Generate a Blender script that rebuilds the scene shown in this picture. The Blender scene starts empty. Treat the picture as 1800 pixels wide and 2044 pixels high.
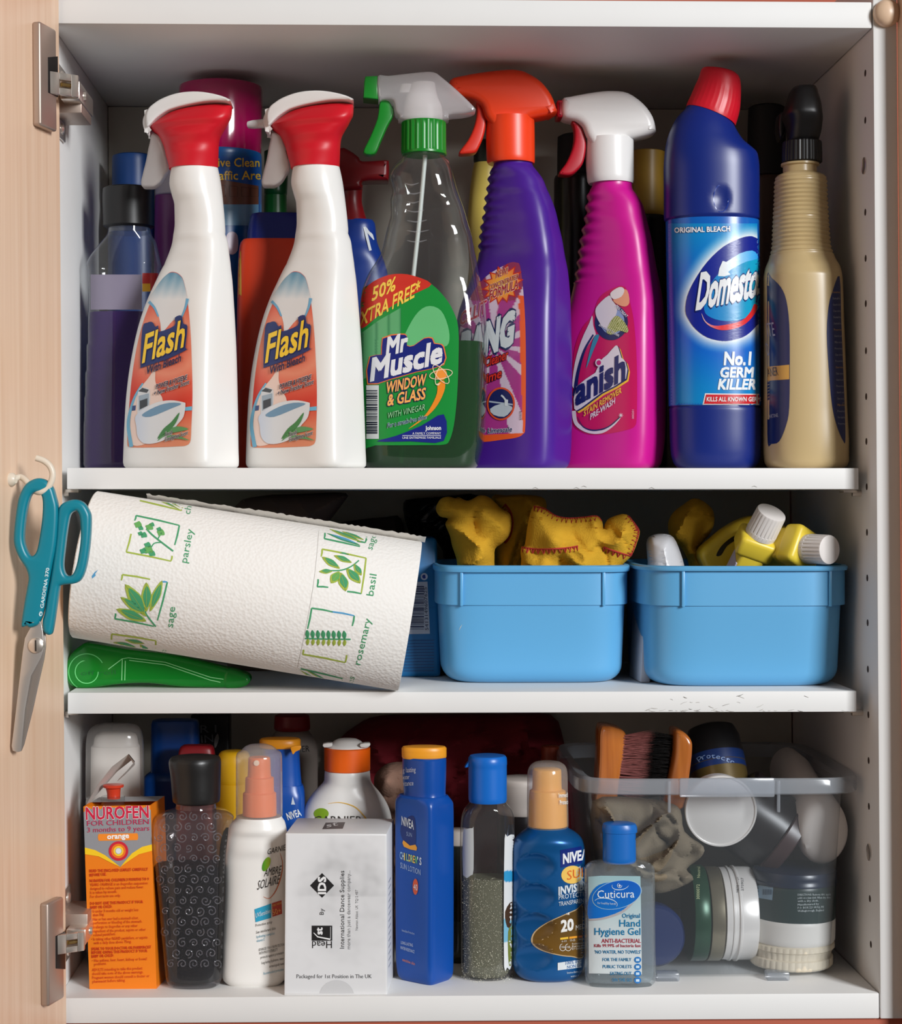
import bpy, bmesh, math, random
from mathutils import Vector, noise
from mathutils.bvhtree import BVHTree
from mathutils.geometry import tessellate_polygon

# ------------------------------------------------------------------ camera
scene = bpy.context.scene
D = 1.311                 # camera to cabinet front (m)
ZC = 1.50                 # camera height above the floor
F = 3703.6                # focal length in pixels of the 1800 x 2044 frame
YAW = math.radians(1.3)
VPX, VPY = 760.0, 1000.0  # vanishing point of the cabinet's depth lines
PPX = VPX + F * math.tan(YAW)
CAM = Vector((0.0, -D, ZC))
cd = bpy.data.cameras.new('camera'); cam = bpy.data.objects.new('camera', cd)
scene.collection.objects.link(cam); scene.camera = cam
cam.location = CAM; cam.rotation_euler = (math.pi / 2, 0, -YAW)
cd.sensor_fit = 'HORIZONTAL'; cd.sensor_width = 36.0; cd.lens = F / 1800 * 36
cd.shift_x = (900 - PPX) / 1800; cd.shift_y = -(1022 - VPY) / 1800
cd.clip_start = 0.01
# ------------------------------------------------------------------ light
scene.view_settings.view_transform = 'Standard'; scene.view_settings.look = 'None'
scene.view_settings.exposure = 0.14; scene.view_settings.gamma = 1.0
w = bpy.data.worlds.new('room'); scene.world = w; w.use_nodes = True
w.node_tree.nodes['Background'].inputs[0].default_value = (1.0, 0.90, 0.84, 1)
w.node_tree.nodes['Background'].inputs[1].default_value = 0.10
def area(name, loc, aim, size, power, col):
    l = bpy.data.lights.new(name, 'AREA'); l.energy = power; l.size = size[0]; l.shape = 'RECTANGLE'; l.size_y = size[1]; l.color = col
    o = bpy.data.objects.new(name, l); scene.collection.objects.link(o); o.location = loc
    o.rotation_euler = (Vector(aim) - Vector(loc)).to_track_quat('-Z', 'Y').to_euler()
    return o
area('window_light', (2.95, -4.20, ZC + 1.58), (0.05, 0.05, ZC), (1.25, 1.60), 262.0, (0.965, 0.985, 1.0))
try:
    scene.cycles.transparent_max_bounces = 24
except Exception: pass

# ------------------------------------------------------------------ helpers
FW = Vector((math.sin(YAW), math.cos(YAW), 0)); RT = Vector((math.cos(YAW), -math.sin(YAW), 0)); UP = Vector((0, 0, 1))
def ray(px, py):
    return FW + RT * ((px - PPX) / F) + UP * ((VPY - py) / F)
def P(px, py, Y):                      # pixel -> point on the vertical plane at depth Y
    d = ray(px, py); return CAM + d * ((Y + D) / d.y)
def PZ(px, py, z):                     # pixel -> point on a level surface
    d = ray(px, py); return CAM + d * ((z - ZC) / d.z)
COL = scene.collection
LOC = {}                               # object name -> world location of its thing
GEO = {}                               # object name -> world verts, faces
def lin(c):
    c = c / 255.0
    return c / 12.92 if c <= 0.04045 else ((c + 0.055) / 1.055) ** 2.4
def rgb(c, k=1.0): return (min(1, lin(c[0]) * k), min(1, lin(c[1]) * k), min(1, lin(c[2]) * k), 1)
MATS = {}
def plastic(name, c, rough=0.35, spec=0.5, metal=0.0, bump=None, sss=0.0, coat=0.0, var=0.0):
    if name in MATS: return MATS[name]
    m = bpy.data.materials.new(name); m.use_nodes = True; nt = m.node_tree; b = nt.nodes['Principled BSDF']
    b.inputs['Base Color'].default_value = rgb(c); b.inputs['Roughness'].default_value = rough
    b.inputs['Metallic'].default_value = metal; b.inputs['Specular IOR Level'].default_value = spec
    if sss: b.inputs['Subsurface Weight'].default_value = sss; b.inputs['Subsurface Radius'].default_value = (0.004, 0.004, 0.004)
    if coat: b.inputs['Coat Weight'].default_value = coat; b.inputs['Coat Roughness'].default_value = 0.08
    tc = nt.nodes.new('ShaderNodeTexCoord')
    if var:
        nz = nt.nodes.new('ShaderNodeTexNoise'); nz.inputs['Scale'].default_value = 45; nz.inputs['Detail'].default_value = 6
        mx = nt.nodes.new('ShaderNodeMix'); mx.data_type = 'RGBA'
        mx.inputs[6].default_value = rgb(c, 1 - var); mx.inputs[7].default_value = rgb(c, 1 + var)
        nt.links.new(tc.outputs['Object'], nz.inputs['Vector']); nt.links.new(nz.outputs[0], mx.inputs[0]); nt.links.new(mx.outputs[2], b.inputs['Base Color'])
    if bump:
        kind, scale, strength, dist = bump
        t = nt.nodes.new('ShaderNodeTexVoronoi' if kind == 'v' else 'ShaderNodeTexNoise'); t.inputs['Scale'].default_value = scale
        if kind == 'n': t.inputs['Detail'].default_value = 4
        bp = nt.nodes.new('ShaderNodeBump'); bp.inputs['Strength'].default_value = strength; bp.inputs['Distance'].default_value = dist
        nt.links.new(tc.outputs['Object'], t.inputs['Vector']); nt.links.new(t.outputs[0], bp.inputs['Height']); nt.links.new(bp.outputs[0], b.inputs['Normal'])
    MATS[name] = m; return m
def clear(name, tint=(255, 255, 255), haze=0.0, hazecol=(235, 235, 235), gloss=0.5, rough=0.04, base=0.04):
    """Thin see-through plastic: tinted transparency, a little milkiness and a glancing reflection."""
    if name in MATS: return MATS[name]
    m = bpy.data.materials.new(name); m.use_nodes = True; nt = m.node_tree; N = nt.nodes; L = nt.links
    N.remove(N['Principled BSDF']); out = N['Material Output']
    tr = N.new('ShaderNodeBsdfTransparent'); tr.inputs[0].default_value = rgb(tint)
    di = N.new('ShaderNodeBsdfDiffuse'); di.inputs[0].default_value = rgb(hazecol)
    tl = N.new('ShaderNodeBsdfTranslucent'); tl.inputs[0].default_value = rgb(hazecol)
    mh = N.new('ShaderNodeMixShader'); mh.inputs[0].default_value = 0.4; L.new(di.outputs[0], mh.inputs[1]); L.new(tl.outputs[0], mh.inputs[2])
    m1 = N.new('ShaderNodeMixShader'); m1.inputs[0].default_value = haze; L.new(tr.outputs[0], m1.inputs[1]); L.new(mh.outputs[0], m1.inputs[2])
    gl = N.new('ShaderNodeBsdfGlossy'); gl.inputs['Roughness'].default_value = rough
    lw = N.new('ShaderNodeLayerWeight'); lw.inputs[0].default_value = 0.5
    pw = N.new('ShaderNodeMath'); pw.operation = 'POWER'; pw.inputs[1].default_value = 3.0; L.new(lw.outputs['Facing'], pw.inputs[0])
    ma = N.new('ShaderNodeMath'); ma.operation = 'MULTIPLY_ADD'; ma.inputs[1].default_value = gloss; ma.inputs[2].default_value = base; L.new(pw.outputs[0], ma.inputs[0])
    m2 = N.new('ShaderNodeMixShader'); L.new(ma.outputs[0], m2.inputs[0]); L.new(m1.outputs[0], m2.inputs[1]); L.new(gl.outputs[0], m2.inputs[2])
    L.new(m2.outputs[0], out.inputs[0]); MATS[name] = m; return m
def printed(name, rough=0.3, coat=0.0):
    if name in MATS: return MATS[name]
    m = bpy.data.materials.new(name); m.use_nodes = True; nt = m.node_tree; b = nt.nodes['Principled BSDF']
    a = nt.nodes.new('ShaderNodeAttribute'); a.attribute_name = 'ink'
    nt.links.new(a.outputs['Color'], b.inputs['Base Color']); b.inputs['Roughness'].default_value = rough
    if coat: b.inputs['Coat Weight'].default_value = coat; b.inputs['Coat Roughness'].default_value = 0.1
    MATS[name] = m; return m

def thing(name, label, cat, loc, group=None):
    o = bpy.data.objects.new(name, None); COL.objects.link(o); o.empty_display_size = 0.01
    o.location = loc; LOC[o.name] = Vector(loc); o['label'] = label; o['category'] = cat
    if group: o['group'] = group
    return o
def tag(o, label, cat, group=None):
    o['label'] = label; o['category'] = cat
    if group: o['group'] = group
    return o
def obj(name, verts, faces, mat, parent=None, smooth=True, sharp=38, ink=None, origin=None):
    loc = LOC[parent.name] if parent else (Vector(origin) if origin is not None else Vector((0, 0, 0)))
    if not parent and origin is None:
        n = len(verts); loc = Vector((sum(v[0] for v in verts) / n, sum(v[1] for v in verts) / n, min(v[2] for v in verts)))
    me = bpy.data.meshes.new(name)
    me.from_pydata([tuple(Vector(v) - loc) for v in verts], [], faces)
    me.update(); me.validate()
    if ink:
        at = me.color_attributes.new('ink', 'FLOAT_COLOR', 'POINT')
        for i, c in enumerate(ink): at.data[i].color = c
    bm = bmesh.new(); bm.from_mesh(me)
    if ink is None: bmesh.ops.recalc_face_normals(bm, faces=bm.faces)
    for f in bm.faces: f.smooth = smooth
    if smooth:
        cs = math.radians(sharp)
        for e in bm.edges:
            if len(e.link_faces) == 2 and e.calc_face_angle(0) > cs: e.smooth = False
    bm.to_mesh(me); bm.free()
    o = bpy.data.objects.new(name, me); COL.objects.link(o)
    me.materials.append(mat)
    if parent: o.parent = parent
    else: o.location = loc
    LOC[o.name] = loc; GEO[o.name] = ([Vector(v) for v in verts], faces)
    return o
def merge(*parts):
    V, Fc = [], []
    for v, f in parts:
        n = len(V); V += list(v); Fc += [tuple(i + n for i in q) for q in f]
    return V, Fc
# ---- 2D curves
def cr(pts, closed=True, n=5):
    out = []; m = len(pts)
    rng = range(m) if closed else range(m - 1)
    for i in rng:
        p = [Vector(pts[(i + k) % m] if closed else pts[max(0, min(m - 1, i + k))]) for k in (-1, 0, 1, 2)]
        for s in range(n):
            t = s / n
            out.append(0.5 * ((2 * p[1]) + (p[2] - p[0]) * t + (2 * p[0] - 5 * p[1] + 4 * p[2] - p[3]) * t * t + (3 * p[1] - p[0] - 3 * p[2] + p[3]) * t ** 3))
    if not closed: out.append(Vector(pts[-1]))
    return [tuple(q) for q in out]
def ell(cx, cy, rx, ry, rot=0, n=40, a0=0, a1=360):
    r = math.radians(rot); o = []
    full = abs(a1 - a0) >= 360
    for i in range(n if full else n + 1):
        t = math.radians(a0 + (a1 - a0) * i / n)
        x, y = rx * math.cos(t), ry * math.sin(t)
        o.append((cx + x * math.cos(r) - y * math.sin(r), cy + x * math.sin(r) + y * math.cos(r)))
    return o
def band(path, w0, w1=None, wm=None):
    """ribbon polygon along a pixel path; width w0 at the start, wm in the middle, w1 at the end"""
    if w1 is None: w1 = w0
    n = len(path); L, R = [], []
    for i, p in enumerate(path):
        a = path[max(0, i - 1)]; b = path[min(n - 1, i + 1)]
        dx, dy = b[0] - a[0], b[1] - a[1]; l = math.hypot(dx, dy) or 1
        t = i / (n - 1)
        w = (w0 * (1 - t) + w1 * t) if wm is None else (w0 * (1 - 2 * t) + wm * 2 * t if t < .5 else wm * (2 - 2 * t) + w1 * (2 * t - 1))
        L.append((p[0] - dy / l * w / 2, p[1] + dx / l * w / 2)); R.append((p[0] + dy / l * w / 2, p[1] - dx / l * w / 2))
    return L + R[::-1]
def rrect(x0, y0, x1, y1, r, n=4):
    o = []
    for cx, cy, a in ((x1 - r, y0 + r, -90), (x1 - r, y1 - r, 0), (x0 + r, y1 - r, 90), (x0 + r, y0 + r, 180)):
        for i in range(n + 1):
            t = math.radians(a + 90 * i / n); o.append((cx + r * math.cos(t), cy + r * math.sin(t)))
    return o
def pchip(xs, ys, x):
    n = len(xs)
    if n == 1: return ys[0]
    for i in range(n - 1):
        if x <= xs[i + 1] or i == n - 2: break
    h = [xs[k + 1] - xs[k] for k in range(n - 1)]; d = [(ys[k + 1] - ys[k]) / h[k] for k in range(n - 1)]
    def m(k):
        if k == 0: return d[0]
        if k == n - 1: return d[-1]
        if d[k - 1] * d[k] <= 0: return 0
        w1, w2 = 2 * h[k] + h[k - 1], h[k] + 2 * h[k - 1]
        return (w1 + w2) / (w1 / d[k - 1] + w2 / d[k])
    t = (x - xs[i]) / h[i]; t = max(0, min(1, t))
    return ys[i] * (1 + 2 * t) * (1 - t) ** 2 + h[i] * m(i) * t * (1 - t) ** 2 + ys[i + 1] * t * t * (3 - 2 * t) + h[i] * m(i + 1) * t * t * (t - 1)
# ---- solids
def loft_geo(secs, Y, k=1.0, n=2.0, rot=0.0, seg=48, base=None, step=7.0, tilt=0.0, wave=None, dents=None, cap=True, grow=0.0, ysh=0.0, T=None, wavel=None):
    """secs: (py, xleft, xright[, depth ratio, squareness, tilt]) from top to bottom, measured in the photo at depth Y"""
    S = []; kk, nn, tt = k, n, tilt
    for s in secs:
        if len(s) > 3 and s[3] is not None: kk = s[3]
        if len(s) > 4 and s[4] is not None: nn = s[4]
        if len(s) > 5 and s[5] is not None: tt = s[5]
        py, xl, xr = s[:3]
        if T: (xl, _), (xr, _) = T(xl, py), T(xr, py); py = T(xl, py)[1]
        S.append((py, xl, xr, kk, nn, tt))
    runs = [[S[0]]]
    for a, b in zip(S, S[1:]):
        if abs(b[0] - a[0]) < 1e-6: runs.append([b])
        else: runs[-1].append(b)
    rows = []
    for r in runs:
        ys = [q[0] for q in r]
        for i in range(len(r)):
            if i == 0: rows.append(r[0]); continue
            c = max(1, int(math.ceil(abs(ys[i] - ys[i - 1]) / step)))
            for j in range(1, c + 1):
                y = ys[i - 1] + (ys[i] - ys[i - 1]) * j / c
                rows.append((y,) + tuple(pchip(ys, [q[m] for q in r], y) for m in range(1, 6)))
    r0 = math.radians(rot); V = []
    for ri, (py, xl, xr, kk, nn, tt) in enumerate(rows):
        ys_ = ysh * min(1.0, (1 - ri / max(1, len(rows) - 1)) * 1.7)
        dl = wavel(py) * (P(101, py, Y).x - P(100, py, Y).x) if wavel else 0.0
        if wave: xl, xr = wave(py, xl, xr)
        pl, pr = P(xl, py, Y), P(xr, py, Y); c = (pl + pr) / 2; a = (pr.x - pl.x) / 2 + grow
        pts = []
        for i in range(seg):
            t = 2 * math.pi * (i + 0.5) / seg
            cx, sy = math.cos(t), math.sin(t)
            u = math.copysign(abs(cx) ** (2 / nn), cx); v = kk * math.copysign(abs(sy) ** (2 / nn), sy)
            pts.append((u * math.cos(r0) + v * math.sin(r0), -u * math.sin(r0) + v * math.cos(r0)))
        um = max(q[0] for q in pts)
        for u, v in pts:
            X, Yy = u * a / um, v * a / um
            if dl: X += dl * max(0.0, (-u / um - 0.45) / 0.55)
            V.append(Vector((c.x + X, c.y + Yy + ys_ * X, c.z + tt * X)))
    if base is not None:
        zt = max(v.z for v in V); zb = min(v.z for v in V)
        for v in V: v.z = base + (v.z - zb) * (zt - base) / (zt - zb)
    if dents:
        for v in V:
            d = v - CAM; dy = d.x * FW.x + d.y * FW.y
            px = PPX + F * (d.x * RT.x + d.y * RT.y) / dy; py = VPY - F * d.z / dy
            cy = Y
            if v.y < cy:
                for (ex, ey, rx, ry, dep) in dents:
                    q = ((px - ex) / rx) ** 2 + ((py - ey) / ry) ** 2
                    if q < 1: v.y += dep * (1 - q) ** 0.7
    nr = len(rows); Fc = []
    for r in range(nr - 1):
        for i in range(seg):
            j = (i + 1) % seg; Fc.append((r * seg + i, r * seg + j, (r + 1) * seg + j, (r + 1) * seg + i))
    if cap: Fc.append(tuple(range(seg))[::-1]); Fc.append(tuple((nr - 1) * seg + i for i in range(seg)))
    return V, Fc
def loft(name, secs, Y, mat, parent=None, **kw):
    sh = kw.pop('sharp', 38); V, Fc = loft_geo(secs, Y, **kw); return obj(name, V, Fc, mat, parent, sharp=sh)
def plate_geo(outer, Y, half, bev=0.0015, holes=(), ysh=0.0, xc=None, res=2, T=None):
    """a side-view outline (pixels) given thickness and rounded edges"""
    cu = bpy.data.curves.new('t', 'CURVE'); cu.dimensions = '2D'; cu.fill_mode = 'BOTH'
    cu.extrude = max(0.0, half - bev); cu.bevel_depth = bev; cu.bevel_resolution = res; cu.offset = -bev
    for poly in [outer] + list(holes):
        if T: poly = [T(*q) for q in poly]
        s = cu.splines.new('POLY'); s.points.add(len(poly) - 1); s.use_cyclic_u = True
        for i, (x, y) in enumerate(poly):
            p = P(x, y, Y); s.points[i].co = (p.x, p.z - ZC, 0, 1)
    o = bpy.data.objects.new('t', cu); COL.objects.link(o); dg = bpy.context.evaluated_depsgraph_get()
    me = o.evaluated_get(dg).to_mesh()
    V = [Vector((v.co.x, Y + v.co.z, v.co.y + ZC)) for v in me.vertices]; Fc = [tuple(p.vertices) for p in me.polygons]
    o.evaluated_get(dg).to_mesh_clear(); bpy.data.objects.remove(o); bpy.data.curves.remove(cu)
    if ysh:
        c = (max(v.x for v in V) + min(v.x for v in V)) / 2 if xc is None else P(*(T(xc, 240) if T else (xc, 240)), Y).x
        for v in V: v.y += ysh * (v.x - c)
    # weld
    bm = bmesh.new(); bv = [bm.verts.new(v) for v in V]
    for f in Fc:
        try: bm.faces.new([bv[i] for i in f])
        except ValueError: pass
    bmesh.ops.remove_doubles(bm, verts=bm.verts, dist=1e-6); bm.verts.index_update()
    V = [v.co.copy() for v in bm.verts]; Fc = [tuple(v.index for v in f.verts) for f in bm.faces]; bm.free()
    return V, Fc
def plate(name, outer, Y, half, mat, parent=None, **kw):
    sh = kw.pop('sharp', 38); V, Fc = plate_geo(outer, Y, half, **kw); return obj(name, V, Fc, mat, parent, sharp=sh)
def lathe_geo(prof, org, axis, seg=40, cap=True):
    """prof: (distance along axis, radius)"""
    ax = Vector(axis).normalized(); u = ax.cross(Vector((0.3, 0.2, 0.9))).normalized(); v = ax.cross(u); V = []
    for t, r in prof:
        for i in range(seg):
            a = 2 * math.pi * i / seg; V.append(Vector(org) + ax * t + (u * math.cos(a) + v * math.sin(a)) * r)
    Fc = []
    for k in range(len(prof) - 1):
        for i in range(seg):
            j = (i + 1) % seg; Fc.append((k * seg + i, k * seg + j, (k + 1) * seg + j, (k + 1) * seg + i))
    if cap: Fc.append(tuple(range(seg))[::-1]); Fc.append(tuple((len(prof) - 1) * seg + i for i in range(seg)))
    return V, Fc
def lathe(name, prof, org, axis, mat, parent=None, **kw):
    sh = kw.pop('sharp', 38); V, Fc = lathe_geo(prof, org, axis, **kw); return obj(name, V, Fc, mat, parent, sharp=sh)
def tube_geo(pts, rad, seg=10):
    V, Fc = [], []; n = len(pts); pts = [Vector(p) for p in pts]; pu = None
    for i, p in enumerate(pts):
        t = (pts[min(n - 1, i + 1)] - pts[max(0, i - 1)]).normalized()
        u = t.cross(Vector((0, 1, 0.13))) if pu is None else (pu - t * pu.dot(t))
        u.normalize(); pu = u; v = t.cross(u); r = rad[i] if isinstance(rad, (list, tuple)) else rad
        for k in range(seg):
            a = 2 * math.pi * k / seg; V.append(p + (u * math.cos(a) + v * math.sin(a)) * r)
    for i in range(n - 1):
        for k in range(seg):
            j = (k + 1) % seg; Fc.append((i * seg + k, i * seg + j, (i + 1) * seg + j, (i + 1) * seg + k))
    Fc.append(tuple(range(seg))[::-1]); Fc.append(tuple((n - 1) * seg + k for k in range(seg)))
    return V, Fc
def hexa_geo(c8, bev=0.0, seg=2):
    """c8: front quad (tl, tr, br, bl) then back quad"""
    bm = bmesh.new(); v = [bm.verts.new(p) for p in c8]
    for f in ((0, 1, 2, 3), (7, 6, 5, 4), (0, 4, 5, 1), (1, 5, 6, 2), (2, 6, 7, 3), (3, 7, 4, 0)): bm.faces.new([v[i] for i in f])
    bmesh.ops.recalc_face_normals(bm, faces=bm.faces)
    if bev: bmesh.ops.bevel(bm, geom=list(bm.edges), offset=bev, segments=seg, affect='EDGES', profile=0.5)
    bm.verts.index_update(); V = [q.co.copy() for q in bm.verts]; Fc = [tuple(q.index for q in f.verts) for f in bm.faces]; bm.free(); return V, Fc
def box_geo(x0, x1, y0, y1, z0, z1, bev=0.0):
    return hexa_geo([Vector(p) for p in ((x0, y0, z1), (x1, y0, z1), (x1, y0, z0), (x0, y0, z0), (x0, y1, z1), (x1, y1, z1), (x1, y1, z0), (x0, y1, z0))], bev)
def box(name, b, mat, parent=None, bev=0.0006, **kw):
    V, Fc = box_geo(*b, bev=bev); return obj(name, V, Fc, mat, parent, smooth=True, sharp=30, **kw)
# ---- flat print laid on a surface
def tri2d(poly, maxlen):
    bm = bmesh.new(); vs = [bm.verts.new((x, y, 0)) for x, y in poly]
    for t in tessellate_polygon([[Vector((x, y, 0)) for x, y in poly]]):
        try: bm.faces.new([vs[i] for i in t])
        except ValueError: pass
    for _ in range(7):
        es = [e for e in bm.edges if e.calc_length() > maxlen]
        if not es: break
        bmesh.ops.subdivide_edges(bm, edges=es, cuts=1, use_grid_fill=False); bmesh.ops.triangulate(bm, faces=[f for f in bm.faces if len(f.verts) > 3])
    bm.verts.index_update(); V = [(v.co.x, v.co.y) for v in bm.verts]; Fc = [tuple(v.index for v in f.verts) for f in bm.faces]; bm.free(); return V, Fc
TXT = {}
def text2d(s, bold=0.0, shear=0.0, res=2, space=1.0):
    key = (s, bold, shear, res, space)
    if key in TXT: return TXT[key]
    cu = bpy.data.curves.new('t', 'FONT'); cu.body = s; cu.size = 1.0; cu.offset = bold; cu.shear = shear; cu.resolution_u = res; cu.fill_mode = 'FRONT'; cu.space_character = space
    o = bpy.data.objects.new('t', cu); COL.objects.link(o); dg = bpy.context.evaluated_depsgraph_get(); me = o.evaluated_get(dg).to_mesh()
    V = [(v.co.x, v.co.y) for v in me.vertices]; Fc = [tuple(p.vertices) for p in me.polygons]
    o.evaluated_get(dg).to_mesh_clear(); bpy.data.objects.remove(o); bpy.data.curves.remove(cu)
    TXT[key] = (V, Fc); return TXT[key]
CAPH = None
class Print:
    def __init__(s, *targets, off=0.00025, T=None):
        V, Fc = merge(*[GEO[t.name] if not isinstance(t, tuple) else t for t in targets])
        s.bv = BVHTree.FromPolygons(V, Fc); s.V, s.F, s.C = [], [], []; s.off = off; s.T = T
    def shape(s, V2, Fc, col, layer):
        idx = []; n = len(s.V)
        for (x, y) in V2:
            if s.T: x2, y2 = s.T(x, y)
            else: x2, y2 = x, y
            d = ray(x2, y2).normalized(); h = s.bv.ray_cast(CAM, d)
            if h[0] is None: idx.append(-1); continue
            idx.append(len(s.V)); s.V.append(h[0] - d * (s.off + 0.00016 * layer)); c = col(x, y) if callable(col) else col
            s.C.append(rgb(c) if len(c) == 3 else c)
        for f in Fc:
            q = [idx[i] for i in f]
            if -1 in q: continue
            ys = [s.V[i].y for i in q]
            if max(ys) - min(ys) > 0.02: continue
            s.F.append(tuple(q))
    def poly(s, pts, col, layer=0, sub=9.0):
        V2, Fc = tri2d(pts, sub); s.shape(V2, Fc, col, layer)
    def text(s, t, p0, p1, h, col, layer=2, bold=0.0, shear=0.0, upv=None, out=None, res=2, sub=None, caps=True, space=1.0):
        """baseline from p0 to p1 (pixels), capitals h pixels tall; out = [(thickness, colour), ...] outlines below"""
        global CAPH
        if CAPH is None: CAPH = max(v[1] for v in text2d('H')[0])
        V0, F0 = text2d(t, 0.0, shear, res, space)
        if not V0: return
        x0 = min(v[0] for v in V0); x1 = max(v[0] for v in V0)
        dx, dy = (p1[0] - p0[0]) / (x1 - x0), (p1[1] - p0[1]) / (x1 - x0); L = math.hypot(dx, dy)
        ux, uy = (dy / L, -dx / L) if upv is None else upv
        m = lambda v: (p0[0] + (v[0] - x0) * dx + v[1] / CAPH * h * ux, p0[1] + (v[0] - x0) * dy + v[1] / CAPH * h * uy)
        for k, (th, c) in enumerate(reversed(out or [])):
            r = max(0, bold) + th
            for a in range(8):
                ca, sa = math.cos(a * math.pi / 4) * r, math.sin(a * math.pi / 4) * r
                s.shape([m((v[0] + ca, v[1] + sa)) for v in V0], F0, c, layer - len(out) + k + 0.09 * a)
        if bold > 0.003:
            for i, (ca, sa) in enumerate(((bold, bold), (-bold, bold), (bold, -bold), (-bold, -bold))): s.shape([m((v[0] + ca, v[1] + sa)) for v in V0], F0, col, layer + 0.12 * i)
        s.shape([m(v) for v in V0], F0, col, layer + (0.5 if bold > 0.003 else 0))
    def build(s, name, parent, mat=None, label=None):
        o = obj(name, s.V, s.F, mat or printed('printed_ink'), parent, smooth=True, ink=s.C, sharp=80)
        if label: o['label'] = label
        if name in ('herb_print', 'print', 'lettering', 'barcode', 'moulded_lines'): o['kind'] = 'stuff'
        return o
def vtext(pr, t, x, y0, y1, h, col, **kw):     # lettering that reads upward; x = baseline
    pr.text(t, (x, y0), (x + kw.pop('dx', 0), y1), h, col, **kw)
# ---- crumpled cloth
def cloth_geo(poly, Y, bulge, fold=0.006, seed=0, scale=28.0, sub=9.0, th=0.0022, lean=0.0):
    V2, Fc = tri2d(poly, sub); n = len(poly); V = []
    segs = [(poly[i], poly[(i + 1) % n]) for i in range(n)]
    def dist(x, y):
        b = 1e9
        for (ax, ay), (bx, by) in segs:
            dx, dy = bx - ax, by - ay; l = dx * dx + dy * dy or 1; t = max(0, min(1, ((x - ax) * dx + (y - ay) * dy) / l))
            b = min(b, (x - ax - t * dx) ** 2 + (y - ay - t * dy) ** 2)
        return math.sqrt(b)
    ym = max(p[1] for p in poly); y0 = min(p[1] for p in poly)
    for x, y in V2:
        d = min(1.0, dist(x, y) / 45.0); p = Vector((x / scale, y / scale, seed * 7.3))
        a = noise.noise(p) ; r = 1 - abs(noise.noise(p * 0.7 + Vector((3, 1, 2)))) * 2
        c2 = 1 - abs(noise.noise(Vector((p.x * 0.8, p.y * 0.5, p.z)) + Vector((7, 2, 9)))) * 2
        off = -bulge * math.sqrt(d * (2 - d)) + fold * (a * 0.5 - max(0.0, r) ** 2 * 1.3 + max(0.0, c2) ** 6 * 0.55) * (0.35 + 0.65 * d) + lean * (ym - y) / (ym - y0)
        V.append(P(x, y, Y + off))
    m = len(V); B = [v + Vector((0, th + 0.004, 0)) for v in V]
    edge = {}
    for f in Fc:
        for i in range(len(f)):
            e = (f[i], f[(i + 1) % len(f)])
            if (e[1], e[0]) in edge: del edge[(e[1], e[0])]
            else: edge[e] = 1
    F2 = list(Fc) + [tuple(i + m for i in f[::-1]) for f in Fc] + [(b, a, a + m, b + m) for a, b in edge]
    return V + B, F2
# ------------------------------------------------------------------ cabinet, shelves, door
WHITE = plastic('white_melamine', (230, 229, 227), 0.5, 0.22, var=0.015)
def wood_mat(name, c0, c1, sx=9.0, sz=1.0, rough=0.42, coat=0.0, rotate=0.0):
    m = bpy.data.materials.new(name); m.use_nodes = True; nt = m.node_tree; b = nt.nodes['Principled BSDF']
    tc = nt.nodes.new('ShaderNodeTexCoord'); mp = nt.nodes.new('ShaderNodeMapping'); mp.inputs['Scale'].default_value = (sx * 22, sx * 22, sz * 3); mp.inputs['Rotation'].default_value = (0, rotate, 0)
    nz = nt.nodes.new('ShaderNodeTexNoise'); nz.inputs['Scale'].default_value = 1.0; nz.inputs['Detail'].default_value = 5; nz.inputs['Distortion'].default_value = 0.6
    cr_ = nt.nodes.new('ShaderNodeValToRGB'); cr_.color_ramp.elements[0].position = 0.3; cr_.color_ramp.elements[1].position = 0.68
    cr_.color_ramp.elements[0].color = rgb(c0); cr_.color_ramp.elements[1].color = rgb(c1)
    nt.links.new(tc.outputs['Object'], mp.inputs[0]); nt.links.new(mp.outputs[0], nz.inputs['Vector']); nt.links.new(nz.outputs[0], cr_.inputs[0]); nt.links.new(cr_.outputs[0], b.inputs['Base Color'])
    b.inputs['Roughness'].default_value = rough
    if coat: b.inputs['Coat Weight'].default_value = coat; b.inputs['Coat Roughness'].default_value = 0.1
    return m
MAPLE = wood_mat('maple_veneer', (232, 195, 164), (243, 211, 183))
METAL = plastic('nickel_plated_steel', (225, 216, 206), 0.28, metal=.85)
SATIN = plastic('satin_nickel', (182, 164, 152), 0.42, metal=.75, bump=('n', 900, 0.05, 0.0002))
BLACK = plastic('recess_shade_black', (10, 9, 9), 0.5)
DEPTH = 0.28
ZT, ZTO = P(900, 51, 0).z, P(900, -1.5, 0).z
ZB, ZBO = P(900, 1988, 0).z, P(900, 2039, 0).z
ZMID = ZC
def slx(x, z): return x - (z - ZMID) * 0.0075         # the old cabinet leans a little out of square
XL, XR = P(107, 1000, 0).x, P(1749.5, 1000, 0).x
XRO = P(1797, 1000, 0).x
SF = 0.022                                             # shelf fronts sit this far back
Z1 = P(900, 934, SF).z; Z2 = P(900, 1381, SF).z; Z3 = ZB

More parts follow.
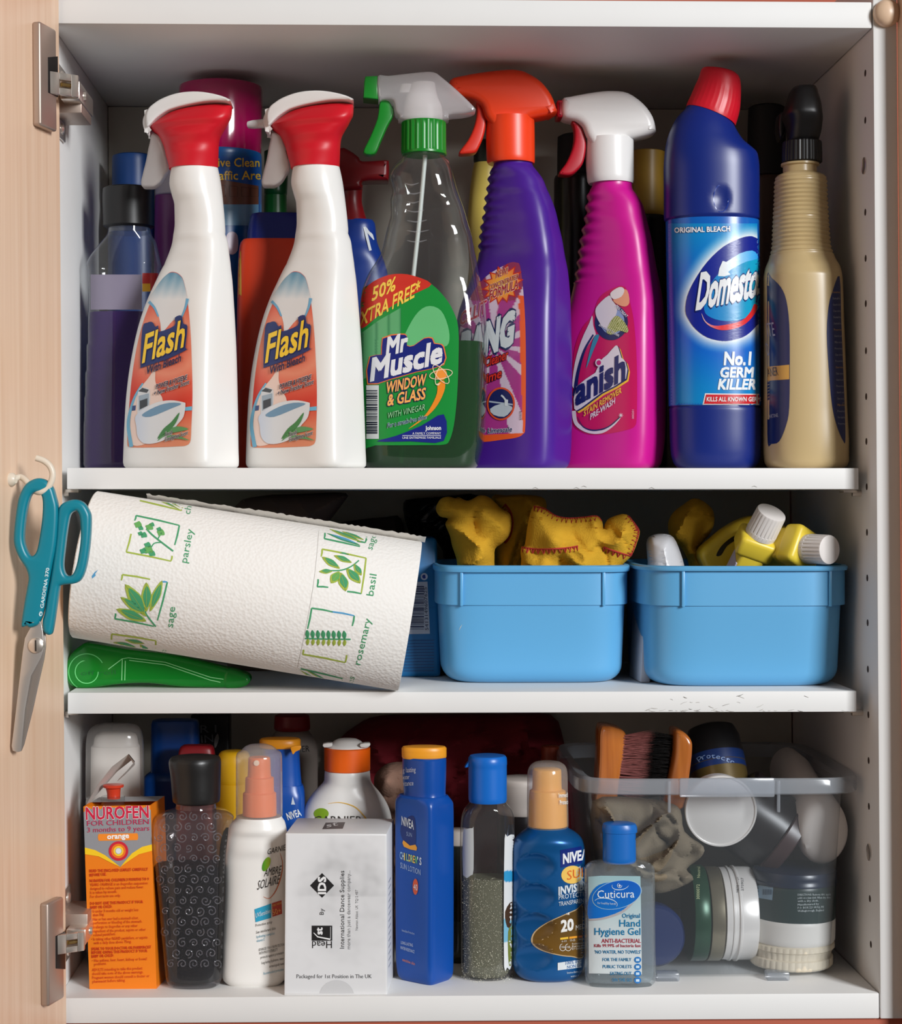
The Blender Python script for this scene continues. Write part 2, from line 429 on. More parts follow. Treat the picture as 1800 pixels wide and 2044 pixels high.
def slab(name, x0, x1, y0, y1, z0, z1, mat, parent, bev=0.0007):
    c = [Vector((slx(x, z), y, z)) for (x, y, z) in ((x0, y0, z1), (x1, y0, z1), (x1, y0, z0), (x0, y0, z0), (x0, y1, z1), (x1, y1, z1), (x1, y1, z0), (x0, y1, z0))]
    V, Fc = hexa_geo(c, bev); o = obj(name, V, Fc, mat, parent, sharp=30); o['kind'] = 'structure'; return o
slab('wall_left', XL - 0.018, XL, 0, DEPTH + 0.01, ZBO, ZTO, WHITE, None)
wall_r = slab('wall_right', XR, XRO, 0, DEPTH + 0.01, ZBO, ZTO + 0.03, WHITE, None)
slab('ceiling', XL, XR - 0.0008, 0.0005, DEPTH + 0.01, ZT, ZTO, WHITE, None)
slab('floor', XL, XR - 0.0008, 0.0005, DEPTH + 0.01, ZBO, ZB, WHITE, None)
slab('wall_back', XL + 0.0004, XR - 0.0012, DEPTH - 0.006, DEPTH, ZB + 0.0004, ZT - 0.0004, plastic('back_hardboard', (206, 200, 186), 0.6), None)
# shelf-pin holes (dark discs, their shade painted in) and cam covers in the right side
holes = [(1726.8, 146), (1726.8, 240), (1726.8, 423.6), (1727.5, 515.7), (1727.8, 606), (1728.2, 700), (1728.6, 791.5), (1729, 881), (1729.7, 971.6), (1730.2, 1062.6), (1730.8, 1153.6), (1731.5, 1243), (1732, 1335.6), (1733, 1426.7), (1733.5, 1518), (1734, 1609.5), (1736, 1793.8), (1738, 1885)]
HOLE = plastic('hole_shade', (52, 34, 24), 0.8); HRIM = plastic('hole_rim', (196, 190, 182), 0.5)
def on_right(px, py):
    d = ray(px, py); # plane x = XR - (z-ZMID)*0.0075
    t = (XR - CAM.x - (CAM.z - ZMID) * 0.0075) / (d.x + d.z * 0.0075); return CAM + d * t
for (px, py) in holes:
    p = on_right(px, py)
    lathe('pin_hole_disc', [(0, 0.0026), (0.0002, 0.0025), (0.00025, 0.0001)], p + Vector((0.0001, 0, 0)), (-1, 0, 0), HOLE, wall_r, seg=14)
for (px, py) in ((1725, 331), (1734.8, 1701)):
    p = on_right(px, py)
    c = lathe('cam_lock', [(0, 0.0062), (0.0007, 0.0061), (0.0009, 0.0056), (0.0005, 0.005), (0.0005, 0.0001)], p, (-1, 0, 0), METAL, wall_r, seg=22)
    c['label'] = 'round metal cam fitting'
    V, Fc = merge(box_geo(p.x - 0.0011, p.x - 0.0004, p.y - 0.0035, p.y + 0.0035, p.z - 0.0006, p.z + 0.0006), box_geo(p.x - 0.0011, p.x - 0.0004, p.y - 0.0006, p.y + 0.0006, p.z - 0.0035, p.z + 0.0035))
# wooden-coloured round stop on the right stile
p = P(1768, 28, 0)
st = lathe('door_stop', [(0, 0.0095), (0.003, 0.0097), (0.0055, 0.009), (0.0078, 0.0068), (0.009, 0.0035), (0.0093, 0.0002)], p + Vector((0, 0.0004, 0)), (0, -1, 0), plastic('beige_stop', (222, 190, 160), 0.35), wall_r, seg=32)
st['label'] = 'round beige door stop'

SC = []
def shelf(name, xl, xr, zt, th, label):
    V, Fc = box_geo(xl, xr, SF, DEPTH - 0.012, zt - th, zt, bev=0.0006)
    s = thing(name, label, 'shelf', ((xl + xr) / 2, SF, zt - th)); b = obj('board', V, Fc, WHITE, s, sharp=30); return s, b
s1, b1 = shelf('cabinet_shelf', P(133.5, 950, SF).x, P(1713.5, 950, SF).x, Z1, Z1 - P(900, 976.5, SF).z, 'white shelf board with cleaning sprays standing on it')
s2, b2 = shelf('cabinet_shelf', P(135, 1400, SF).x, P(1709.5, 1400, SF).x, Z2, Z2 - P(900, 1423, SF).z, 'white shelf board with scuffed edge under the paper roll and blue tubs')
random.seed(4)
pr = Print(b2)
for i in range(40):
    x = random.choice([random.uniform(1260, 1700), random.uniform(1380, 1600), random.uniform(1280, 1500)]); y = random.choice([random.uniform(1388, 1418), 1418.5]); L = random.uniform(3, 14); a = random.uniform(-0.5, 0.5)
    pth = [(x, y), (x + L * .5, y + L * .5 * math.sin(a) + random.uniform(-1, 1)), (x + L, min(1420, y + L * math.sin(a)))]
    pr.poly(band(pth, 0.8, 0.4, random.uniform(0.6, 1.6)), (186, 182, 177) if i % 5 else (120, 116, 112))
pr.build('scuffs', s2)['kind'] = 'stuff'
pr = Print(b1)
for (x, y) in ((1145, 978), (1160, 972), (1063, 979), (1295, 975), (1500, 972)):
    y = min(y, 975); pr.poly(band([(x, y), (x + 5, y - 2), (x + 11, y + .5)], 0.6, 0.4, 1.2), (150, 146, 140))
pr.build('scuffs', s1)['kind'] = 'stuff'
for (px, zs, sg) in ((147, b1, s1), (1691, b1, s1), (147, b2, s2), (1690, b2, s2)):
    zz = min(v.z for v in GEO[zs.name][0]); x = P(px, 1000, 0.045).x
    V, Fc = merge(box_geo(x - 0.005, x + 0.005, 0.036, 0.05, zz - 0.0024, zz, 0.0004), lathe_geo([(0, 0.0024), (0.009, 0.0024)], (x + (0.003 if x > 0 else -0.003), 0.043, zz - 0.0028), (1 if x > 0 else -1, 0, 0), seg=12))
    obj('shelf_pin', V, Fc, METAL, sg)

# open wooden door on the left
AD = math.radians(16); dd = Vector((-math.sin(AD), -math.cos(AD), 0)); dn = Vector((math.cos(AD), -math.sin(AD), 0))
D0 = P(125.5, 1000, -0.003)
def on_door(px, py, h=0.0):            # pixel -> point on the door's inner face raised by h
    d = ray(px, py); o = D0 + dn * h; nn = Vector((dn.x, dn.y, dn.x * 0.0075)); t = (o - CAM).dot(nn) / d.dot(nn); return CAM + d * t
zt, zb = ZTO + 0.04, ZBO - 0.04
def dc(s, z, h): return Vector((slx(D0.x, z), D0.y, z)) + dd * s + dn * h
door = thing('door_1', 'pale maple veneer cabinet door standing open', 'door', dc(0.29, zb, -0.009)); door['kind'] = 'structure'
V, Fc = hexa_geo([dc(0.58, zt, 0), dc(0, zt, 0), dc(0, zb, 0), dc(0.58, zb, 0), dc(0.58, zt, -0.018), dc(0, zt, -0.018), dc(0, zb, -0.018), dc(0.58, zb, -0.018)], 0.001)
obj('panel', V, Fc, MAPLE, door, sharp=30)
def hinge(label, x0, x1, y0, y1, ax0, ax1, ay0, ay1, up):
    """x0..x1, y0..y1 cup plate on the door; ax, ay the bright arm crossing to the cabinet side"""
    a = on_door(x0, (y0 + y1) / 2); s0 = (a - D0).dot(dd); b = on_door(x1, (y0 + y1) / 2, 0.006); s1 = (b - D0).dot(dd)
    zt_, zb_ = on_door((x0 + x1) / 2, y0).z, on_door((x0 + x1) / 2, y1).z
    h = thing('concealed_hinge', label, 'hinge', dc(s0, zb_, 0))
    s1 = max(s1, 0.003)
    c = [dc(s0, zt_, 0.0062), dc(s1, zt_, 0.0062), dc(s1, zb_, 0.0062), dc(s0, zb_, 0.0062), dc(s0, zt_, -0.0002), dc(s1, zt_, -0.0002), dc(s1, zb_, -0.0002), dc(s0, zb_, -0.0002)]
    V, Fc = hexa_geo(c, 0.0018, 3); cp = obj('cup_plate', V, Fc, SATIN, h)
    zm = (P(ax0, ay0, -0.02).z + P(ax0, ay1, -0.02).z) / 2; hz = (P(ax0, ay0, -0.02).z - P(ax0, ay1, -0.02).z) / 2
    # black block on the plate paints the shade of the arm's hollow
    sm = s0 * 0.55 + s1 * 0.45
    c = [dc(sm, zm + hz + 0.009 * (up > 0), 0.0066), dc(s1 - 0.001, zm + hz + 0.013 * (up > 0), 0.0066), dc(s1 - 0.001, zm - hz - 0.013 * (up < 0), 0.0066), dc(sm, zm - hz - 0.009 * (up < 0), 0.0066)]
    c += [q - dn * 0.003 for q in c]
    V, Fc = hexa_geo(c, 0.0002); obj('cup_recess_shade', V, Fc, BLACK, h)
    pa, pb = dc(sm - 0.001, zm, 0.006), P(ax1, (ay0 + ay1) / 2, -0.012)
    tv = Vector((0, 0.0045, 0)); z = Vector((0, 0, hz))
    slot0, slot1 = 0.36, 0.76; zs = z * 0.36
    L = lambda t: pa.lerp(pb, t)
    parts = []
    for (t0, t1, za, zb2) in ((0, slot0, 1, -1), (slot1, 1, 1, -1), (slot0, slot1, 1, .36), (slot0, slot1, -.36, -1)):
        parts.append(hexa_geo([L(t0) + z * za, L(t1) + z * za, L(t1) + z * zb2, L(t0) + z * zb2, L(t0) + z * za + tv, L(t1) + z * za + tv, L(t1) + z * zb2 + tv, L(t0) + z * zb2 + tv], 0.0004))
    V, Fc = merge(*parts); obj('arm', V, Fc, METAL, h, sharp=25)
    q = L(0.55) + Vector((0, 0.003, 0)); V, Fc = lathe_geo([(-0.004, 0.0014), (0.005, 0.0014)], q, (pb - pa), seg=10); obj('adjusting_screw', V, Fc, plastic('brass_screw', (176, 150, 96), 0.35, metal=1.0), h)
    # channel running back into the cabinet to the mounting plate
    wl = slx(XL, zm); hz2 = hz * 0.85; x0_, x1_ = pb.x - 0.013, pb.x + 0.0005
    c = [(x0_, -0.009, zm + hz2), (x1_, -0.009, zm + hz2), (x1_, -0.009, zm - hz2), (x0_, -0.009, zm - hz2), (x0_ , 0.052, zm + hz2), (x1_, 0.052, zm + hz2), (x1_, 0.052, zm - hz2), (x0_, 0.052, zm - hz2)]
    V, Fc = hexa_geo([Vector(q) for q in c], 0.0008); obj('arm_channel', V, Fc, METAL, h, sharp=25)
    zd = zm - up * 0.004
    V, Fc = hexa_geo([Vector(q) for q in ((wl, 0.006, zd + 0.009), (x1_ - 0.001, 0.006, zd + 0.009), (x1_ - 0.001, 0.006, zd - 0.009), (wl, 0.006, zd - 0.009), (wl, 0.05, zd + 0.009), (x1_ - 0.001, 0.05, zd + 0.009), (x1_ - 0.001, 0.05, zd - 0.009), (wl, 0.05, zd - 0.009))], 0.0006)
    obj('mounting_block', V, Fc, SATIN, h, sharp=25)
    V, Fc = box_geo(wl - 0.0004, wl + 0.0022, 0.02, 0.05, zm - 0.026, zm + 0.026, 0.0008); obj('mounting_plate', V, Fc, METAL, h)
    for k in (-1, 1):
        V, Fc = lathe_geo([(0, 0.0042), (0.0012, 0.004), (0.0022, 0.0028), (0.0024, 0.0003)], (wl + 0.002, 0.033, zm + k * 0.019), (1, 0, 0), seg=18); obj('screw', V, Fc, METAL, h)
    V, Fc = lathe_geo([(0, 0.003), (0.0016, 0.0028), (0.0018, 0.0003)], (x1_, 0.012, zm), (1, 0, 0), seg=16); obj('screw', V, Fc, METAL, h)
hinge('nickel concealed hinge at the top of the wooden door', 65, 114, 57, 261, 88, 156, 150, 194, 1)
hinge('nickel concealed hinge beside the orange medicine carton', 79, 127, 1792, 1996, 101, 168, 1860, 1898, -1)

# neighbouring cupboard front on the right and the painted wall behind
nd = slab('door_2', XRO + 0.0001, XRO + 0.20, -0.018, 0.0, ZBO + 0.001, ZTO + 0.05, MAPLE, None)
tag(nd, 'closed maple door of the neighbouring cupboard', 'door')
RED = plastic('terracotta_wall_paint', (176, 88, 64), 0.75, bump=('n', 60, 0.1, 0.001))
wl = box('wall_outside', (-1.4, 1.4, 0.30, 0.36, ZC - 1.5, ZC + 1.1), RED, bev=0); wl['kind'] = 'structure'
rail = box('trim_1', (XL - 0.2, XRO + 0.2, 0.004, 0.022, ZBO - 0.05, ZBO - 0.0002), RED, bev=0.0005); rail['kind'] = 'structure'
# ------------------------------------------------------------------ top shelf, front row
HDPE = plastic('white_bottle_plastic', (236, 234, 230), 0.32, 0.5, sss=0.15)
WCAP = plastic('white_trigger_plastic', (236, 234, 232), 0.34, sss=0.2)
REDP = plastic('red_trigger_plastic', (206, 14, 34), 0.42, bump=('n', 1400, 0.08, 0.0002))
MILKY = clear('milky_trigger', (255, 255, 255), 0.72, (228, 222, 218), 0.4, 0.2)
def flash(label, T, Y, tip):
    t = thing('spray_bottle', label, 'spray bottle', (P(*T(365, 900), Y).x, Y, Z1), 'white bathroom sprays')
    secs = [(328, 343, 433, 1.0, 2), (336, 342, 435), (366, 338, 441, .95, 2.2), (390, 343, 444), (408, 347.5, 446, .85, 2.4), (446, 348, 449.5, .75, 2.6), (464, 346, 450.5), (469, 345, 450), (474, 344.5, 452), (485, 342.5, 455.5, .68, 3.0), (505, 336, 458), (524, 328, 460.5, .64, 3.4), (528, 326.5, 461), (532, 324, 461.3), (560, 310, 464.5, .62, 4.2), (600, 291.6, 467.5), (650, 274.6, 470.5, .6, 5), (700, 263, 473), (750, 254.5, 474.5), (800, 249, 475.7), (850, 246, 476.7), (900, 244, 477.3), (924, 243.3, 478), (931, 245, 477.5), (935, 249, 474), (937, 257, 466)]
    body = loft('bottle', secs, Y, HDPE, t, rot=34, base=Z1, seg=72, T=T)
    head = [(212, 372, 440, .62, 2.6), (215, 366, 455), (219, 346, 465), (224, 331, 465.3), (232, 318, 465), (241, 305, 463.5), (249, 296, 459), (257, 302, 455), (266, 312, 449, .75, 2.3), (280, 320.5, 440.5, .9, 2.1), (291, 325.5, 438), (312, 331, 436.5, 1, 2), (334, 337, 435), (338, 337.5, 434.5)]
    loft('trigger_housing', head, Y, REDP, t, ysh=-0.45, T=T, step=4)
    cap = cr([(296, 215), (308, 206), (322, 199), (345, 192.5), (370, 190), (400, 192), (430, 199), (455, 208.5), (466, 217), (440, 214), (411, 213), (372, 216.5), (345, 221), (331, 225.5), (312, 236.5), (297, 250), (292, 250), (290, 230)], n=3)
    plate('trigger_cap', cap, Y, 0.0150, WCAP, t, bev=0.0016, ysh=-0.45, xc=388, T=T, res=3)
    noz = plate('nozzle', cr([(297, 214), (290, 219), (283, 229), (281.5, 240), (284, 252), (291, 262), (297, 264)], n=3), Y, 0.012, WCAP, t, bev=0.004, ysh=-0.45, xc=388, T=T, res=3)
    if tip:
        a = P(*T(284, 239), Y) + Vector((0, 0.45 * (P(388, 0, Y).x - P(284, 0, Y).x), 0)); b = P(*T(249.5, 238.5), Y) + Vector((0, 0.45 * (P(388, 0, Y).x - P(249.5, 0, Y).x), 0))
        V, Fc = lathe_geo([(0, 0.0034), ((b - a).length * .75, 0.0032), ((b - a).length, 0.0026)], a, b - a, seg=16); obj('nozzle_tip', V, Fc, WCAP, t)
    plate('trigger', cr([(300, 262), (296, 278), (292, 294), (287.5, 316), (281, 340), (277, 358), (280, 366.5), (292, 368.5), (304, 368.5), (318, 360), (327, 347), (334, 334), (327, 300), (320, 276), (312, 266)], n=4), Y, 0.0075, MILKY, t, bev=0.002, ysh=-0.45, xc=388, T=T)
    # ---- label
    pr = Print(body, T=T)
    lab = cr([(341, 543), (333, 548), (323, 560), (311, 582), (299, 607), (285, 645), (273, 692), (263, 755), (257, 820), (254.5, 860), (254, 884), (257, 892), (275, 893.5), (310, 893), (355, 891), (372, 889), (380, 880), (382, 850), (384, 790), (383, 730), (380, 660), (374, 600), (366, 560), (358, 548), (350, 543.5)], n=4)
    def ink(x, y):
        d = math.hypot((x - 335) / 75, (y - 690) / 75); g = max(0, min(1, 1 - abs(d - .75) * 1.3))
        r = (212 + 22 * g, 52 + 90 * g, 32 + 80 * g)
        if y > 800: f = min(1, (y - 800) / 60); r = tuple(a * (1 - f) + b * f for a, b in zip(r, (226, 140, 104)))
        return r
    pr.poly(lab, ink, 0, 8)
    # white-blue sky wedge
    sky = cr([(341, 544), (333, 548), (322, 559), (308, 579), (297, 600), (313, 622), (320, 645), (323, 664), (345, 640), (361, 634), (370, 612), (374, 600), (366, 561), (358, 549), (350, 544.5)], n=4)
    def skyink(x, y):
        t2 = max(0, min(1, (y - 545) / 60)); w2 = 0.5 + 0.5 * math.sin(x * .35 + y * .1) * (1 - t2)
        a, b = (84, 140, 168), (226, 224, 222); f = min(1, t2 + w2 * .25); return tuple(p * (1 - f) + q * f for p, q in zip(a, b))
    pr.poly(sky, skyink, 1, 6)
    pr.poly(band(cr([(297, 602), (308, 614), (316, 632)], False, 4), 6, 3), (110, 172, 206), 2)
    pr.poly(band(cr([(374, 596), (370, 614), (362, 634)], False, 4), 6, 3), (110, 172, 206), 2)
    # pale sweep down the left with cooker, bath and leaf
    pr.poly(cr([(309, 738), (295, 756), (280, 775), (268, 800), (261, 830), (260, 860), (266, 889), (300, 880), (320, 840), (325, 800), (316, 780), (310, 760)], n=4), lambda x, y: (236, 208, 194), 2, 8)
    pr.poly(band(cr([(285, 765), (270, 790), (260, 820), (256, 850), (262, 892)], False, 5), 3, 8), (112, 178, 208), 3)
    pr.poly([(367, 813), (383, 811), (383, 819), (366, 820)], (104, 180, 212), 3)
    pr.poly(cr([(275, 783), (283, 774), (299, 778), (298, 810), (288, 822), (274, 826)], n=2), (214, 216, 218), 3)
    pr.poly([(276, 781), (284, 774), (297, 778), (293, 784)], (70, 74, 78), 4)
    pr.poly([(277, 790), (297, 785), (297, 808), (277, 820)], (156, 172, 184), 4); pr.poly([(279, 800), (294, 795), (294, 810), (279, 817)], (58, 62, 68), 5)
    pr.poly([(264, 810), (271, 809), (270, 819), (263, 820)], (52, 70, 120), 4)
    pr.poly(cr([(270, 832), (284, 818), (310, 804), (340, 799), (366, 803), (370, 808), (366, 832), (352, 850), (338, 872), (312, 884), (288, 885), (275, 872), (272, 850)], n=4), lambda x, y: (222 - max(0, 300 - x) * .6, 224 - max(0, 300 - x) * .4, 226), 5, 8)
    pr.poly(cr([(283, 828), (310, 812), (338, 804), (362, 806), (340, 816), (300, 832)], n=3), (112, 150, 178), 6)
    pr.poly(cr([(314, 876), (326, 856), (342, 842), (358, 823), (352, 842), (340, 858), (330, 866)], n=3), (66, 132, 72), 7)
    pr.poly(cr([(314, 880), (330, 862), (352, 851), (376, 856), (360, 861), (340, 865), (326, 872)], n=3), (92, 152, 92), 7)
    pr.poly(cr([(330, 872), (350, 868), (378, 879), (360, 876), (342, 875)], n=3), (92, 152, 92), 7)
    # wording
    up = (0.13, -1)
    pr.poly(cr([(280, 729), (284, 655), (294, 644), (304, 643), (310, 652), (316, 650), (317, 662), (348, 650), (349, 634), (362, 630), (366, 646), (374, 652), (370, 694), (376, 696), (340, 714), (300, 728), (284, 733)], n=3), (24, 44, 104), 8, 7)
    pr.text('Flash', (284, 724), (365, 692), 56, (250, 206, 50), layer=11, bold=.018, upv=up, out=[(.035, (16, 30, 84))], sub=6)
    pr.text('With Bleach', (293, 747), (361, 721), 15, (26, 30, 76), layer=10, bold=.022, shear=.2, upv=(0, -1))
    pr.text('POWER & HYGIENE', (311, 777), (374, 757), 9.5, (30, 32, 70), layer=10, bold=.02, shear=.25, upv=(0, -1), out=[(.05, (240, 220, 210))])
    pr.text('+ New Fresher Scent', (307, 790), (378, 766), 9, (30, 32, 70), layer=10, bold=.015, shear=.25, upv=(0, -1), out=[(.05, (240, 220, 210))])
    pr.text('Fresh', (329, 871), (344, 866), 8, (24, 40, 60), layer=10, bold=.01, shear=.25, upv=(0, -1), out=[(.05, (240, 236, 226))])
    pr.text('Eucalyptus Scent', (329, 881), (375, 867), 8, (24, 40, 60), layer=10, bold=.01, shear=.25, upv=(0, -1), out=[(.05, (240, 236, 226))])
    pr.build('label', t, printed('glossy_label', 0.28))
    return t
flash('white bathroom spray with red trigger collar beside the purple-liquid bottle', lambda x, y: (x, y), 0.062, False)
def TB(x, y):
    f = (y - 331) / 600
    return (x + 242.5 + f * 3.5 + (x - 243) / 235 * 7 * f, y - 2 + 2.5 * max(0, f))
flash('white bathroom spray with red trigger collar touching the clear green spray', TB, 0.060, True)

# ---- clear spray with green liquid
Y = 0.080
t = thing('spray_bottle', 'clear plastic window spray half full of green liquid with frosted head', 'spray bottle', (P(842, 900, Y).x, Y, Z1))
GRN = plastic('green_trigger_plastic', (18, 130, 36), 0.33)
FROST = clear('frosted_head', (255, 255, 255), 0.55, (226, 222, 224), 0.5, 0.15)
CLR = clear('clear_bottle', (246, 248, 248), 0.03, (230, 230, 230), 0.75, 0.05)
msec = [(310, 805, 888, 1, 2), (316, 802, 891), (324, 791, 897, .9, 2.1), (342, 779, 903, .8, 2.3), (355, 776, 906), (366, 779, 909), (377, 782, 912), (386, 782.5, 915), (398, 779, 919), (412, 779.5, 924, .68, 2.5), (428, 780, 929), (442, 776.5, 932.7), (456, 773, 937), (472, 769, 941.6, .62, 2.7), (501, 762, 947), (525, 749, 952, .6, 3), (542, 738, 955), (556, 731, 957.8), (583, 722, 963, .56, 3.4), (611, 718, 969), (667, 715, 971.7, .54, 3.8), (750, 714, 971.7), (833, 715, 969.5), (889, 718, 965), (916, 722, 958.5), (930, 727, 954.5), (937, 736, 946)]
body = loft('bottle', msec, Y, CLR, t, rot=12, base=Z1, seg=72)
lsec = [(686, 715, 971.5, .54, 3.8), (750, 714, 971.7), (833, 715, 969.5), (889, 718, 965), (916, 722, 958.5), (930, 727, 954.5), (935, 736, 946)]
loft('liquid', lsec, Y, clear('green_liquid', (40, 150, 64), 0.5, (0, 96, 30), 0.2, 0.05, 0.02), t, rot=12, base=Z1 + 0.0012, seg=72, grow=-0.0012)
rib = [(244, 803, 889), (246, 801, 890), (248, 801, 890), (304, 800.5, 890.5), (305, 801.5, 891.5), (309, 801.5, 891.5), (310, 803, 890)]
V, Fc = loft_geo(rib, Y, seg=96, step=8)
cx, cy = (P(801, 280, Y).x + P(890, 280, Y).x) / 2, Y
for i, v in enumerate(V):
    if i % 4 in (0, 1) and 96 * 2 <= i < len(V) - 96 * 3: v.x = cx + (v.x - cx) * .965; v.y = cy + (v.y - cy) * .965
obj('screw_collar', V, Fc, GRN, t, sharp=25)
plate('spray_head', cr([(753, 158), (775, 156.5), (810, 152.5), (850, 148.5), (868, 150.6), (882, 160.5), (912, 186), (944, 217.5), (946, 226), (924, 231.8), (895, 235), (888, 244), (803, 244), (795, 236), (788, 229), (784, 208), (769, 204), (754.5, 203)], n=3), Y, 0.0115, FROST, t, bev=0.003)
V, Fc = merge(loft_geo([(165, 822, 868), (190, 812, 872), (215, 806, 882), (244, 806, 884)], Y, k=.7), loft_geo([(168, 800, 826, .5), (186, 796, 830, .5)], Y))
obj('pump', V, Fc, plastic('white_pump', (226, 222, 220), 0.4), t)
plate('nozzle', [(729, 158), (753.5, 157), (755, 204), (725, 201), (727, 168)], Y, 0.010, GRN, t, bev=0.0012)
plate('trigger', cr([(759, 204), (776, 205), (785.5, 229), (772, 256), (758, 288), (747, 309.6), (725, 306.7), (738, 277), (753, 239)], n=3), Y, 0.0055, GRN, t, bev=0.0012)
V, Fc = tube_geo([P(849, 305, Y), P(838, 430, Y), P(825, 548, Y - .004), P(812, 700, Y - 0.002), P(800, 925, Y)], 0.0017, 10); obj('dip_tube', V, Fc, plastic('dip_tube', (214, 220, 214), 0.4), t)
# grip ridges moulded in the neck
V, Fc = [], []
pr = Print(body)
for i, (yy, x0, x1) in enumerate([(366, 808, 836), (384, 810, 842), (402, 812, 838), (420, 812, 846), (440, 812, 852), (460, 812, 856), (480, 812, 852)]):
    pr.poly(band(cr([(x0, yy), ((x0 + x1) / 2, yy + 3), (x1, yy - 1)], False, 4), 1, 1, 3), (220, 224, 226), 0, 5)
pr.build('grip_ridges', t, clear('ridge', (255, 255, 255), 0.25, (230, 232, 236), 0.8, 0.1))['kind'] = 'stuff'
pr = Print(body, off=0.0004)
lab = cr([(721, 594), (735.5, 569), (763, 553), (791, 546.7), (824, 550), (860.5, 566.7), (888, 594), (905, 622), (914.7, 655.5), (914.9, 722), (912, 791.7), (906, 847), (897, 879), (885.5, 887.5), (850, 888.5), (749, 889), (722, 889), (721, 760)], n=3)
pr.poly(lab, (24, 142, 58), 0, 9)
red = cr([(721, 594), (735.5, 569), (763, 553), (791, 546.7), (824, 550), (861, 567), (830, 585), (790, 606), (755, 630), (721, 656), (720.5, 625)], n=3)
pr.poly(red, (206, 52, 40), 1, 9)
pr.text('50%', (742, 601), (788, 579), 27, (250, 208, 84), layer=3, bold=.02, upv=(.1, -1))
pr.text('EXTRA FREE*', (708, 657), (836, 588), 28, (250, 208, 84), layer=3, bold=.018, upv=(.1, -1))
pr.poly([(722, 664), (755, 640), (800, 614), (800, 700), (722, 760)], lambda x, y: (96, 168, 112) if (x - 722) % 26 > 4 else (60, 134, 84), 1, 6)
pr.poly(cr([(800, 700), (822, 640), (850, 612), (880, 620), (896, 660), (892, 690), (860, 690)], n=4), (104, 190, 124), 1, 7)      # pale glow; the printed figure is left out
logo = cr([(735, 765), (739, 712), (762, 708), (764, 676), (800, 668), (812, 672), (812, 690), (826, 690), (846, 676), (862, 676), (866, 686), (880, 688), (886, 700), (884, 728), (830, 742), (780, 756)], n=2)
pr.poly([((x - 810) * 1.03 + 810, (y - 716) * 1.05 + 716) for x, y in logo], (238, 120, 62), 3, 8); pr.poly(logo, (22, 36, 120), 4, 8)
pr.text('Mr', (771, 710), (811, 699), 36, (230, 230, 234), layer=6, bold=.035, upv=(.1, -1))
pr.text('Muscle', (740, 760), (880, 723), 44, (230, 230, 234), layer=6, bold=.035, upv=(.1, -1))
pr.text('WINDOW', (770, 785), (849, 768), 22, (250, 178, 96), layer=6, bold=.022, upv=(.1, -1), out=[(.06, (22, 30, 84))])
pr.text('& GLASS', (773, 810), (848, 796), 22, (250, 178, 96), layer=6, bold=.022, upv=(.1, -1), out=[(.06, (22, 30, 84))])
pr.text('WITH VINEGAR', (773, 836), (848, 818), 12, (156, 214, 160), layer=6, upv=(.1, -1), out=[(.04, (8, 84, 44))])
pr.text('For a streak-free shine', (773, 854), (851, 836), 9, (24, 40, 110), layer=6, bold=.01, upv=(.1, -1), out=[(.05, (190, 226, 200))])
pr.poly(cr([(886, 760), (888, 775), (878, 800), (862, 822), (838, 842), (815, 856), (845, 832), (862, 808), (872, 785), (874, 765)], n=3), (240, 142, 40), 3, 6)
for a in (0, 60, 120): 
    pth = ell(880, 747, 23, 9, a - 10, 24); pr.poly(band(pth + [pth[0]], 1.3), (250, 222, 190), 6)
pr.poly(ell(880, 747, 12, 12, 0, 20), (246, 152, 60), 5)
pr.poly(cr([(885.5, 827), (885.5, 880), (820, 881), (752, 881), (790, 870), (840, 850)], n=3), (24, 38, 128), 3, 8)
pr.text('Johnson', (849, 858.5), (880, 858), 8, (236, 238, 246), layer=5, bold=.03)
pr.text('A FAMILY COMPANY', (823, 867.5), (880, 867), 4.5, (236, 238, 246), layer=5)
pr.poly([(803, 869), (880, 868.6), (880, 869.6), (803, 870)], (236, 238, 246), 5); pr.text('UNE ENTREPRISE FAMILIALE', (803, 876), (880, 875.5), 4.2, (236, 238, 246), layer=5)
pr.poly([(731, 769), (756, 769), (756, 876), (731, 876)], (214, 216, 214), 3)
yy = 779; random.seed(9)
while yy < 866:
    h = random.choice([1.2, 2, 3]); pr.poly([(731, yy), (753, yy), (753, yy + h), (731, yy + h)], (28, 34, 52), 5); yy += h + random.choice([1.2, 2, 2.6])
pr.build('label', t, printed('glossy_label'))

# ---- purple spray with orange-red head
Y = 0.113
t = thing('spray_bottle', 'purple limescale spray with an orange-red trigger head', 'spray bottle', (P(1020, 900, Y).x, Y, Z1))
PUR = plastic('purple_plastic', (72, 28, 142), 0.33, sss=0.05)
ORG = plastic('orange_red_plastic', (244, 66, 22), 0.36, sss=0.1, bump=('n', 1200, 0.06, 0.0002))
psec = [(322, 986, 1062, 1, 2), (331, 985, 1063), (337, 981, 1067, .95, 2.1), (345, 977, 1073, .85, 2.3), (360, 975.5, 1083, .75, 2.6), (380, 972.5, 1091), (395, 969.6, 1097.6, .68, 2.9), (424, 966.6, 1108), (454, 961, 1114.5, .64, 3.2), (483, 958, 1121), (513, 955, 1126, .62, 3.6), (545, 944, 1132), (583, 929, 1135.5, .6, 4.2), (625, 915, 1137.5), (667, 908, 1138.5), (720, 903, 1139.3), (778, 900, 1139.7), (861, 898, 1139), (917, 898, 1136), (930, 900, 1131), (937, 910, 1121)]
def scal(py): return 3.0 * math.sin(py * 2 * math.pi / 19) if 345 < py < 505 else 0
body = loft('bottle', psec, Y, PUR, t, rot=33, base=Z1, seg=72, step=3.5, wavel=scal)
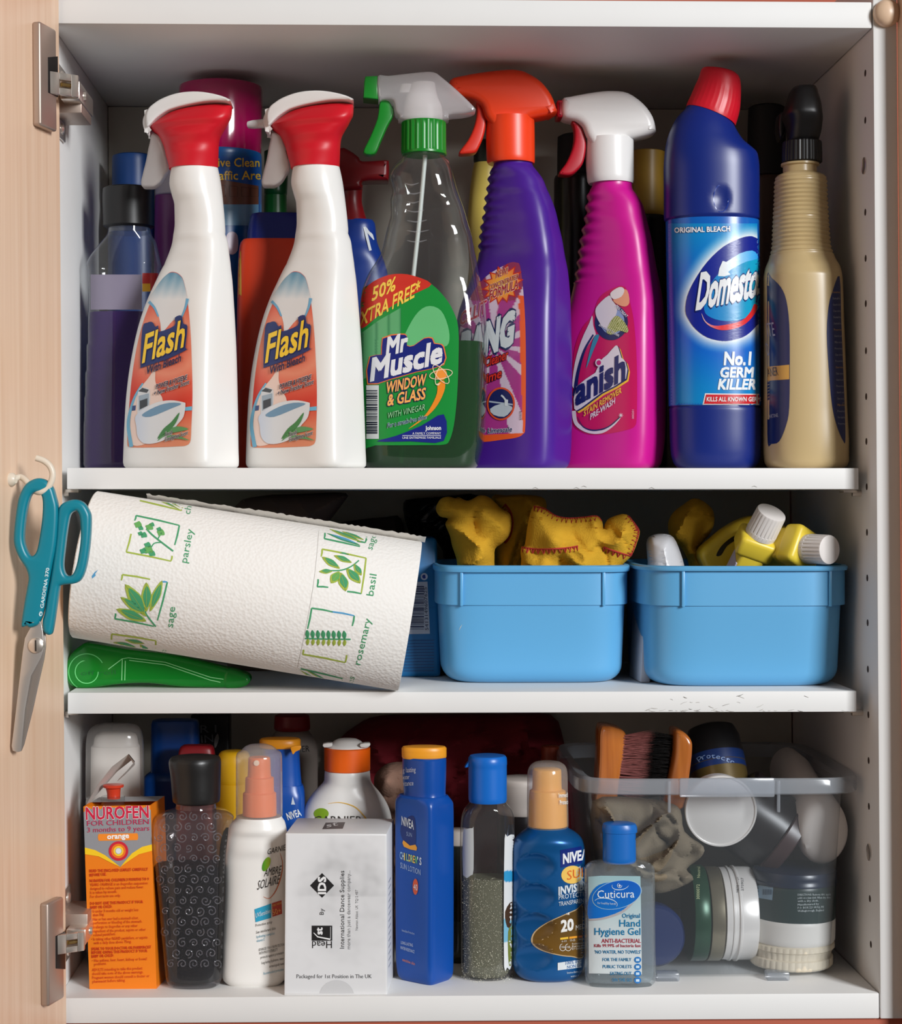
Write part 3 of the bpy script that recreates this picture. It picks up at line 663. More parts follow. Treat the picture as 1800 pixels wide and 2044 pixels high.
plate('trigger_head', cr([(897, 166), (924, 156.5), (968, 149), (1012, 144.7), (1034, 146), (1050, 151), (1077, 168), (1098, 195), (1108, 222), (1108.8, 228), (1088.8, 236), (1068, 240), (1050, 246), (1045, 262), (990, 262), (976, 250), (966, 236), (959, 216), (938.6, 203), (910, 198), (897, 197)], n=3), Y, 0.0145, ORG, t, bev=0.006, res=4)
loft('trigger_collar', [(236, 970, 1066), (250, 970, 1066.5), (322, 971.5, 1067), (327, 974, 1066)], Y, ORG, t)
plate('trigger', cr([(950, 205), (961, 218), (969, 242), (965, 271), (957, 292), (947.5, 306.7), (930, 310), (915, 308), (932.7, 283), (945, 256), (951, 228)], n=4), Y, 0.007, plastic('red_trigger', (216, 44, 24), 0.4), t, bev=0.002)
pr = Print(body)
def ink(x, y):
    if x > 1034 + (y - 560) * .03 and y > 590 or y > 868 - (x - 966) * .05: return (240, 92, 40)
    a = math.atan2(y - 690, x - 985); s_ = math.sin(a * 11); f = 1 if s_ > .35 else 0
    return (220, 196, 216) if f else ((176, 54, 140) if y > 600 else (150, 50, 90))
lab = cr([(1000, 533), (1018, 524), (1030, 524), (1038, 531), (1044, 578), (1048, 639), (1049.5, 722), (1048.5, 847), (1044, 866), (1030, 873.6), (1000, 878), (966, 882), (925, 880), (915, 860), (914, 760), (917, 660), (940, 590), (970, 552)], n=3)
pr.poly(lab, ink, 0, 4)
star = []
for i in range(28):
    a = 2 * math.pi * i / 28; r = 1.0 if i % 2 == 0 else .7; star.append((1003 + 42 * r * math.cos(a), 568 + 40 * r * math.sin(a) - 10 * math.cos(a) * r))
pr.poly(star, (206, 40, 30), 1, 6); pr.poly([((x - 1003) * .88 + 1003, (y - 568) * .88 + 568) for x, y in star], lambda x, y: (250, 200 - min(90, math.hypot(x - 1003, y - 568) * 2), 60), 2, 6)
pr.text('NEW!', (990, 555), (1013, 546), 13, (176, 24, 48), layer=4, bold=.01, upv=(.08, -1), out=[(.05, (250, 220, 190))])
pr.text('CONCENTRATED', (976, 579), (1034, 556), 10, (176, 24, 48), layer=4, bold=.01, upv=(.08, -1), out=[(.05, (250, 220, 190))])
pr.text('FORMULA', (977, 598), (1034, 575), 18, (176, 24, 48), layer=4, bold=.02, upv=(.08, -1), out=[(.05, (250, 220, 190))])
pr.text('CILLIT', (917, 650), (968, 625), 26, (196, 30, 60), layer=3, bold=.02, upv=(.12, -1), out=[(.05, (236, 200, 214))])
pr.text('BANG', (918, 730), (1022, 684), 62, (222, 228, 232), layer=4, bold=.055, upv=(.08, -1), out=[(.06, (26, 40, 92))])
pr.text('Power Cleaner', (925, 749), (1013, 716), 19, (226, 52, 40), layer=4, bold=.02, upv=(.1, -1), out=[(.06, (30, 16, 40))])
pr.text('& Lime', (940, 777), (1000, 753), 19, (226, 52, 40), layer=4, bold=.02, upv=(.1, -1), out=[(.06, (30, 16, 40))])
pr.poly(ell(999.5, 806, 28, 33, 0, 30), (232, 84, 40), 4, 7); pr.poly(ell(999.5, 806, 24.5, 29.5, 0, 30), (30, 36, 96), 5, 7)
pr.poly(cr([(978, 816), (1000, 806), (1022, 812), (1018, 822), (1006, 832), (985, 828)], n=2), (196, 204, 214), 6); pr.poly([(976, 800), (1023, 806), (1023, 809), (976, 803)], (186, 196, 210), 6)
pr.poly(band(cr([(1000, 789), (1004, 792), (1010, 800)], False, 3), 3.5), (220, 224, 230), 7); pr.poly([(1007, 796), (1014, 798), (1013, 811), (1007, 810)], (220, 224, 230), 7)
pr.text('Grime • Limescale', (930, 868), (1022, 861), 9.5, (28, 36, 96), layer=4, bold=.015, shear=.2, out=[(.06, (236, 226, 236))])
vtext(pr, '870070', 1041, 838, 820, 4, (60, 24, 40), layer=4)
pr.build('label', t, printed('glossy_label'))

# ---- pink stain remover spray
Y = 0.127
t = thing('spray_bottle', 'hot pink stain remover spray with a white trigger head', 'spray bottle', (P(1220, 900, Y).x, Y, Z1))
PNK = plastic('pink_plastic', (208, 24, 146), 0.33, sss=0.08)
vsec = [(362, 1182, 1261, 1, 2), (372, 1181.5, 1261), (378, 1178, 1262, .95, 2.1), (390, 1174, 1270, .85, 2.3), (410, 1171, 1281, .75, 2.6), (435, 1168.5, 1288), (472, 1161, 1297, .66, 3), (510, 1156, 1303.6, .63, 3.3), (536, 1152.5, 1308), (573, 1145, 1315.5, .61, 3.8), (610, 1136, 1321), (650, 1124, 1323.3, .6, 4.2), (700, 1116, 1325), (793, 1109, 1326), (867, 1107, 1324.5), (903, 1107, 1321), (925, 1109, 1316.5), (933, 1114, 1310), (938, 1124, 1299)]
def scal2(py): return 3.0 * math.sin(py * 2 * math.pi / 22) if 385 < py < 565 else 0
body = loft('bottle', vsec, Y, PNK, t, rot=33, base=Z1, seg=72, step=3.5, wavel=scal2)
plate('trigger_head', cr([(1119.7, 204), (1136, 198), (1186, 189), (1219.8, 186.7), (1250, 191), (1280, 212), (1299, 238), (1305.5, 264), (1303, 269), (1291, 274), (1264, 280), (1248, 285), (1242, 300), (1188, 300), (1175, 288), (1166, 272), (1160, 257), (1146, 246), (1119.7, 237)], n=3), Y, 0.0145, WCAP, t, bev=0.006, res=4)
loft('trigger_collar', [(278, 1168.5, 1264), (290, 1168.5, 1264), (361, 1172, 1264.5), (367, 1175, 1263)], Y, WCAP, t)
DRED = plastic('crimson_trigger', (176, 14, 36), 0.4)
plate('nozzle', rrect(1109, 205, 1121, 239, 3), Y, 0.011, DRED, t, bev=0.002)
plate('trigger', cr([(1140, 244), (1158, 256), (1168, 287), (1163, 325), (1150, 343), (1136.7, 351.8), (1122, 352), (1114, 348), (1130, 325), (1143, 292), (1145, 262)], n=4), Y, 0.007, DRED, t, bev=0.002)
pr = Print(body)
lab = cr([(1234.7, 571), (1244, 572), (1250, 577), (1259, 610.7), (1265, 643), (1269.6, 699), (1271.5, 765.6), (1270.6, 832), (1266.8, 850.6), (1251.7, 858), (1214, 865.7), (1180, 868), (1160, 862), (1144, 848.7), (1139, 820), (1142, 740), (1147.8, 690), (1163, 652), (1181.8, 630), (1193, 599), (1208, 583)], n=3)
pr.poly(lab, (204, 22, 94), 0, 9)
pr.poly(cr([(1182, 630), (1176, 645), (1160, 680), (1147, 725), (1142, 770), (1150, 770), (1156, 735), (1168, 700), (1185, 672), (1189, 667), (1184, 650)], n=3), (226, 212, 222), 2, 7)
pr.poly(band(cr([(1184, 668), (1166, 700), (1153, 745), (1147, 790)], False, 5), 3, 8), (28, 36, 96), 3, 6)
pr.poly(cr([(1186, 672), (1196, 670), (1184, 700), (1170, 735), (1176, 705)], n=3), (60, 140, 170), 3, 6)
pr.poly(ell(1220, 643, 33, 36, 0, 36), (30, 40, 96), 2, 7); pr.poly(ell(1222, 641, 24, 27, 0, 30), (140, 160, 206), 3, 7)
pr.poly(cr([(1194, 608), (1215, 590), (1222, 600), (1232, 616), (1224, 640), (1208, 656), (1194, 640), (1188, 622)], n=3), (222, 214, 222), 4, 7)
pr.poly(cr([(1218, 585), (1236, 573), (1246, 578), (1240, 592), (1224, 597)], n=3), (236, 226, 226), 4, 7)
pr.poly(cr([(1224, 597), (1240, 580), (1252, 580), (1256, 604), (1246, 612), (1230, 606)], n=3), (236, 160, 128), 3, 7)
pr.poly(cr([(1210, 660), (1224, 634), (1236, 632), (1252, 652), (1252, 664), (1236, 660), (1220, 668)], n=3), lambda x, y: (206, 208, 150) if int((x + y * .6) / 2.2) % 2 else (120, 130, 50), 5, 2.5)
pr.text('PRE-TREAT', (1228, 612), (1250, 634), 5, (230, 226, 236), layer=6, bold=.02)
pr.text('APPLY DIRECT TO STAIN', (1194, 650), (1234, 672), 4.5, (230, 226, 236), layer=6, bold=.02)
lg = cr([(1146, 816), (1150, 772), (1188, 744), (1196, 722), (1212, 708), (1228, 690), (1234, 694), (1240, 714), (1248, 722), (1249, 756), (1200, 784), (1160, 814)], n=2)
pr.poly([(x + 5, y + 5) for x, y in lg], (248, 196, 60), 3, 8); pr.poly([(x + 2.5, y + 2) for x, y in lg], (28, 36, 96), 4, 8); pr.poly(lg, (228, 220, 228), 5, 8)
pr.text('anish', (1149.7, 808), (1246, 756), 52, (24, 36, 100), layer=7, bold=.035, upv=(0.02, -1))
pr.poly(ell(1195, 724, 7, 8, 0, 16), (228, 220, 228), 8); pr.poly(ell(1195, 724, 4.5, 5, 0, 16), (206, 40, 120), 9)
pr.text('STAIN REMOVER', (1165, 831), (1240, 784), 11.5, (246, 196, 70), layer=5, bold=.022, upv=(0.05, -1))
pr.text('PRE-WASH', (1178, 838), (1227, 805), 11.5, (230, 220, 230), layer=5, bold=.022, upv=(0.05, -1))
pr.poly(band(cr([(1145, 820), (1150, 845), (1172, 860), (1200, 862), (1222, 850), (1238, 834)], False, 6), 8, 1.5, 7), (226, 212, 222), 3, 5); pr.poly(band(cr([(1152, 832), (1164, 852), (1186, 859), (1214, 852), (1238, 832)], False, 6), 1, 1.5, 3), (28, 36, 96), 4, 5)
for a in range(0, 180, 45): pr.poly(band([(1239 - 5 * math.cos(math.radians(a)), 829 - 5 * math.sin(math.radians(a))), (1239, 829), (1239 + 5 * math.cos(math.radians(a)), 829 + 5 * math.sin(math.radians(a)))], .3, .3, 1.4), (240, 232, 240), 6)
vtext(pr, '000201', 1265, 836, 818, 4, (230, 180, 206), layer=4)
pr.build('label', t, printed('glossy_label'))

# ---- blue bleach bottle with red angled cap
Y = 0.092
t = thing('bleach_bottle', 'blue bleach bottle with a slanted red cap', 'bottle', (P(1427, 900, Y).x, Y, Z1))
NAVY = plastic('bleach_blue_plastic', (10, 36, 118), 0.34, sss=0.03)
dsec = [(230, 1371, 1463, .95, 2, -.42), (236, 1368, 1466, .95, 2, -.40), (252, 1352, 1474, .9, 2, -.3), (272, 1338, 1484, .85, 2.1, -.17), (292, 1330, 1500, .8, 2.2, -.07), (310, 1327, 1510, .78, 2.3, 0), (336, 1325.5, 1513.5), (400, 1326, 1514.2), (434, 1326, 1514.4), (438, 1326.5, 1514.4), (441, 1330, 1512), (446, 1331, 1512.5), (620, 1334, 1514), (808, 1337, 1515.5), (812, 1338, 1515), (815, 1336.5, 1517.5), (826, 1337, 1518), (870, 1338, 1518), (903, 1340, 1517), (922, 1345, 1513), (932, 1353, 1505), (936, 1364, 1494)]
body = loft('bottle', dsec, Y, NAVY, t, base=Z1, seg=72, dents=[(1439, 396, 14, 26, 0.0022)])
pr = Print(body, off=0.00005); pth = ell(1439, 396, 15, 27, 0, 30); pr.poly(band(pth + pth[:2], 2.2), (18, 52, 146), 1); pr.build('thumb_mark', t, printed('bleach_gloss', 0.3))
RIB = plastic('red_cap_plastic', (206, 20, 40), 0.38)
csec = [(142, 1408, 1468, .95, 2, -.2), (145, 1402, 1474, .95, 2, -.25), (152, 1399, 1477, .95, 2, -.3), (165, 1396, 1478, .95, 2, -.36), (195, 1385, 1476.5, .95, 2, -.42), (212, 1378, 1473), (228, 1371, 1468), (232, 1370, 1466.5)]
V, Fc = loft_geo(csec, Y, seg=96, step=5)
n_ = len(V) // 96
for i, v in enumerate(V):
    r = i // 96
    if 9 <= r <= n_ - 3 and (i % 96) % 3 == 0:
        rw = V[r * 96:(r + 1) * 96]; c = sum(rw, Vector()) / 96; v.x = c.x + (v.x - c.x) * .985; v.y = c.y + (v.y - c.y) * .985
obj('cap', V, Fc, RIB, t, sharp=30)
slv = loft('label', [(443, 1331, 1512.5, .78, 2.3), (620, 1334, 1514), (811, 1337, 1515.5)], Y, plastic('bleach_label_blue', (10, 96, 186), 0.22), t, seg=72, grow=0.0006, cap=False)
pr = Print(slv, body)
egg = [(1368, 621), (1371.7, 591), (1386.7, 558.7), (1412, 522), (1444, 492), (1476, 476), (1494, 471.5), (1505, 473), (1516, 482), (1530, 520), (1530, 620), (1510, 650), (1490, 669), (1467, 678), (1441.8, 680.6), (1412, 673.7), (1389, 657.6), (1375, 639)]
egg = cr(egg, n=3)
def dist_poly(x, y, poly):
    b = 1e9
    for i in range(len(poly)):
        (ax, ay), (bx, by) = poly[i], poly[(i + 1) % len(poly)]; dx, dy = bx - ax, by - ay; l = dx * dx + dy * dy or 1
        t_ = max(0, min(1, ((x - ax) * dx + (y - ay) * dy) / l)); b = min(b, math.hypot(x - ax - t_ * dx, y - ay - t_ * dy))
    return b
def halo(x, y):
    d = dist_poly(x, y, egg); f = max(0, 1 - d / 26.0) ** 1.2; g = max(0, min(1, (y - 450) / 350)); b = (6, 108 + 26 * math.sin(y / 60 + .6), 200)
    return tuple(p * (1 - f) + q * f for p, q in zip(b, (232, 236, 238)))
pr.poly([(1333, 446), (1511, 446), (1514, 620), (1515, 808), (1338, 809), (1335, 620)], halo, 0, 7)
pr.poly(egg, (16, 34, 140), 2, 7)
pr.poly(cr([(1405, 618), (1412, 579), (1435, 545), (1470, 522), (1511, 517), (1530, 560), (1512, 618), (1481, 637), (1449, 641), (1419, 634)], n=3), lambda x, y: (16, 120 + (x - 1400) * .4, 200), 3, 8)
pr.poly(cr([(1433, 551), (1442, 521), (1449, 523), (1476, 506), (1501, 500), (1511, 508), (1511, 517), (1490, 522), (1467, 533), (1453, 543), (1458, 548)], n=2), lambda x, y: (230 - max(0, x - 1450) * 3, 236 - max(0, x - 1450) * 1.2, 240), 4, 6)
pr.poly(cr([(1400, 625), (1408, 641), (1425, 650), (1449, 648), (1480, 640), (1498, 622), (1505, 607), (1512, 612), (1505, 628), (1488, 646), (1466, 656), (1440, 659), (1418, 652), (1405, 640)], n=3), lambda x, y: (222, 40 + max(0, 1440 - x) * 4, 44 + max(0, 1440 - x) * 4), 4, 6)
pr.text('Domestos', (1389, 617), (1521, 588), 70, (232, 234, 236), layer=7, bold=.03, shear=.05, upv=(.13, -1), out=[(.03, (14, 40, 120))], space=.95)
pr.text('ORIGINAL BLEACH', (1346, 464.5), (1457, 461.5), 10, (236, 240, 244), layer=3, bold=.025, out=[(.05, (14, 60, 140))])
pr.text('No.1', (1445, 728), (1499, 728), 25, (234, 240, 244), layer=3, bold=.035, shear=.1)
pr.text('GERM', (1438, 753), (1504, 753), 19.5, (234, 240, 244), layer=3, bold=.035, shear=.1)
pr.text('KILLER', (1433, 777), (1507, 777), 20, (234, 240, 244), layer=3, bold=.035, shear=.2)
pr.poly(cr([(1402, 808), (1407, 785), (1440, 785.5), (1515, 786), (1515, 808.5), (1440, 808)], n=1), (232, 228, 228), 2, 8); pr.poly([(1405, 806), (1409, 787.5), (1515, 788), (1515, 806)], (206, 30, 40), 3, 8)
pr.text('KILLS ALL KNOWN GERMS', (1410, 801), (1522, 801), 8.5, (240, 232, 232), layer=5, bold=.02, shear=.1)
pr.build('label_print', slv, printed('glossy_label'))

# ---- beige cleaner bottle with black trigger seen from behind
Y = 0.072
t = thing('cleaner_bottle', 'cream ribbed-neck cleaner bottle with navy labels and a black trigger', 'bottle', (P(1608, 900, Y).x, Y, Z1))
CRM = plastic('cream_pearl_plastic', (196, 172, 126), 0.3, sss=0.1)
bsec = [(327, 1559, 1634, 1, 2), (331, 1559, 1634), (333, 1563, 1629), (345, 1563, 1629.5), (350, 1553, 1642), (356, 1547.5, 1648), (400, 1545.5, 1650), (450, 1543, 1653), (490, 1541.5, 1656, 1.0, 2.1), (512, 1537, 1663, 1.0, 2.2), (537, 1528.5, 1674, 1.05, 2.4), (555, 1526.5, 1676, 1.1, 2.6), (640, 1527, 1679), (720, 1527.5, 1682), (811, 1527, 1685), (885, 1527, 1688.5), (915, 1529, 1688.5), (926, 1534, 1684), (932, 1543, 1675)]
def bw(py, xl, xr):
    if 358 < py < 510: d = 1.3 * math.sin(py * 2 * math.pi / 8.6); return (xl - d, xr + d)
    return (xl, xr)
body = loft('bottle', bsec, Y, CRM, t, base=Z1, seg=64, step=2.15, wave=bw)
BLK = plastic('black_trigger_plastic', (14, 13, 14), 0.4)
V, Fc = loft_geo([(283, 1564, 1638), (285, 1562, 1639), (324, 1561, 1640), (326, 1563, 1638)], Y, seg=90)
for i, v in enumerate(V):
    if i % 3 == 0: v.x += (P(1600, 300, Y).x - v.x) * .03; v.y += (Y - v.y) * .03
obj('screw_collar', V, Fc, BLK, t, sharp=25)
loft('trigger_housing', [(175, 1586, 1620, 1.6, 3), (177, 1581, 1625), (190, 1576, 1629), (212, 1569, 1634), (232, 1564, 1636), (240, 1568, 1637), (262, 1572, 1636, 1.3, 3), (284, 1572, 1632, 1, 2)], Y, BLK, t, sharp=50)
plate('trigger', cr([(1552, 232), (1562, 228), (1568, 240), (1562, 270), (1554, 282), (1550, 262)], n=3), Y + 0.02, 0.008, BLK, t, bev=0.002)
pr = Print(body)
LN = (20, 34, 88)
pr.poly(cr([(1531, 549), (1540, 555), (1558, 573), (1569, 599), (1575, 647), (1576, 720), (1575, 812), (1569, 848), (1555, 881), (1540, 886), (1532, 885), (1531, 800), (1531, 640)], n=3), LN, 0, 7)
pr.poly(cr([(1675.5, 551), (1662, 580), (1654, 610), (1650, 665), (1654, 738), (1661, 812), (1672, 856), (1683, 881), (1687, 881), (1686.5, 830), (1683, 740), (1679, 640)], n=3), LN, 0, 7)
pr.text('ITE', (1532, 672), (1547, 670), 27, (176, 178, 190), layer=2, bold=-.01); pr.text('D', (1532, 710), (1537, 709), 25, (176, 178, 190), layer=2, bold=-.01)
pr.poly([(1531.5, 732), (1575, 728), (1575, 757), (1531.5, 760)], (214, 160, 74), 1, 6); pr.text('ANER', (1532, 752), (1553, 749), 17, (40, 30, 40), layer=3)
pr.text('ARTINE', (1535, 835), (1553, 832), 7, (170, 174, 190), layer=2)
for i in range(22): pr.text(random.choice(['Preserves', 'Guards and', 'Suitable', 'Clean stone', 'For marble', 'Wipe area']), (1661 + i * .55, 585 + i * 12.5), (1676 + i * .5, 585 + i * 12.5), 4.2, (150, 152, 164) if i % 6 else (196, 150, 80), layer=2, res=1)
pr.build('label', t, printed('glossy_label'))
# ------------------------------------------------------------------ middle shelf
# ---- paper towel roll lying tilted on the green tape runner
YR = 0.028
A, B = P(170, 1126, YR), P(818, 1230, YR); ax = (B - A).normalized(); LEN = (B - A).length
PAPER = plastic('embossed_paper', (240, 237, 232), 0.85, 0.2, bump=('v', 420, 0.45, 0.0008))
t = thing('paper_towel_roll', 'white kitchen paper roll printed with green herbs', 'paper towel', (B.x, YR, Z2))
roll = lathe('paper', [(0, 0.021), (0.0, 0.0525), (0.0008, 0.0533), (LEN * .5, 0.0538), (LEN - 0.0008, 0.0543), (LEN, 0.0538), (LEN, 0.021)], A, ax, PAPER, t, seg=96, cap=False)
lathe('cardboard_core', [(0.001, 0.0195), (0.001, 0.0208), (LEN - .001, 0.0208), (LEN - .001, 0.0195)], A, ax, plastic('cardboard', (170, 140, 110), 0.9), t, cap=False)
random.seed(2); V, Fc = [], []; up = Vector((0, 0, 1)) - ax * ax.z; up.normalize(); n_ = 90
for i in range(n_ + 1):
    f = 0.15 + 0.86 * i / n_; c = A + ax * (LEN * f); r = 0.0535 + .001 * f
    j = random.uniform(-.0006, .0006) * (i % n_ != 0)
    for (ang, rr) in ((98, r + .0002), (92, r + .0022), (86, r + .0042 - .002 * max(0, .5 - f) + j)):
        a = math.radians(ang); V.append(c + up * (math.sin(a) * rr) + Vector((0, -math.cos(a) * rr, 0)))
for i in range(n_):
    for k in range(2): Fc.append((i * 3 + k, i * 3 + k + 1, (i + 1) * 3 + k + 1, (i + 1) * 3 + k))
m_ = len(V); V += [v + Vector((0, .0006, 0)) for v in V]; Fc += [tuple(q + m_ for q in f[::-1]) for f in Fc]
obj('loose_sheet', V, Fc, PAPER, t)
pr = Print(roll, off=0.0002)
def quad(c):
    tl, tr, br, bl = c
    return lambda u, v: (tl[0] * (1 - u) * (1 - v) + tr[0] * u * (1 - v) + br[0] * u * v + bl[0] * (1 - u) * v, tl[1] * (1 - u) * (1 - v) + tr[1] * u * (1 - v) + br[1] * u * v + bl[1] * (1 - u) * v)
G1, G2, G3, GB = (70, 158, 108), (168, 186, 74), (104, 172, 92), (86, 160, 206)
def strokes(q, segs):
    for (u0, v0, u1, v1, c) in segs: 
        w_ = 3.2; mid = (u0 * .5 + u1 * .5 + .008, v0 * .5 + v1 * .5 - .01); pr.poly(band([q(u0, v0), q(*mid), q(u1, v1)], w_, w_ * .8, w_ * 1.1), c, 0, 9)
def leaf(q, u0, v0, u1, v1, wd, c=G1, c2=G2):
    dx, dy = u1 - u0, v1 - v0; nx, ny = -dy * wd, dx * wd
    pts = [q(u0, v0), q(u0 + dx * .3 + nx * .8, v0 + dy * .3 + ny * .8), q(u0 + dx * .6 + nx, v0 + dy * .6 + ny), q(u1, v1), q(u0 + dx * .6 - nx, v0 + dy * .6 - ny), q(u0 + dx * .3 - nx * .8, v0 + dy * .3 - ny * .8)]
    pts = cr(pts, n=3); cx = sum(p[0] for p in pts) / len(pts); cy = sum(p[1] for p in pts) / len(pts)
    pr.poly(pts, c2, 1, 8); pr.poly([(cx + (x - cx) * .74 + 1, cy + (y - cy) * .74 - 1) for x, y in pts], c, 2, 8)
    pr.poly(band([q(u0, v0), q((u0 + u1) / 2, (v0 + v1) / 2), q(u1, v1)], .6), c2, 3)
def stem(q, pts, w_=2.4): pr.poly(band(cr([q(*p) for p in pts], False, 4), w_), G1, 1, 8)
# parsley
q = quad([(271.5, 1029), (358, 1048.7), (341, 1120), (252, 1101.8)])
strokes(q, [(0, 0, 1, 0, G1), (0, 0, 0, .14, G1), (1, 0, 1, .55, G1), (0, .5, 0, 1, G2), (0, 1, 1, 1, G2), (1, .85, 1, 1, G2)])
stem(q, [(1.0, .72), (.7, .55), (.45, .4), (.3, .28)], 3.2); stem(q, [(.7, .55), (.55, .62), (.5, .78)]); stem(q, [(.6, .5), (.65, .3)])
for (u, v, r) in ((.1, .22, 9), (.18, .3, 6), (.36, .22, 9), (.4, .14, 6), (.28, .46, 8), (.2, .44, 6), (.64, .3, 9), (.58, .22, 6), (.46, .82, 11), (.36, .88, 8), (.56, .9, 8), (.42, .7, 8)):
    c = q(u, v); pr.poly(cr([(c[0] + r * (1 if k % 2 else .75) * math.cos(k * .7), c[1] + r * .8 * (1 if k % 2 else .75) * math.sin(k * .7)) for k in range(9)], n=3), G3 if r > 8 else G1, 1, 7)
pr.text('parsley', (373, 1124), (386, 1057), 14, G1, layer=1, sub=6)
# sage
q = quad([(244, 1147), (334, 1162), (311, 1251), (229, 1235)])
strokes(q, [(0, 0, .62, 0, G2), (0, 0, 0, .13, G2), (.86, .02, 1, 0, GB), (1, 0, 1, .86, G1), (0, .88, 0, 1, G1), (0, 1, .95, 1, G1)])
leaf(q, .72, .82, .1, .2, .16); leaf(q, .7, .72, .55, .08, .17); leaf(q, .78, .7, .88, -.02, .13); leaf(q, .66, .78, .05, .5, .13); leaf(q, .75, .92, 0, .78, .14); stem(q, [(1.0, 1.0), (.72, .78), (.6, .6)], 2.8)
pr.text('sage', (345, 1253), (350, 1212), 14, G1, layer=1)
# top and bottom partial motifs on the left
q = quad([(283, 975), (368, 990), (362, 1019), (279, 999)])
strokes(q, [(0, .2, 0, 1, G2), (0, 1, 1, 1, G2), (.75, .6, 1, .6, G1), (1, .6, 1, 1, G2)]); leaf(q, 0.1, .4, .95, .95, .06); leaf(q, 0.2, .2, .95, .8, .05)
pr.text('chives', (379, 1027), (389, 982), 13, G1, layer=1)
q = quad([(223, 1265.6), (311, 1279), (306, 1340), (215, 1330)])
strokes(q, [(0, 0, 1, 0, G2), (0, 0, 0, .35, G2), (1, 0, 1, .5, G2)]); leaf(q, .75, .15, .3, .12, .14); leaf(q, .6, .32, .05, .25, .14); leaf(q, .65, .2, .9, .45, .2); leaf(q, .5, .55, .05, .5, .12)
pr.text('thyme', (326, 1330), (332, 1298), 12, G1, layer=1)
# right column
q = quad([(650, 1052), (733, 1067), (727, 1090), (647, 1075)])
strokes(q, [(0, .5, 0, 1, G1), (0, 1, .9, 1.1, G1), (1, .2, 1, .7, G1), (.8, .7, 1, .7, G1)]); leaf(q, .05, .5, .9, 1.0, .12, GB, G1); leaf(q, .1, .1, .9, .7, .12); leaf(q, .4, .1, .95, .5, .15)
pr.text('sage', (743, 1098), (752, 1068), 13, G1, layer=1)
q = quad([(643, 1096), (730.5, 1114), (721, 1185), (633, 1171)])
strokes(q, [(0, 0, 1, 0, G2), (.4, 0, .6, 0, G1), (0, 0, 0, .2, G2), (1, 0, 1, 1, G2), (.68, 1, 1, 1, G1), (0, .8, 0, 1, G1), (0, 1, .25, .97, G1)])
stem(q, [(.85, .1), (.7, .3), (.5, .45), (.25, .52)], 2.6)
leaf(q, .45, .42, .02, .2, .18); leaf(q, .7, .2, .28, .1, .17); leaf(q, .3, .52, 0, .6, .2); leaf(q, .45, .5, .3, .85, .28, G3); leaf(q, .48, .52, .65, 1.0, .22); leaf(q, .6, .38, .95, .72, .24); leaf(q, .75, .22, .95, .5, .22)
pr.text('basil', (745, 1190), (752, 1147), 14, G1, layer=1)
q = quad([(622, 1214), (707, 1229), (689, 1322.5), (604, 1306)])
strokes(q, [(0, 0, .5, 0, G1), (.45, 0, 1, 0, GB), (0, 0, 0, .45, G1), (1, 0, 1, .22, G1), (0, .9, 0, 1, G2), (0, 1, 1, 1, G2), (1, .84, 1, 1, G2)])
stem(q, [(-.02, .66), (.4, .6), (1.02, .5)], 3)
for k in range(8):
    u = .05 + k * .12; leaf(q, u, .66 - u * .15, u - .06, .48 - u * .15, .25, G1, G1); leaf(q, u, .66 - u * .15, u + .02, .8 - u * .15, .28, G2, G2)
pr.text('rosemary', (719, 1328), (741, 1236), 14, G1, layer=1)
q = quad([(600, 1335), (684, 1353), (676, 1385), (592, 1365)])
strokes(q, [(0, 0, 1, .05, G1), (1, 0, .97, .6, G1), (0, .5, .1, .55, G2)]); leaf(q, 0, .1, .8, .9, .05); leaf(q, .1, .0, .9, .6, .05)
pr.text('chives', (698, 1392), (708, 1352), 13, G1, layer=1)
pr.poly(band(cr([(636, 1060), (631, 1120), (622, 1190), (605, 1280), (588, 1356)], False, 6), .9), (196, 192, 186), 0, 8)
pr.poly([(183, 1150), (189, 1142), (196, 1137), (190, 1145), (191, 1149), (184, 1155)], GB, 0)
pr.build('herb_print', t, printed('paper_ink', 0.85))

# ---- green translucent tape runner under the roll
Yg = 0.062
t = thing('tape_runner', 'translucent green plastic tape runner wedged under the paper roll', 'tape runner', (P(310, 1380, Yg).x, Yg, Z2))
GT = clear('green_translucent', (120, 220, 130), 0.62, (30, 186, 62), 0.4, 0.15); GT2 = plastic('green_inner', (22, 150, 52), 0.4)
out = cr([(133.5, 1349), (136, 1330), (146, 1310), (164, 1294), (182, 1289), (258, 1302), (334, 1311), (425, 1332), (485, 1347), (499, 1355), (500, 1366), (485, 1376), (440, 1377), (364, 1375), (300, 1368), (240, 1370), (180, 1378), (150, 1375), (139, 1364)], n=3)
V, Fc = plate_geo(out, Yg, 0.011, bev=0.003); dz = Z2 - min(v.z for v in V)
for v in V: v.z += dz
case = obj('case', V, Fc, GT, t)
pz = P(173, 1341, Yg - .005); lathe('tape_spool', [(0, 0.0002), (0, 0.0085), (0.012, 0.0085), (0.012, 0.0002)], pz + Vector((0, 0, dz)), (0, 1, 0), GT2, t, cap=False)
V, Fc = plate_geo(cr([(452, 1340), (485, 1347), (499, 1355), (500, 1366), (485, 1376), (448, 1376)], n=3), Yg, 0.0114, bev=0.003)
for v in V: v.z += dz
obj('nose_cap', V, Fc, clear('green_nose', (100, 200, 110), 0.75, (34, 170, 60), 0.3, 0.2), t)
pr = Print(case, off=0.0002)
for pth in ([(216, 1336), (244, 1315), (256, 1313), (330, 1322), (420, 1352), (446, 1356)], [(244, 1316), (243, 1358)], [(250, 1319), (249, 1358)], [(258, 1318), (330, 1327), (418, 1357), (440, 1362)]):
    pr.poly(band(pth, 1.4), (150, 236, 160), 0, 8)
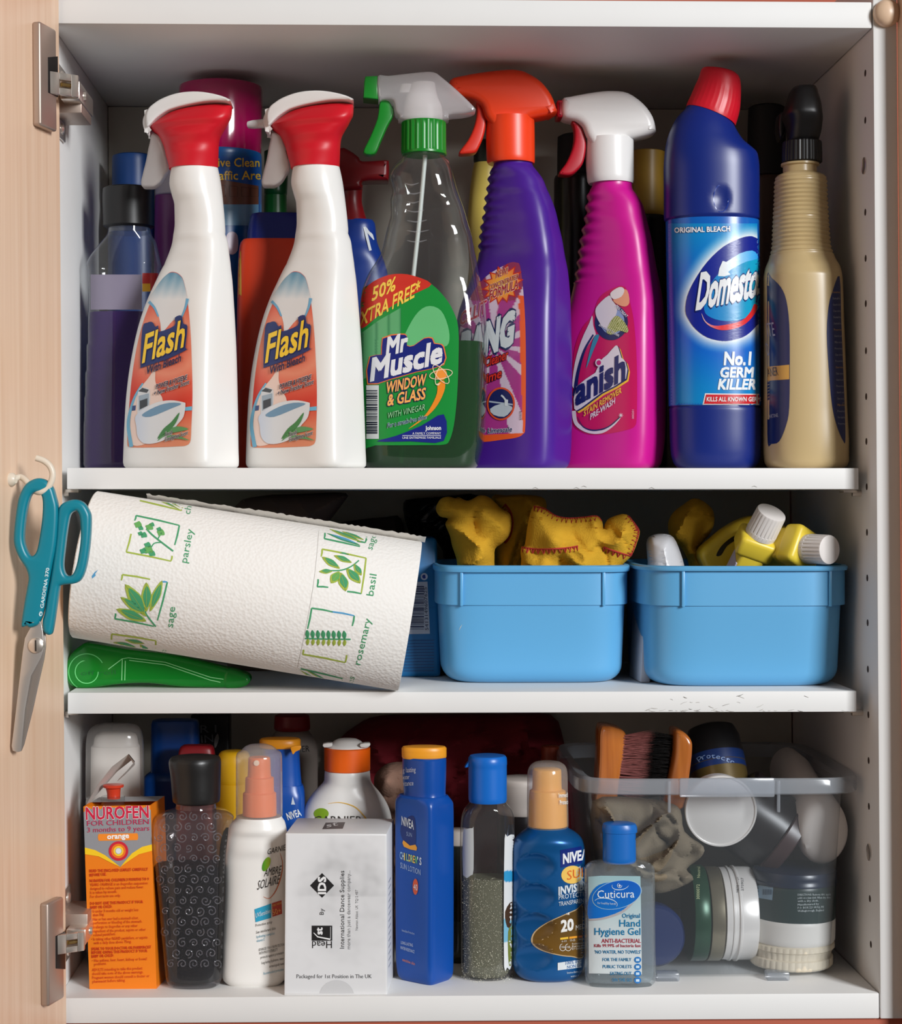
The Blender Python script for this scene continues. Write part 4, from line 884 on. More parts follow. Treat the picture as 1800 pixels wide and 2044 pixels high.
pth = ell(173, 1341, 23, 23, 0, 30); pr.poly(band(pth + pth[:2], 1.6), (120, 224, 136), 0, 8); pth = ell(173, 1341, 36, 36, 0, 30, 100, 330); pr.poly(band(pth, 1.6), (110, 216, 128), 0, 8)
pr.text('off roll', (161, 1348), (231, 1346), 9, (16, 110, 44), layer=1)
pr.build('moulded_lines', t, printed('green_lines', 0.4))

# ---- blue cardboard box
t = thing('blue_box', 'blue carton with a barcode standing behind the paper roll', 'box', (P(790, 1352, .14).x, .14, Z2))
f = [P(680, 1074, .134), P(872, 1074, .134), P(879.5, 1352, .134), P(680, 1352, .134)]
f[2].z = f[3].z = Z2
c8 = f + [v + Vector((0.0, 0.085, 0)) for v in f]
V, Fc = hexa_geo(c8, 0.003, 3); bx = obj('carton', V, Fc, plastic('blue_card', (20, 112, 172), 0.4, var=.05), t)
pr = Print(bx)
pr.poly([(819, 1162), (853, 1161), (858, 1265), (800, 1266)], (196, 200, 212), 0)
yy = 1170; random.seed(5)
while yy < 1256:
    h = random.choice([.8, 1.6, 2.4]); pr.poly([(816, yy), (846, yy), (846.2, yy + h), (815, yy + h)], (44, 52, 92), 2); yy += h + random.choice([1.2, 2, 3])
vtext(pr, '5413149607625', 855, 1258, 1172, 6.5, (60, 64, 92), dx=-3, layer=2)
pr.poly(ell(846.5, 1151, 7, 7), (214, 220, 236), 0); pr.poly(ell(846.5, 1151, 4, 4, 0, 20, 40, 300), (30, 60, 150), 2)
for i in range(11): pr.poly([(806, 1278 + i * 6), (866, 1277 + i * 6), (866, 1279.5 + i * 6), (806, 1280.5 + i * 6)], (16, 84, 140), 0)
pr.build('print', t, printed('carton_ink', 0.45))

# ---- two blue tubs
TUB = plastic('sky_blue_plastic', (98, 172, 220), 0.36, sss=0.05)
def ringpts(cx, cy, a, b, z, n, seg):
    o = []
    for i in range(seg):
        t_ = 2 * math.pi * (i + .5) / seg; c, s = math.cos(t_), math.sin(t_)
        o.append(Vector((cx + a * math.copysign(abs(c) ** (2 / n), c), cy + b * math.copysign(abs(s) ** (2 / n), s), z)))
    return o
def shell(rows, seg, close=True):
    V = [v for r in rows for v in r]; Fc = []
    for k in range(len(rows) - 1):
        for i in range(seg):
            j = (i + 1) % seg; Fc.append((k * seg + i, k * seg + j, (k + 1) * seg + j, (k + 1) * seg + i))
    if close: Fc.append(tuple((len(rows) - 1) * seg + i for i in range(seg)))
    return V, Fc
def tub(label, Yf, bd, rim, collar, bodyt, bodyb, ys, ribs, r2, base=Z2, n=6):
    """rim, collar, bodyt, bodyb: (left px, right px); ys: rim top, rim bottom, collar bottom, tub bottom"""
    mid = sum(bodyb) / 2; zs = [P(mid, y, Yf).z for y in ys]; zs[3] = base
    t = thing('plastic_tub', label, 'tub', (P(mid, 1300, Yf).x, Yf + bd, base), 'sky blue storage tubs')
    def rg(px, z, b, dx=0):
        a = (P(px[1], 1250, Yf).x - P(px[0], 1250, Yf).x) / 2; c = (P(px[1], 1250, Yf).x + P(px[0], 1250, Yf).x) / 2
        return (c, a + dx, b, z)
    seg = 96; yc = Yf + bd
    R = lambda c, a, b, z, d=0: ringpts(c, yc, a - d, b - d, z, n, seg)
    cr_, ct, bt, bb = rg(rim, zs[0], bd), rg(collar, zs[1], bd - .003), rg(bodyt, zs[2], bd - .004), rg(bodyb, zs[3], bd - .008)
    rows = [R(bt[0], bt[1], bt[2], zs[2] + .003)]
    for k in range(9):
        f = k / 8; a = bt[1] * (1 - f) + bb[1] * f; rows.append(R(bt[0] * (1 - f) + bb[0] * f, a, bt[2] * (1 - f) + bb[2] * f, zs[2] * (1 - f) + (zs[3] + r2) * f))
    for k in range(1, 7):
        g = k / 6 * math.pi / 2; d = r2 * (1 - math.cos(g)); rows.append(R(bb[0], bb[1], bb[2], zs[3] + r2 * (1 - math.sin(g)), d))
    inner = []
    for k in range(6, -1, -1):
        g = k / 6 * math.pi / 2; d = r2 * (1 - math.cos(g)); inner.append(R(bb[0], bb[1], bb[2], zs[3] + .0015 + r2 * (1 - math.sin(g)), d + .0016))
    inner.append(R(bt[0], bt[1], bt[2], zs[2], .0016)); inner.append(R(ct[0], ct[1], ct[2], zs[0] - .001, .0026))
    inner = inner[::-1]
    V, Fc = merge(shell(rows, seg), shell(inner, seg)); b = obj('tub_body', V, Fc, TUB, t, sharp=50)
    # collar and rim
    rows = [R(ct[0], ct[1], ct[2], zs[2] + .004, .004), R(ct[0], ct[1], ct[2], zs[2]), R(ct[0], ct[1], ct[2], zs[1])]
    V, Fc = shell(rows, seg, False); col = obj('collar', V, Fc, TUB, t, sharp=30)
    e = cr_[1]; rows = [R(ct[0], ct[1], ct[2], zs[1], .001), R(cr_[0], e, bd, zs[1] + .0002), R(cr_[0], e, bd, zs[1] + .0012, -.0005), R(cr_[0], e, bd, zs[0] - .001, -.0005), R(cr_[0], e, bd, zs[0], .0006), R(ct[0], ct[1], ct[2], zs[0], .002), R(ct[0], ct[1], ct[2], zs[0] - .004, .0026)]
    V, Fc = shell(rows, seg, False); obj('rim', V, Fc, TUB, t, sharp=40)
    for px in ribs:
        p = P(px, (ys[1] + ys[2]) / 2, Yf); d = ray(px, (ys[1] + ys[2]) / 2).normalized(); h = BVHTree.FromPolygons(*GEO[col.name]).ray_cast(CAM, d)
        if h[0] is None: continue
        y0 = h[0].y; V, Fc = box_geo(h[0].x - .0011, h[0].x + .0011, y0 - .0022, y0 + .004, zs[2] - .0006, zs[1] + .0004, .0004); obj('rib', V, Fc, TUB, t)
    return t, b
tub1, tb1 = tub('sky blue plastic tub filled with yellow dusters', 0.069, 0.082, (869.5, 1268), (872, 1265), (878, 1259.5), (884, 1255), (1129, 1143, 1208.5, 1370), (921, 1204.5), 0.013)
tub2, tb2 = tub('sky blue plastic tub holding white-capped yellow bottles', 0.040, 0.088, (1283, 1714), (1289, 1711), (1297, 1702), (1301, 1698), (1130, 1140.5, 1210, 1377), (1363, 1656), 0.013, n=5.5)
pr = Print(tb1)
for pth in ([(916, 1258), (919, 1252), (922, 1247)], [(1040, 1198), (1052, 1194)]): pr.poly(band(pth, .6, .6, 1.6), (196, 210, 216), 0)
pr.build('scratches', tub1, printed('carton_ink', 0.45))['kind'] = 'stuff'

# ---- yellow dusters
DUST = plastic('yellow_duster', (208, 160, 48), 0.95, 0.1, bump=('n', 700, 0.5, 0.0012), var=0.12)
STI = plastic('red_thread', (176, 44, 40), 0.8)
def z3(*pts, ox=780, oy=960, s=3.4615): return [(ox + x / s, oy + y / s) for x, y in pts]
def stitch(o, parent, path, n=None, h=9.0, side=1):
    """blanket stitch: a running thread with short loops, laid on the cloth"""
    pth = cr(path, False, 6); bv = BVHTree.FromPolygons(*GEO[o.name]); parts = []
    def hit(x, y):
        d = ray(x, y).normalized(); r = bv.ray_cast(CAM, d); return None if r[0] is None else r[0] - d * 0.0004
    def seg(px):
        q = [hit(*p) for p in px]; q = [p for p in q if p is not None]
        if len(q) > 1 and max((a - b).length for a, b in zip(q, q[1:])) < .012: parts.append(tube_geo(q, 0.0006, 5))
    seg(pth)
    for i in range(1, len(pth) - 1, 2):
        (ax_, ay), (bx, by) = pth[i - 1], pth[i + 1]; dx, dy = bx - ax_, by - ay; l = math.hypot(dx, dy) or 1
        nx, ny = -dy / l * h * side, dx / l * h * side; x, y = pth[i]; seg([(x - dx * .3, y - dy * .3), (x + nx, y + ny), (x + dx * .3, y + dy * .3)])
    if parts:
        V, Fc = merge(*parts); s = obj('stitching', V, Fc, STI, parent); s['kind'] = 'stuff'; s['label'] = 'red blanket stitching'
def duster(label, poly, Y, path=None, **kw):
    V, Fc = cloth_geo(poly, Y, **kw); zb_ = min(v.z for v in V)
    t = thing('duster', label, 'duster', (sum(v.x for v in V) / len(V), Y, zb_), 'yellow dusters'); o = obj('cloth', V, Fc, DUST, t, sharp=70)
    for i, p in enumerate(path or []): stitch(o, t, p[0], side=p[1])
    return t
duster('bunched yellow duster heaped against the back of the left tub', cr(z3((700, 110), (800, 100), (920, 95), (1040, 110), (1075, 160), (1060, 260), (1000, 380), (980, 470), (960, 700), (720, 700), (700, 500), (720, 300)), n=3), 0.150, [(z3((790, 160), (830, 220), (842, 300), (825, 380), (790, 430)), 1)], bulge=.02, fold=.010, seed=3, scale=44)
duster('round crumpled yellow duster with a thumb-like fold', cr(z3((312, 190), (345, 125), (400, 108), (445, 120), (470, 112), (520, 135), (560, 128), (620, 98), (690, 120), (760, 190), (820, 225), (836, 300), (815, 380), (770, 430), (720, 470), (715, 560), (700, 720), (500, 720), (455, 540), (425, 450), (410, 380), (378, 300), (395, 260), (340, 245)), n=3), 0.118, [(z3((830, 240), (838, 310), (820, 380)), 1)], bulge=.026, fold=.010, seed=2, scale=52)
duster('folded yellow duster with red stitched edge draped over the tub rim', cr(z3((990, 170), (1060, 190), (1140, 240), (1230, 255), (1330, 250), (1420, 240), (1460, 280), (1470, 330), (1500, 270), (1560, 240), (1630, 232), (1690, 300), (1720, 350), (1700, 430), (1660, 520), (1590, 590), (1520, 720), (960, 720), (905, 540), (905, 460), (930, 440), (950, 300)), n=3), 0.100, [(z3((990, 175), (1060, 192), (1140, 242), (1230, 258), (1330, 252), (1420, 244), (1455, 275)), 1), (z3((905, 458), (1000, 470), (1110, 470), (1220, 462), (1290, 450)), 1), (z3((1640, 240), (1690, 305), (1712, 350), (1690, 430), (1660, 515)), 1), (z3((1470, 455), (1560, 490), (1660, 520)), 1)], bulge=.016, fold=.009, seed=6, scale=50)
duster('small pale yellow knot of duster tucked at the tub front', cr(z3((1190, 600), (1210, 520), (1245, 450), (1300, 430), (1400, 420), (1450, 450), (1500, 500), (1540, 560), (1545, 610), (1500, 700), (1230, 700)), n=3), 0.104, bulge=.012, fold=.009, seed=8, scale=28)

# ---- second tub's contents
def z4(*pts): return z3(*pts, ox=1240)
duster('twisted yellow duster standing up in the right tub', cr(z4((330, 300), (365, 220), (440, 160), (510, 120), (580, 150), (635, 210), (640, 300), (600, 380), (530, 470), (560, 540), (600, 640), (500, 700), (470, 560), (420, 460), (350, 400)), n=3), 0.15, bulge=.016, fold=.012, seed=11, scale=40)
YEL = plastic('yellow_bottle_plastic', (236, 208, 66), 0.35, sss=0.1); WRB = plastic('white_ribbed_cap', (226, 220, 216), 0.4)
def ribbed_cap(name, org, axis, r, L, parent):
    seg = 96; V, Fc = lathe_geo([(0, r * .99), (L * .18, r * 1.01), (L * .2, r), (L * .93, r * .97), (L * .985, r * .93), (L, r * .86), (L * 1.0, r * .3), (L * 1.005, .0001)], org, axis, seg=seg)
    axn = Vector(axis).normalized()
    for k in (2, 3):
        for i in range(seg):
            if i % 4 < 1:
                v = V[k * seg + i]; c = Vector(org) + axn * ((v - Vector(org)).dot(axn)); V[k * seg + i] = c + (v - c) * .965
    return obj(name, V, Fc, WRB, parent, sharp=28)
def prism_axis(org, axis, side, w0, d0, L, bev=.003):
    a = Vector(axis).normalized(); u = Vector(side); u -= a * u.dot(a); u.normalize(); v = a.cross(u)
    c = []
    for t_ in (0, L):
        c += [Vector(org) + a * t_ + u * (sx * w0) + v * (sy * d0) for sx, sy in ((-1, 1), (1, 1), (1, -1), (-1, -1))]
    return hexa_geo(c, bev, 3)
# bottle with upright cap
p0 = P(1517, 1068, .075); axv = Vector((.30, -.50, .80)).normalized()
t = thing('polish_bottle', 'yellow bottle with white ribbed cap leaning up out of the right tub', 'bottle', P(1500, 1190, .1), 'white-capped yellow bottles')
ribbed_cap('cap', p0, axv, .0118, .0215, t)
V, Fc = prism_axis(p0 - axv * .017, axv, (1, 0, -.25), .0148, .013, .0172, .004); obj('shoulder', V, Fc, YEL, t)
V, Fc = prism_axis(p0 - axv * .085, axv, (1, 0, -.25), .0098, .012, .072, .003); b = obj('bottle', V, Fc, YEL, t)
V, Fc = prism_axis(p0 - axv * .080 - Vector((.0102, 0.000, -.0)), axv, (1, 0, -.25), .0006, .0105, .06, .0003); obj('label', V, Fc, plastic('lilac_label', (190, 184, 206), 0.4), t)
# bottle pointing at the viewer
p1 = P(1613, 1096, .058); ax2 = Vector((.52, -.80, .0)).normalized()
t = thing('polish_bottle', 'yellow bottle with white ribbed cap lying on its side in the right tub', 'bottle', P(1600, 1190, .1), 'white-capped yellow bottles')
ribbed_cap('cap', p1, ax2, .0113, .0215, t)
V, Fc = prism_axis(p1 - ax2 * .017, ax2, (.5, 0, .85), .0150, .0148, .0172, .004); obj('shoulder', V, Fc, YEL, t)
V, Fc = prism_axis(p1 - ax2 * .06, ax2, (.5, 0, .85), .0125, .0125, .046, .003); obj('bottle', V, Fc, YEL, t)
# larger flat yellow bottle
t = thing('polish_bottle', 'flat oval yellow bottle with dark swoosh lying behind the ribbed caps', 'bottle', P(1490, 1190, .13))
ob = plate('bottle', cr(z4((525, 490), (620, 395), (720, 315), (830, 258), (920, 240), (1020, 270), (1120, 315), (1162, 365), (1140, 430), (1110, 600), (1100, 760), (640, 760), (560, 600)), n=3), 0.13, 0.014, plastic('deep_yellow_plastic', (220, 190, 52), 0.35), t, bev=0.006, res=4)  # a deeper yellow than the capped bottles
pr = Print(ob); pr.poly(cr(z4((655, 515), (690, 450), (760, 390), (830, 360), (800, 400), (730, 450), (690, 512)), n=3), (30, 26, 24), 0); pr.poly(band(cr(z4((1075, 360), (1120, 345), (1120, 370)), False, 3), 4), (30, 26, 24), 0)
pr.text('Lemon', z4((1060, 425))[0], z4((1130, 372))[0], 7, (190, 90, 40), layer=1); pr.text('Screen', z4((1030, 470))[0], z4((1090, 430))[0], 12, (180, 110, 30), layer=1); pr.build('print', t, printed('glossy_label'))
t = thing('cloth_pack', 'folded white plastic pack in the left corner of the right tub', 'packet', P(1330, 1150, .11))
V, Fc = cloth_geo(cr(z4((180, 430), (210, 380), (290, 365), (360, 390), (410, 500), (440, 620), (430, 720), (200, 720), (190, 560)), n=3), .11, .02, fold=.004, seed=21, scale=45); obj('wrapper', V, Fc, plastic('white_wrapper', (206, 206, 210), 0.3), t)
t = thing('wipes_packet', 'thin white packet with barcode slotted between the blue tubs', 'packet', P(1287, 1345, .12))
f = [P(1287, 1208, .084), P(1296, 1208, .086), P(1298, 1342, .086), P(1278, 1345, .084)]; f[2].z = f[3].z = Z2 + .0002
V, Fc = hexa_geo(f + [v + Vector((-.002, .05, 0)) for v in f], .0012); b = obj('wrapper', V, Fc, plastic('packet_white', (210, 208, 214), 0.4), t)
pr = Print(b)
for i in range(16): pr.poly([(1287.5, 1228 + i * 5), (1293, 1228 + i * 5), (1293, 1230 + i * 5 + (i % 3)), (1287.2, 1230 + i * 5 + (i % 3))], (50, 54, 80), 0)
pr.build('barcode', t, printed('carton_ink', 0.45))
# ---- dark things at the back
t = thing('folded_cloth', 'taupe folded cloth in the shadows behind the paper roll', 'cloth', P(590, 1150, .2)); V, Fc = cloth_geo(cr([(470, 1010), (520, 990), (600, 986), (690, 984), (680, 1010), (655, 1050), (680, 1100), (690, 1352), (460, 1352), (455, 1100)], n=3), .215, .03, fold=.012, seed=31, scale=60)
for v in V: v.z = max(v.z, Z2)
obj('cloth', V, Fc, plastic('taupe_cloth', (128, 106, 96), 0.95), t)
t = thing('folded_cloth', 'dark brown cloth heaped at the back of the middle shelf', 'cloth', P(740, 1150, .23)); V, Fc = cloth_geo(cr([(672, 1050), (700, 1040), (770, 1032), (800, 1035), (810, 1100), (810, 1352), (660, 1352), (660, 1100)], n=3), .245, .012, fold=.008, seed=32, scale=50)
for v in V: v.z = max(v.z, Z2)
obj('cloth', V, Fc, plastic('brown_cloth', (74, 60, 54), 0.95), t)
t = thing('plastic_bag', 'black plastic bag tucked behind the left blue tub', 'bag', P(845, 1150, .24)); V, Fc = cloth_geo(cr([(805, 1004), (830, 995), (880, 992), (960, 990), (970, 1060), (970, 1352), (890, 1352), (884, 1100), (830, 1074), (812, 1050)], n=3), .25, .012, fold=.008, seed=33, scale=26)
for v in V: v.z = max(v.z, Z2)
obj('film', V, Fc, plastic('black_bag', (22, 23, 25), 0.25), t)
# ------------------------------------------------------------------ scissors on the door hook
IV = plastic('ivory_hook_plastic', (226, 214, 196), 0.35, sss=0.1)
hb = on_door(21, 957); YS = hb.y + 0.004
t = thing('wall_hook', 'ivory plastic screw hook on the wooden door', 'hook', hb)
V, Fc = lathe_geo([(-.0005, .0046), (.002, .0044), (.004, .0026)], hb, dn, seg=20); obj('base', V, Fc, IV, t)
pts = [hb + dn * .002] + [P(x, y, YS - .002 - .004 * i) for i, (x, y) in enumerate([(40, 952), (52, 960), (60, 972), (70, 980), (82, 982), (94, 975), (102, 962), (105, 946), (100, 931), (88, 920), (72, 914)])]
pts = [hb + dn * .002] + [P(x, y, YS - min(.012, .003 * i)) for i, (x, y) in enumerate([(40, 952), (52, 960), (60, 972), (70, 980), (82, 982), (94, 975), (102, 962), (105, 946), (100, 931), (88, 920), (72, 914)])]
V, Fc = tube_geo([Vector(p) for p in cr([tuple(p) for p in pts], False, 4)], .0021, 12); obj('hook', V, Fc, IV, t)
Ysc = YS - .0085
t = thing('scissors', 'teal handled scissors hanging from the hook on the door', 'scissors', P(34, 1499, Ysc))
TEAL = plastic('teal_plastic', (8, 128, 148), 0.36)
s = lambda *p: [(x / 3.296, 900 + y / 3.296) for x, y in p]
lh = cr(s((250, 180), (180, 215), (135, 290), (115, 380), (97, 540), (100, 620), (130, 700), (175, 770), (192, 830), (185, 890), (165, 1000), (146, 1135), (155, 1157), (180, 1150), (200, 1160), (240, 1150), (262, 1130), (290, 1060), (320, 900), (350, 740), (372, 620), (384, 480), (385, 370), (370, 300), (350, 240), (310, 195)), n=4)
lhole = cr(s((240, 272), (205, 300), (178, 400), (161, 560), (175, 640), (205, 690), (240, 672), (262, 590), (283, 440), (286, 330), (272, 285)), n=4)
rh = cr(s((500, 320), (440, 332), (398, 365), (384, 420), (375, 560), (355, 720), (335, 850), (315, 960), (300, 1060), (285, 1120), (290, 1180), (312, 1205), (335, 1208), (348, 1190), (360, 1130), (378, 1010), (394, 905), (412, 882), (500, 870), (545, 832), (575, 740), (595, 600), (602, 450), (590, 395), (555, 342)), n=4)
rhole = cr(s((500, 395), (465, 422), (445, 520), (430, 640), (420, 750), (433, 808), (460, 822), (490, 800), (515, 720), (535, 580), (531, 450), (517, 405)), n=4)
a = plate('handle', lh, Ysc, .0052, TEAL, t, bev=.0026, holes=[lhole], res=3)
plate('handle', rh, Ysc + .002, .0052, TEAL, t, bev=.0026, holes=[rhole], res=3)
STEEL = plastic('blade_steel', (214, 208, 202), 0.3, metal=.75)
plate('blade', s((165, 1232), (205, 1155), (270, 1120), (285, 1190), (292, 1290), (270, 1360), (205, 1480), (165, 1700), (140, 1975), (118, 1982), (85, 1972), (78, 1940), (100, 1760), (130, 1500), (150, 1330)), Ysc - .0003, .0011, STEEL, t, bev=.0004)
plate('blade', s((200, 1160), (300, 1185), (302, 1290), (290, 1375), (262, 1500), (215, 1710), (160, 1930), (142, 1975), (125, 1970), (150, 1700), (190, 1450), (205, 1300)), Ysc + .0022, .0011, plastic('blade_steel_back', (170, 160, 152), 0.35, metal=.7), t, bev=.0004)
q = P(*s((238, 1280))[0], Ysc - .0014); V, Fc = lathe_geo([(0, .0052), (.0012, .005), (.0018, .0042), (.0019, .0002)], q, (0, -1, 0), seg=28)
obj('pivot_screw', V, Fc, METAL, t); V, Fc = box_geo(q.x - .0005, q.x + .0005, q.y - .0021, q.y - .0012, q.z - .0036, q.z + .0036); obj('screw_slot', V, Fc, plastic('slot_dark', (90, 86, 82), 0.4, metal=1.0), t)
pr = Print(a); vtext(pr, 'GARDENA 370', 86.5, 1214, 1134, 6.5, (206, 226, 230), dx=12, layer=1, bold=.02, upv=(-1, -.1)); c = s((268, 1072))[0]; pr.poly(ell(c[0], c[1], 3.6, 5, 15), (196, 218, 222), 1)
pr.build('lettering', t, printed('carton_ink', 0.45))
# ------------------------------------------------------------------ bottom compartment, front row
# ---- orange medicine carton
Yn = 0.024
t = thing('medicine_carton', 'orange and grey medicine carton with its top flap open', 'carton', (P(245, 1970, Yn).x, Yn, Z3))
f = [P(166.5, 1610, Yn), P(300.5, 1607.5, Yn), P(312.5, 1971, Yn), P(178.6, 1973, Yn)]; f[2].z = f[3].z = Z3
bk = [v + Vector((0.005, 0.042, 0)) for v in f]
def quads(*q): 
    V = []; Fc = []
    for a in q: Fc.append(tuple(range(len(V), len(V) + 4))); V += [Vector(p) for p in a]
    return V, Fc
CARD = plastic('orange_card', (240, 128, 18), 0.42); GREYC = plastic('grey_card', (150, 150, 152), 0.4)
i_ = lambda p, c, k=.03: p + (c - p) * k
ctr = (f[0] + f[1] + f[2] + f[3]) / 4 + Vector((.004, .024, 0))
V, Fc = quads((f[0], f[1], f[2], f[3]), (f[1], bk[1], bk[2], f[2]), (bk[1], bk[0], bk[3], bk[2]), (bk[0], f[0], f[3], bk[3]), (f[3], f[2], bk[2], bk[3]))
V2 = [v + (Vector((ctr.x, ctr.y, v.z)) - v).normalized() * .0009 for v in V]; V, Fc = merge((V, Fc), (V2, [q[::-1] for q in Fc]))
ct = obj('carton', V, Fc, CARD, t, smooth=False)
zt_ = (f[0].z + f[1].z) / 2
V, Fc = hexa_geo([bk[0] + Vector((0, -.0005, 0)), bk[1] + Vector((0, -.0005, 0)), bk[1] + Vector((0, -.0005, -.002)), bk[0] + Vector((0, -.0005, -.002)), bk[0], bk[1], bk[1] + Vector((0, 0, -.002)), bk[0] + Vector((0, 0, -.002))])
V, Fc = quads((f[0] + (bk[0] - f[0]) * .45, f[1] + (bk[1] - f[1]) * .45, bk[1], bk[0])); obj('top_panel', V, Fc, GREYC, t)
fl = [[P(169, 1611, Yn + .012), P(176, 1605, Yn + .034)], [P(195, 1566, Yn + .012), P(206, 1572, Yn + .034)], [P(222, 1532, Yn + .012), P(234, 1540, Yn + .034)], [P(256, 1506, Yn + .012), P(262, 1518, Yn + .034)], [P(268, 1521, Yn + .012), P(268, 1528, Yn + .034)], [P(252, 1540, Yn + .016), P(250, 1546, Yn + .030)], [P(236, 1556, Yn + .018), P(234, 1560, Yn + .026)]]
V = [p for r in fl for p in r]; Fc = [(2 * k, 2 * k + 1, 2 * k + 3, 2 * k + 2) for k in range(len(fl) - 1)]; m_ = len(V)
V += [v + Vector((.0004, 0, .0005)) for v in V]; Fc += [tuple(q + m_ for q in a[::-1]) for a in Fc]
o = obj('top_flap', V, Fc, plastic('white_card', (222, 214, 206), 0.5), t, sharp=70); o['label'] = 'white raised card flap'
mb = thing('medicine_bottle', 'small medicine bottle with red stopper inside the orange carton', 'bottle', (P(228, 1700, Yn + .022).x, Yn + .022, Z3))
loft('stopper', [(1566, 207, 246), (1567, 205.5, 247), (1571, 206, 246.5), (1573, 211, 241), (1592, 214, 240), (1594, 214, 240)], Yn + .022, plastic('red_stopper', (206, 60, 34), 0.3), mb)
loft('neck_ring', [(1589, 203, 248), (1590, 202, 249), (1605, 202, 249), (1607, 206, 246), (1625, 207, 245)], Yn + .022, clear('clear_bottle'), mb)
loft('bottle', [(1622, 207, 245, 1, 2), (1632, 204, 248), (1650, 190, 268, .8, 2.5), (1960, 192, 290)], Yn + .022, plastic('amber_bottle', (120, 60, 24), 0.25), mb, base=Z3)
pr = Print(ct)
qn = quad([(166.5, 1610), (300.5, 1607.5), (312.5, 1970), (178.6, 1973)])
def qp(*pts): return [qn(*p) for p in pts]
def nt(s_, u0, u1, v, h, col, **kw): pr.text(s_, qn(u0, v), qn(u1, v - .004), h, col, layer=kw.pop('layer', 3), upv=(-.03, -1), **kw)
pr.poly(qp((0, 0), (1, 0), (1, .235), (.8, .26), (.62, .31), (.52, .335), (.4, .305), (.2, .27), (0, .245)), (146, 146, 150), 0, 12)
pr.poly(qp((0, .225), (.15, .24), (.3, .27), (.45, .315), (.52, .336), (.4, .315), (.2, .275), (0, .262)), (250, 204, 30), 1); pr.poly(qp((1, .215), (.85, .228), (.7, .262), (.58, .31), (.52, .336), (.64, .305), (.8, .268), (1, .25)), (250, 204, 30), 1)
nt('NUROFEN', .035, .965, .072, 24, (206, 24, 62), bold=.02, out=[(.035, (232, 226, 226))])
nt('FOR CHILDREN', .045, .965, .1065, 10, (190, 40, 84)); nt('3 months to 9 years', .045, .97, .142, 9.5, (190, 40, 84))
pr.poly([qn(*p) for p in rrect(.2, .152, .8, .19, .018)], (246, 140, 36), 1); nt('orange', .34, .66, .181, 10, (250, 246, 240), bold=.03)
c_ = qn(.5, .248)
for r, c in ((19.5, (206, 30, 54)), (14.5, (240, 120, 30)), (10, (250, 210, 50)), (6.5, (170, 166, 150)), (5.5, (224, 226, 230))): pr.poly(ell(c_[0], c_[1], r, r, 0, 30), c, 2 + (20 - r) / 6)
RT_ = (206, 52, 14)
lines = [('READ THE ENCLOSED LEAFLET CAREFULLY', .06, .93, .362, 1), ('BEFORE USE.', .06, .31, .385, 1), ('NUROFEN FOR CHILDREN 3 MONTHS TO 9', .06, .94, .416, 1), ('YEARS ORANGE is an ibuprofen suspension', .06, .92, .438, 0), ('designed to relieve pain and reduce fever.', .06, .86, .459, 0), ('It is taken by mouth.', .06, .46, .481, 0), ('For short term use only.', .06, .51, .503, 0),
  ('DO NOT GIVE THIS PRODUCT IF YOUR', .055, .84, .541, 1), ('BABY OR CHILD:', .055, .38, .563, 1), ('• Is under 3 months old or weight less', .06, .77, .584, 0), ('than 5kg.', .09, .26, .605, 0), ('• Has or has ever had a stomach ulcer,', .06, .77, .628, 0), ('perforation or bleeding of the stomach.', .09, .82, .648, 0), ('• Is allergic to ibuprofen or any other', .055, .75, .671, 0), ('ingredient of the product, aspirin or other', .09, .87, .693, 0), ('related painkillers.', .09, .42, .714, 0), ('• Is taking other NSAID painkillers, or aspirin', .055, .89, .737, 0), ('with a daily dose above 75mg.', .09, .65, .758, 0),
  ('SPEAK TO YOUR DOCTOR OR PHARMACIST', .05, .94, .791, 1), ('BEFORE GIVING THIS PRODUCT IF YOUR', .05, .88, .811, 1), ('BABY OR CHILD:', .05, .38, .832, 1), ('• Has asthma, liver, heart, kidney or bowel', .055, .87, .855, 0), ('problems.', .085, .27, .875, 0), ('ADULTS intending to take this product', .05, .8, .906, 0), ('should take note of the above warnings.', .05, .81, .927, 0), ('Pregnant women should consult a doctor or', .05, .9, .949, 0), ('pharmacist before taking.', .05, .54, .97, 0)]
for (s_, u0, u1, v, b) in lines: nt(s_, u0, u1, v, 5.6, RT_, bold=.02 if b else .004, res=1)
pr.build('print', ct, printed('carton_ink', 0.42))

# ---- embossed shampoo bottle with black cap
Yc = 0.032
t = thing('shampoo_bottle', 'clear swirl-embossed bottle with dark liquid and a black cap', 'bottle', (P(385, 1975, Yc).x, Yc, Z3))
ssec = [(1600, 352, 430, 1, 2), (1613, 350, 432), (1617, 335, 450, .9, 2), (1624, 320, 460), (1633, 309, 466.5, .75, 2.3), (1645, 305.5, 463), (1668, 304, 457), (1690, 304.5, 453.5, .68, 2.6), (1715, 307.5, 451), (1760, 312, 449.5), (1810, 317.5, 448), (1860, 321.5, 446.5), (1904, 325.5, 445), (1940, 329, 444), (1962, 331.5, 443), (1972, 336, 439), (1977, 345, 431)]
CLR2 = clear('shampoo_bottle_clear', (246, 244, 246), 0.06, (214, 214, 220), 0.7, 0.06)
body = loft('bottle', ssec, Yc, CLR2, t, base=Z3, seg=64)
lsec = [(1725, 308.5, 450.5, .68, 2.6), (1760, 312, 449.5), (1810, 317.5, 448), (1860, 321.5, 446.5), (1904, 325.5, 445), (1940, 329, 444), (1958, 334, 440), (1962, 342, 432)]
loft('liquid', lsec, Yc, clear('dark_shampoo', (60, 52, 64), 0.6, (10, 8, 13), 0.15, 0.1, .02), t, base=Z3 + .004, seg=64, grow=-.001)
BC = plastic('black_cap_plastic', (24, 23, 23), 0.36, bump=('n', 300, .15, .0004))
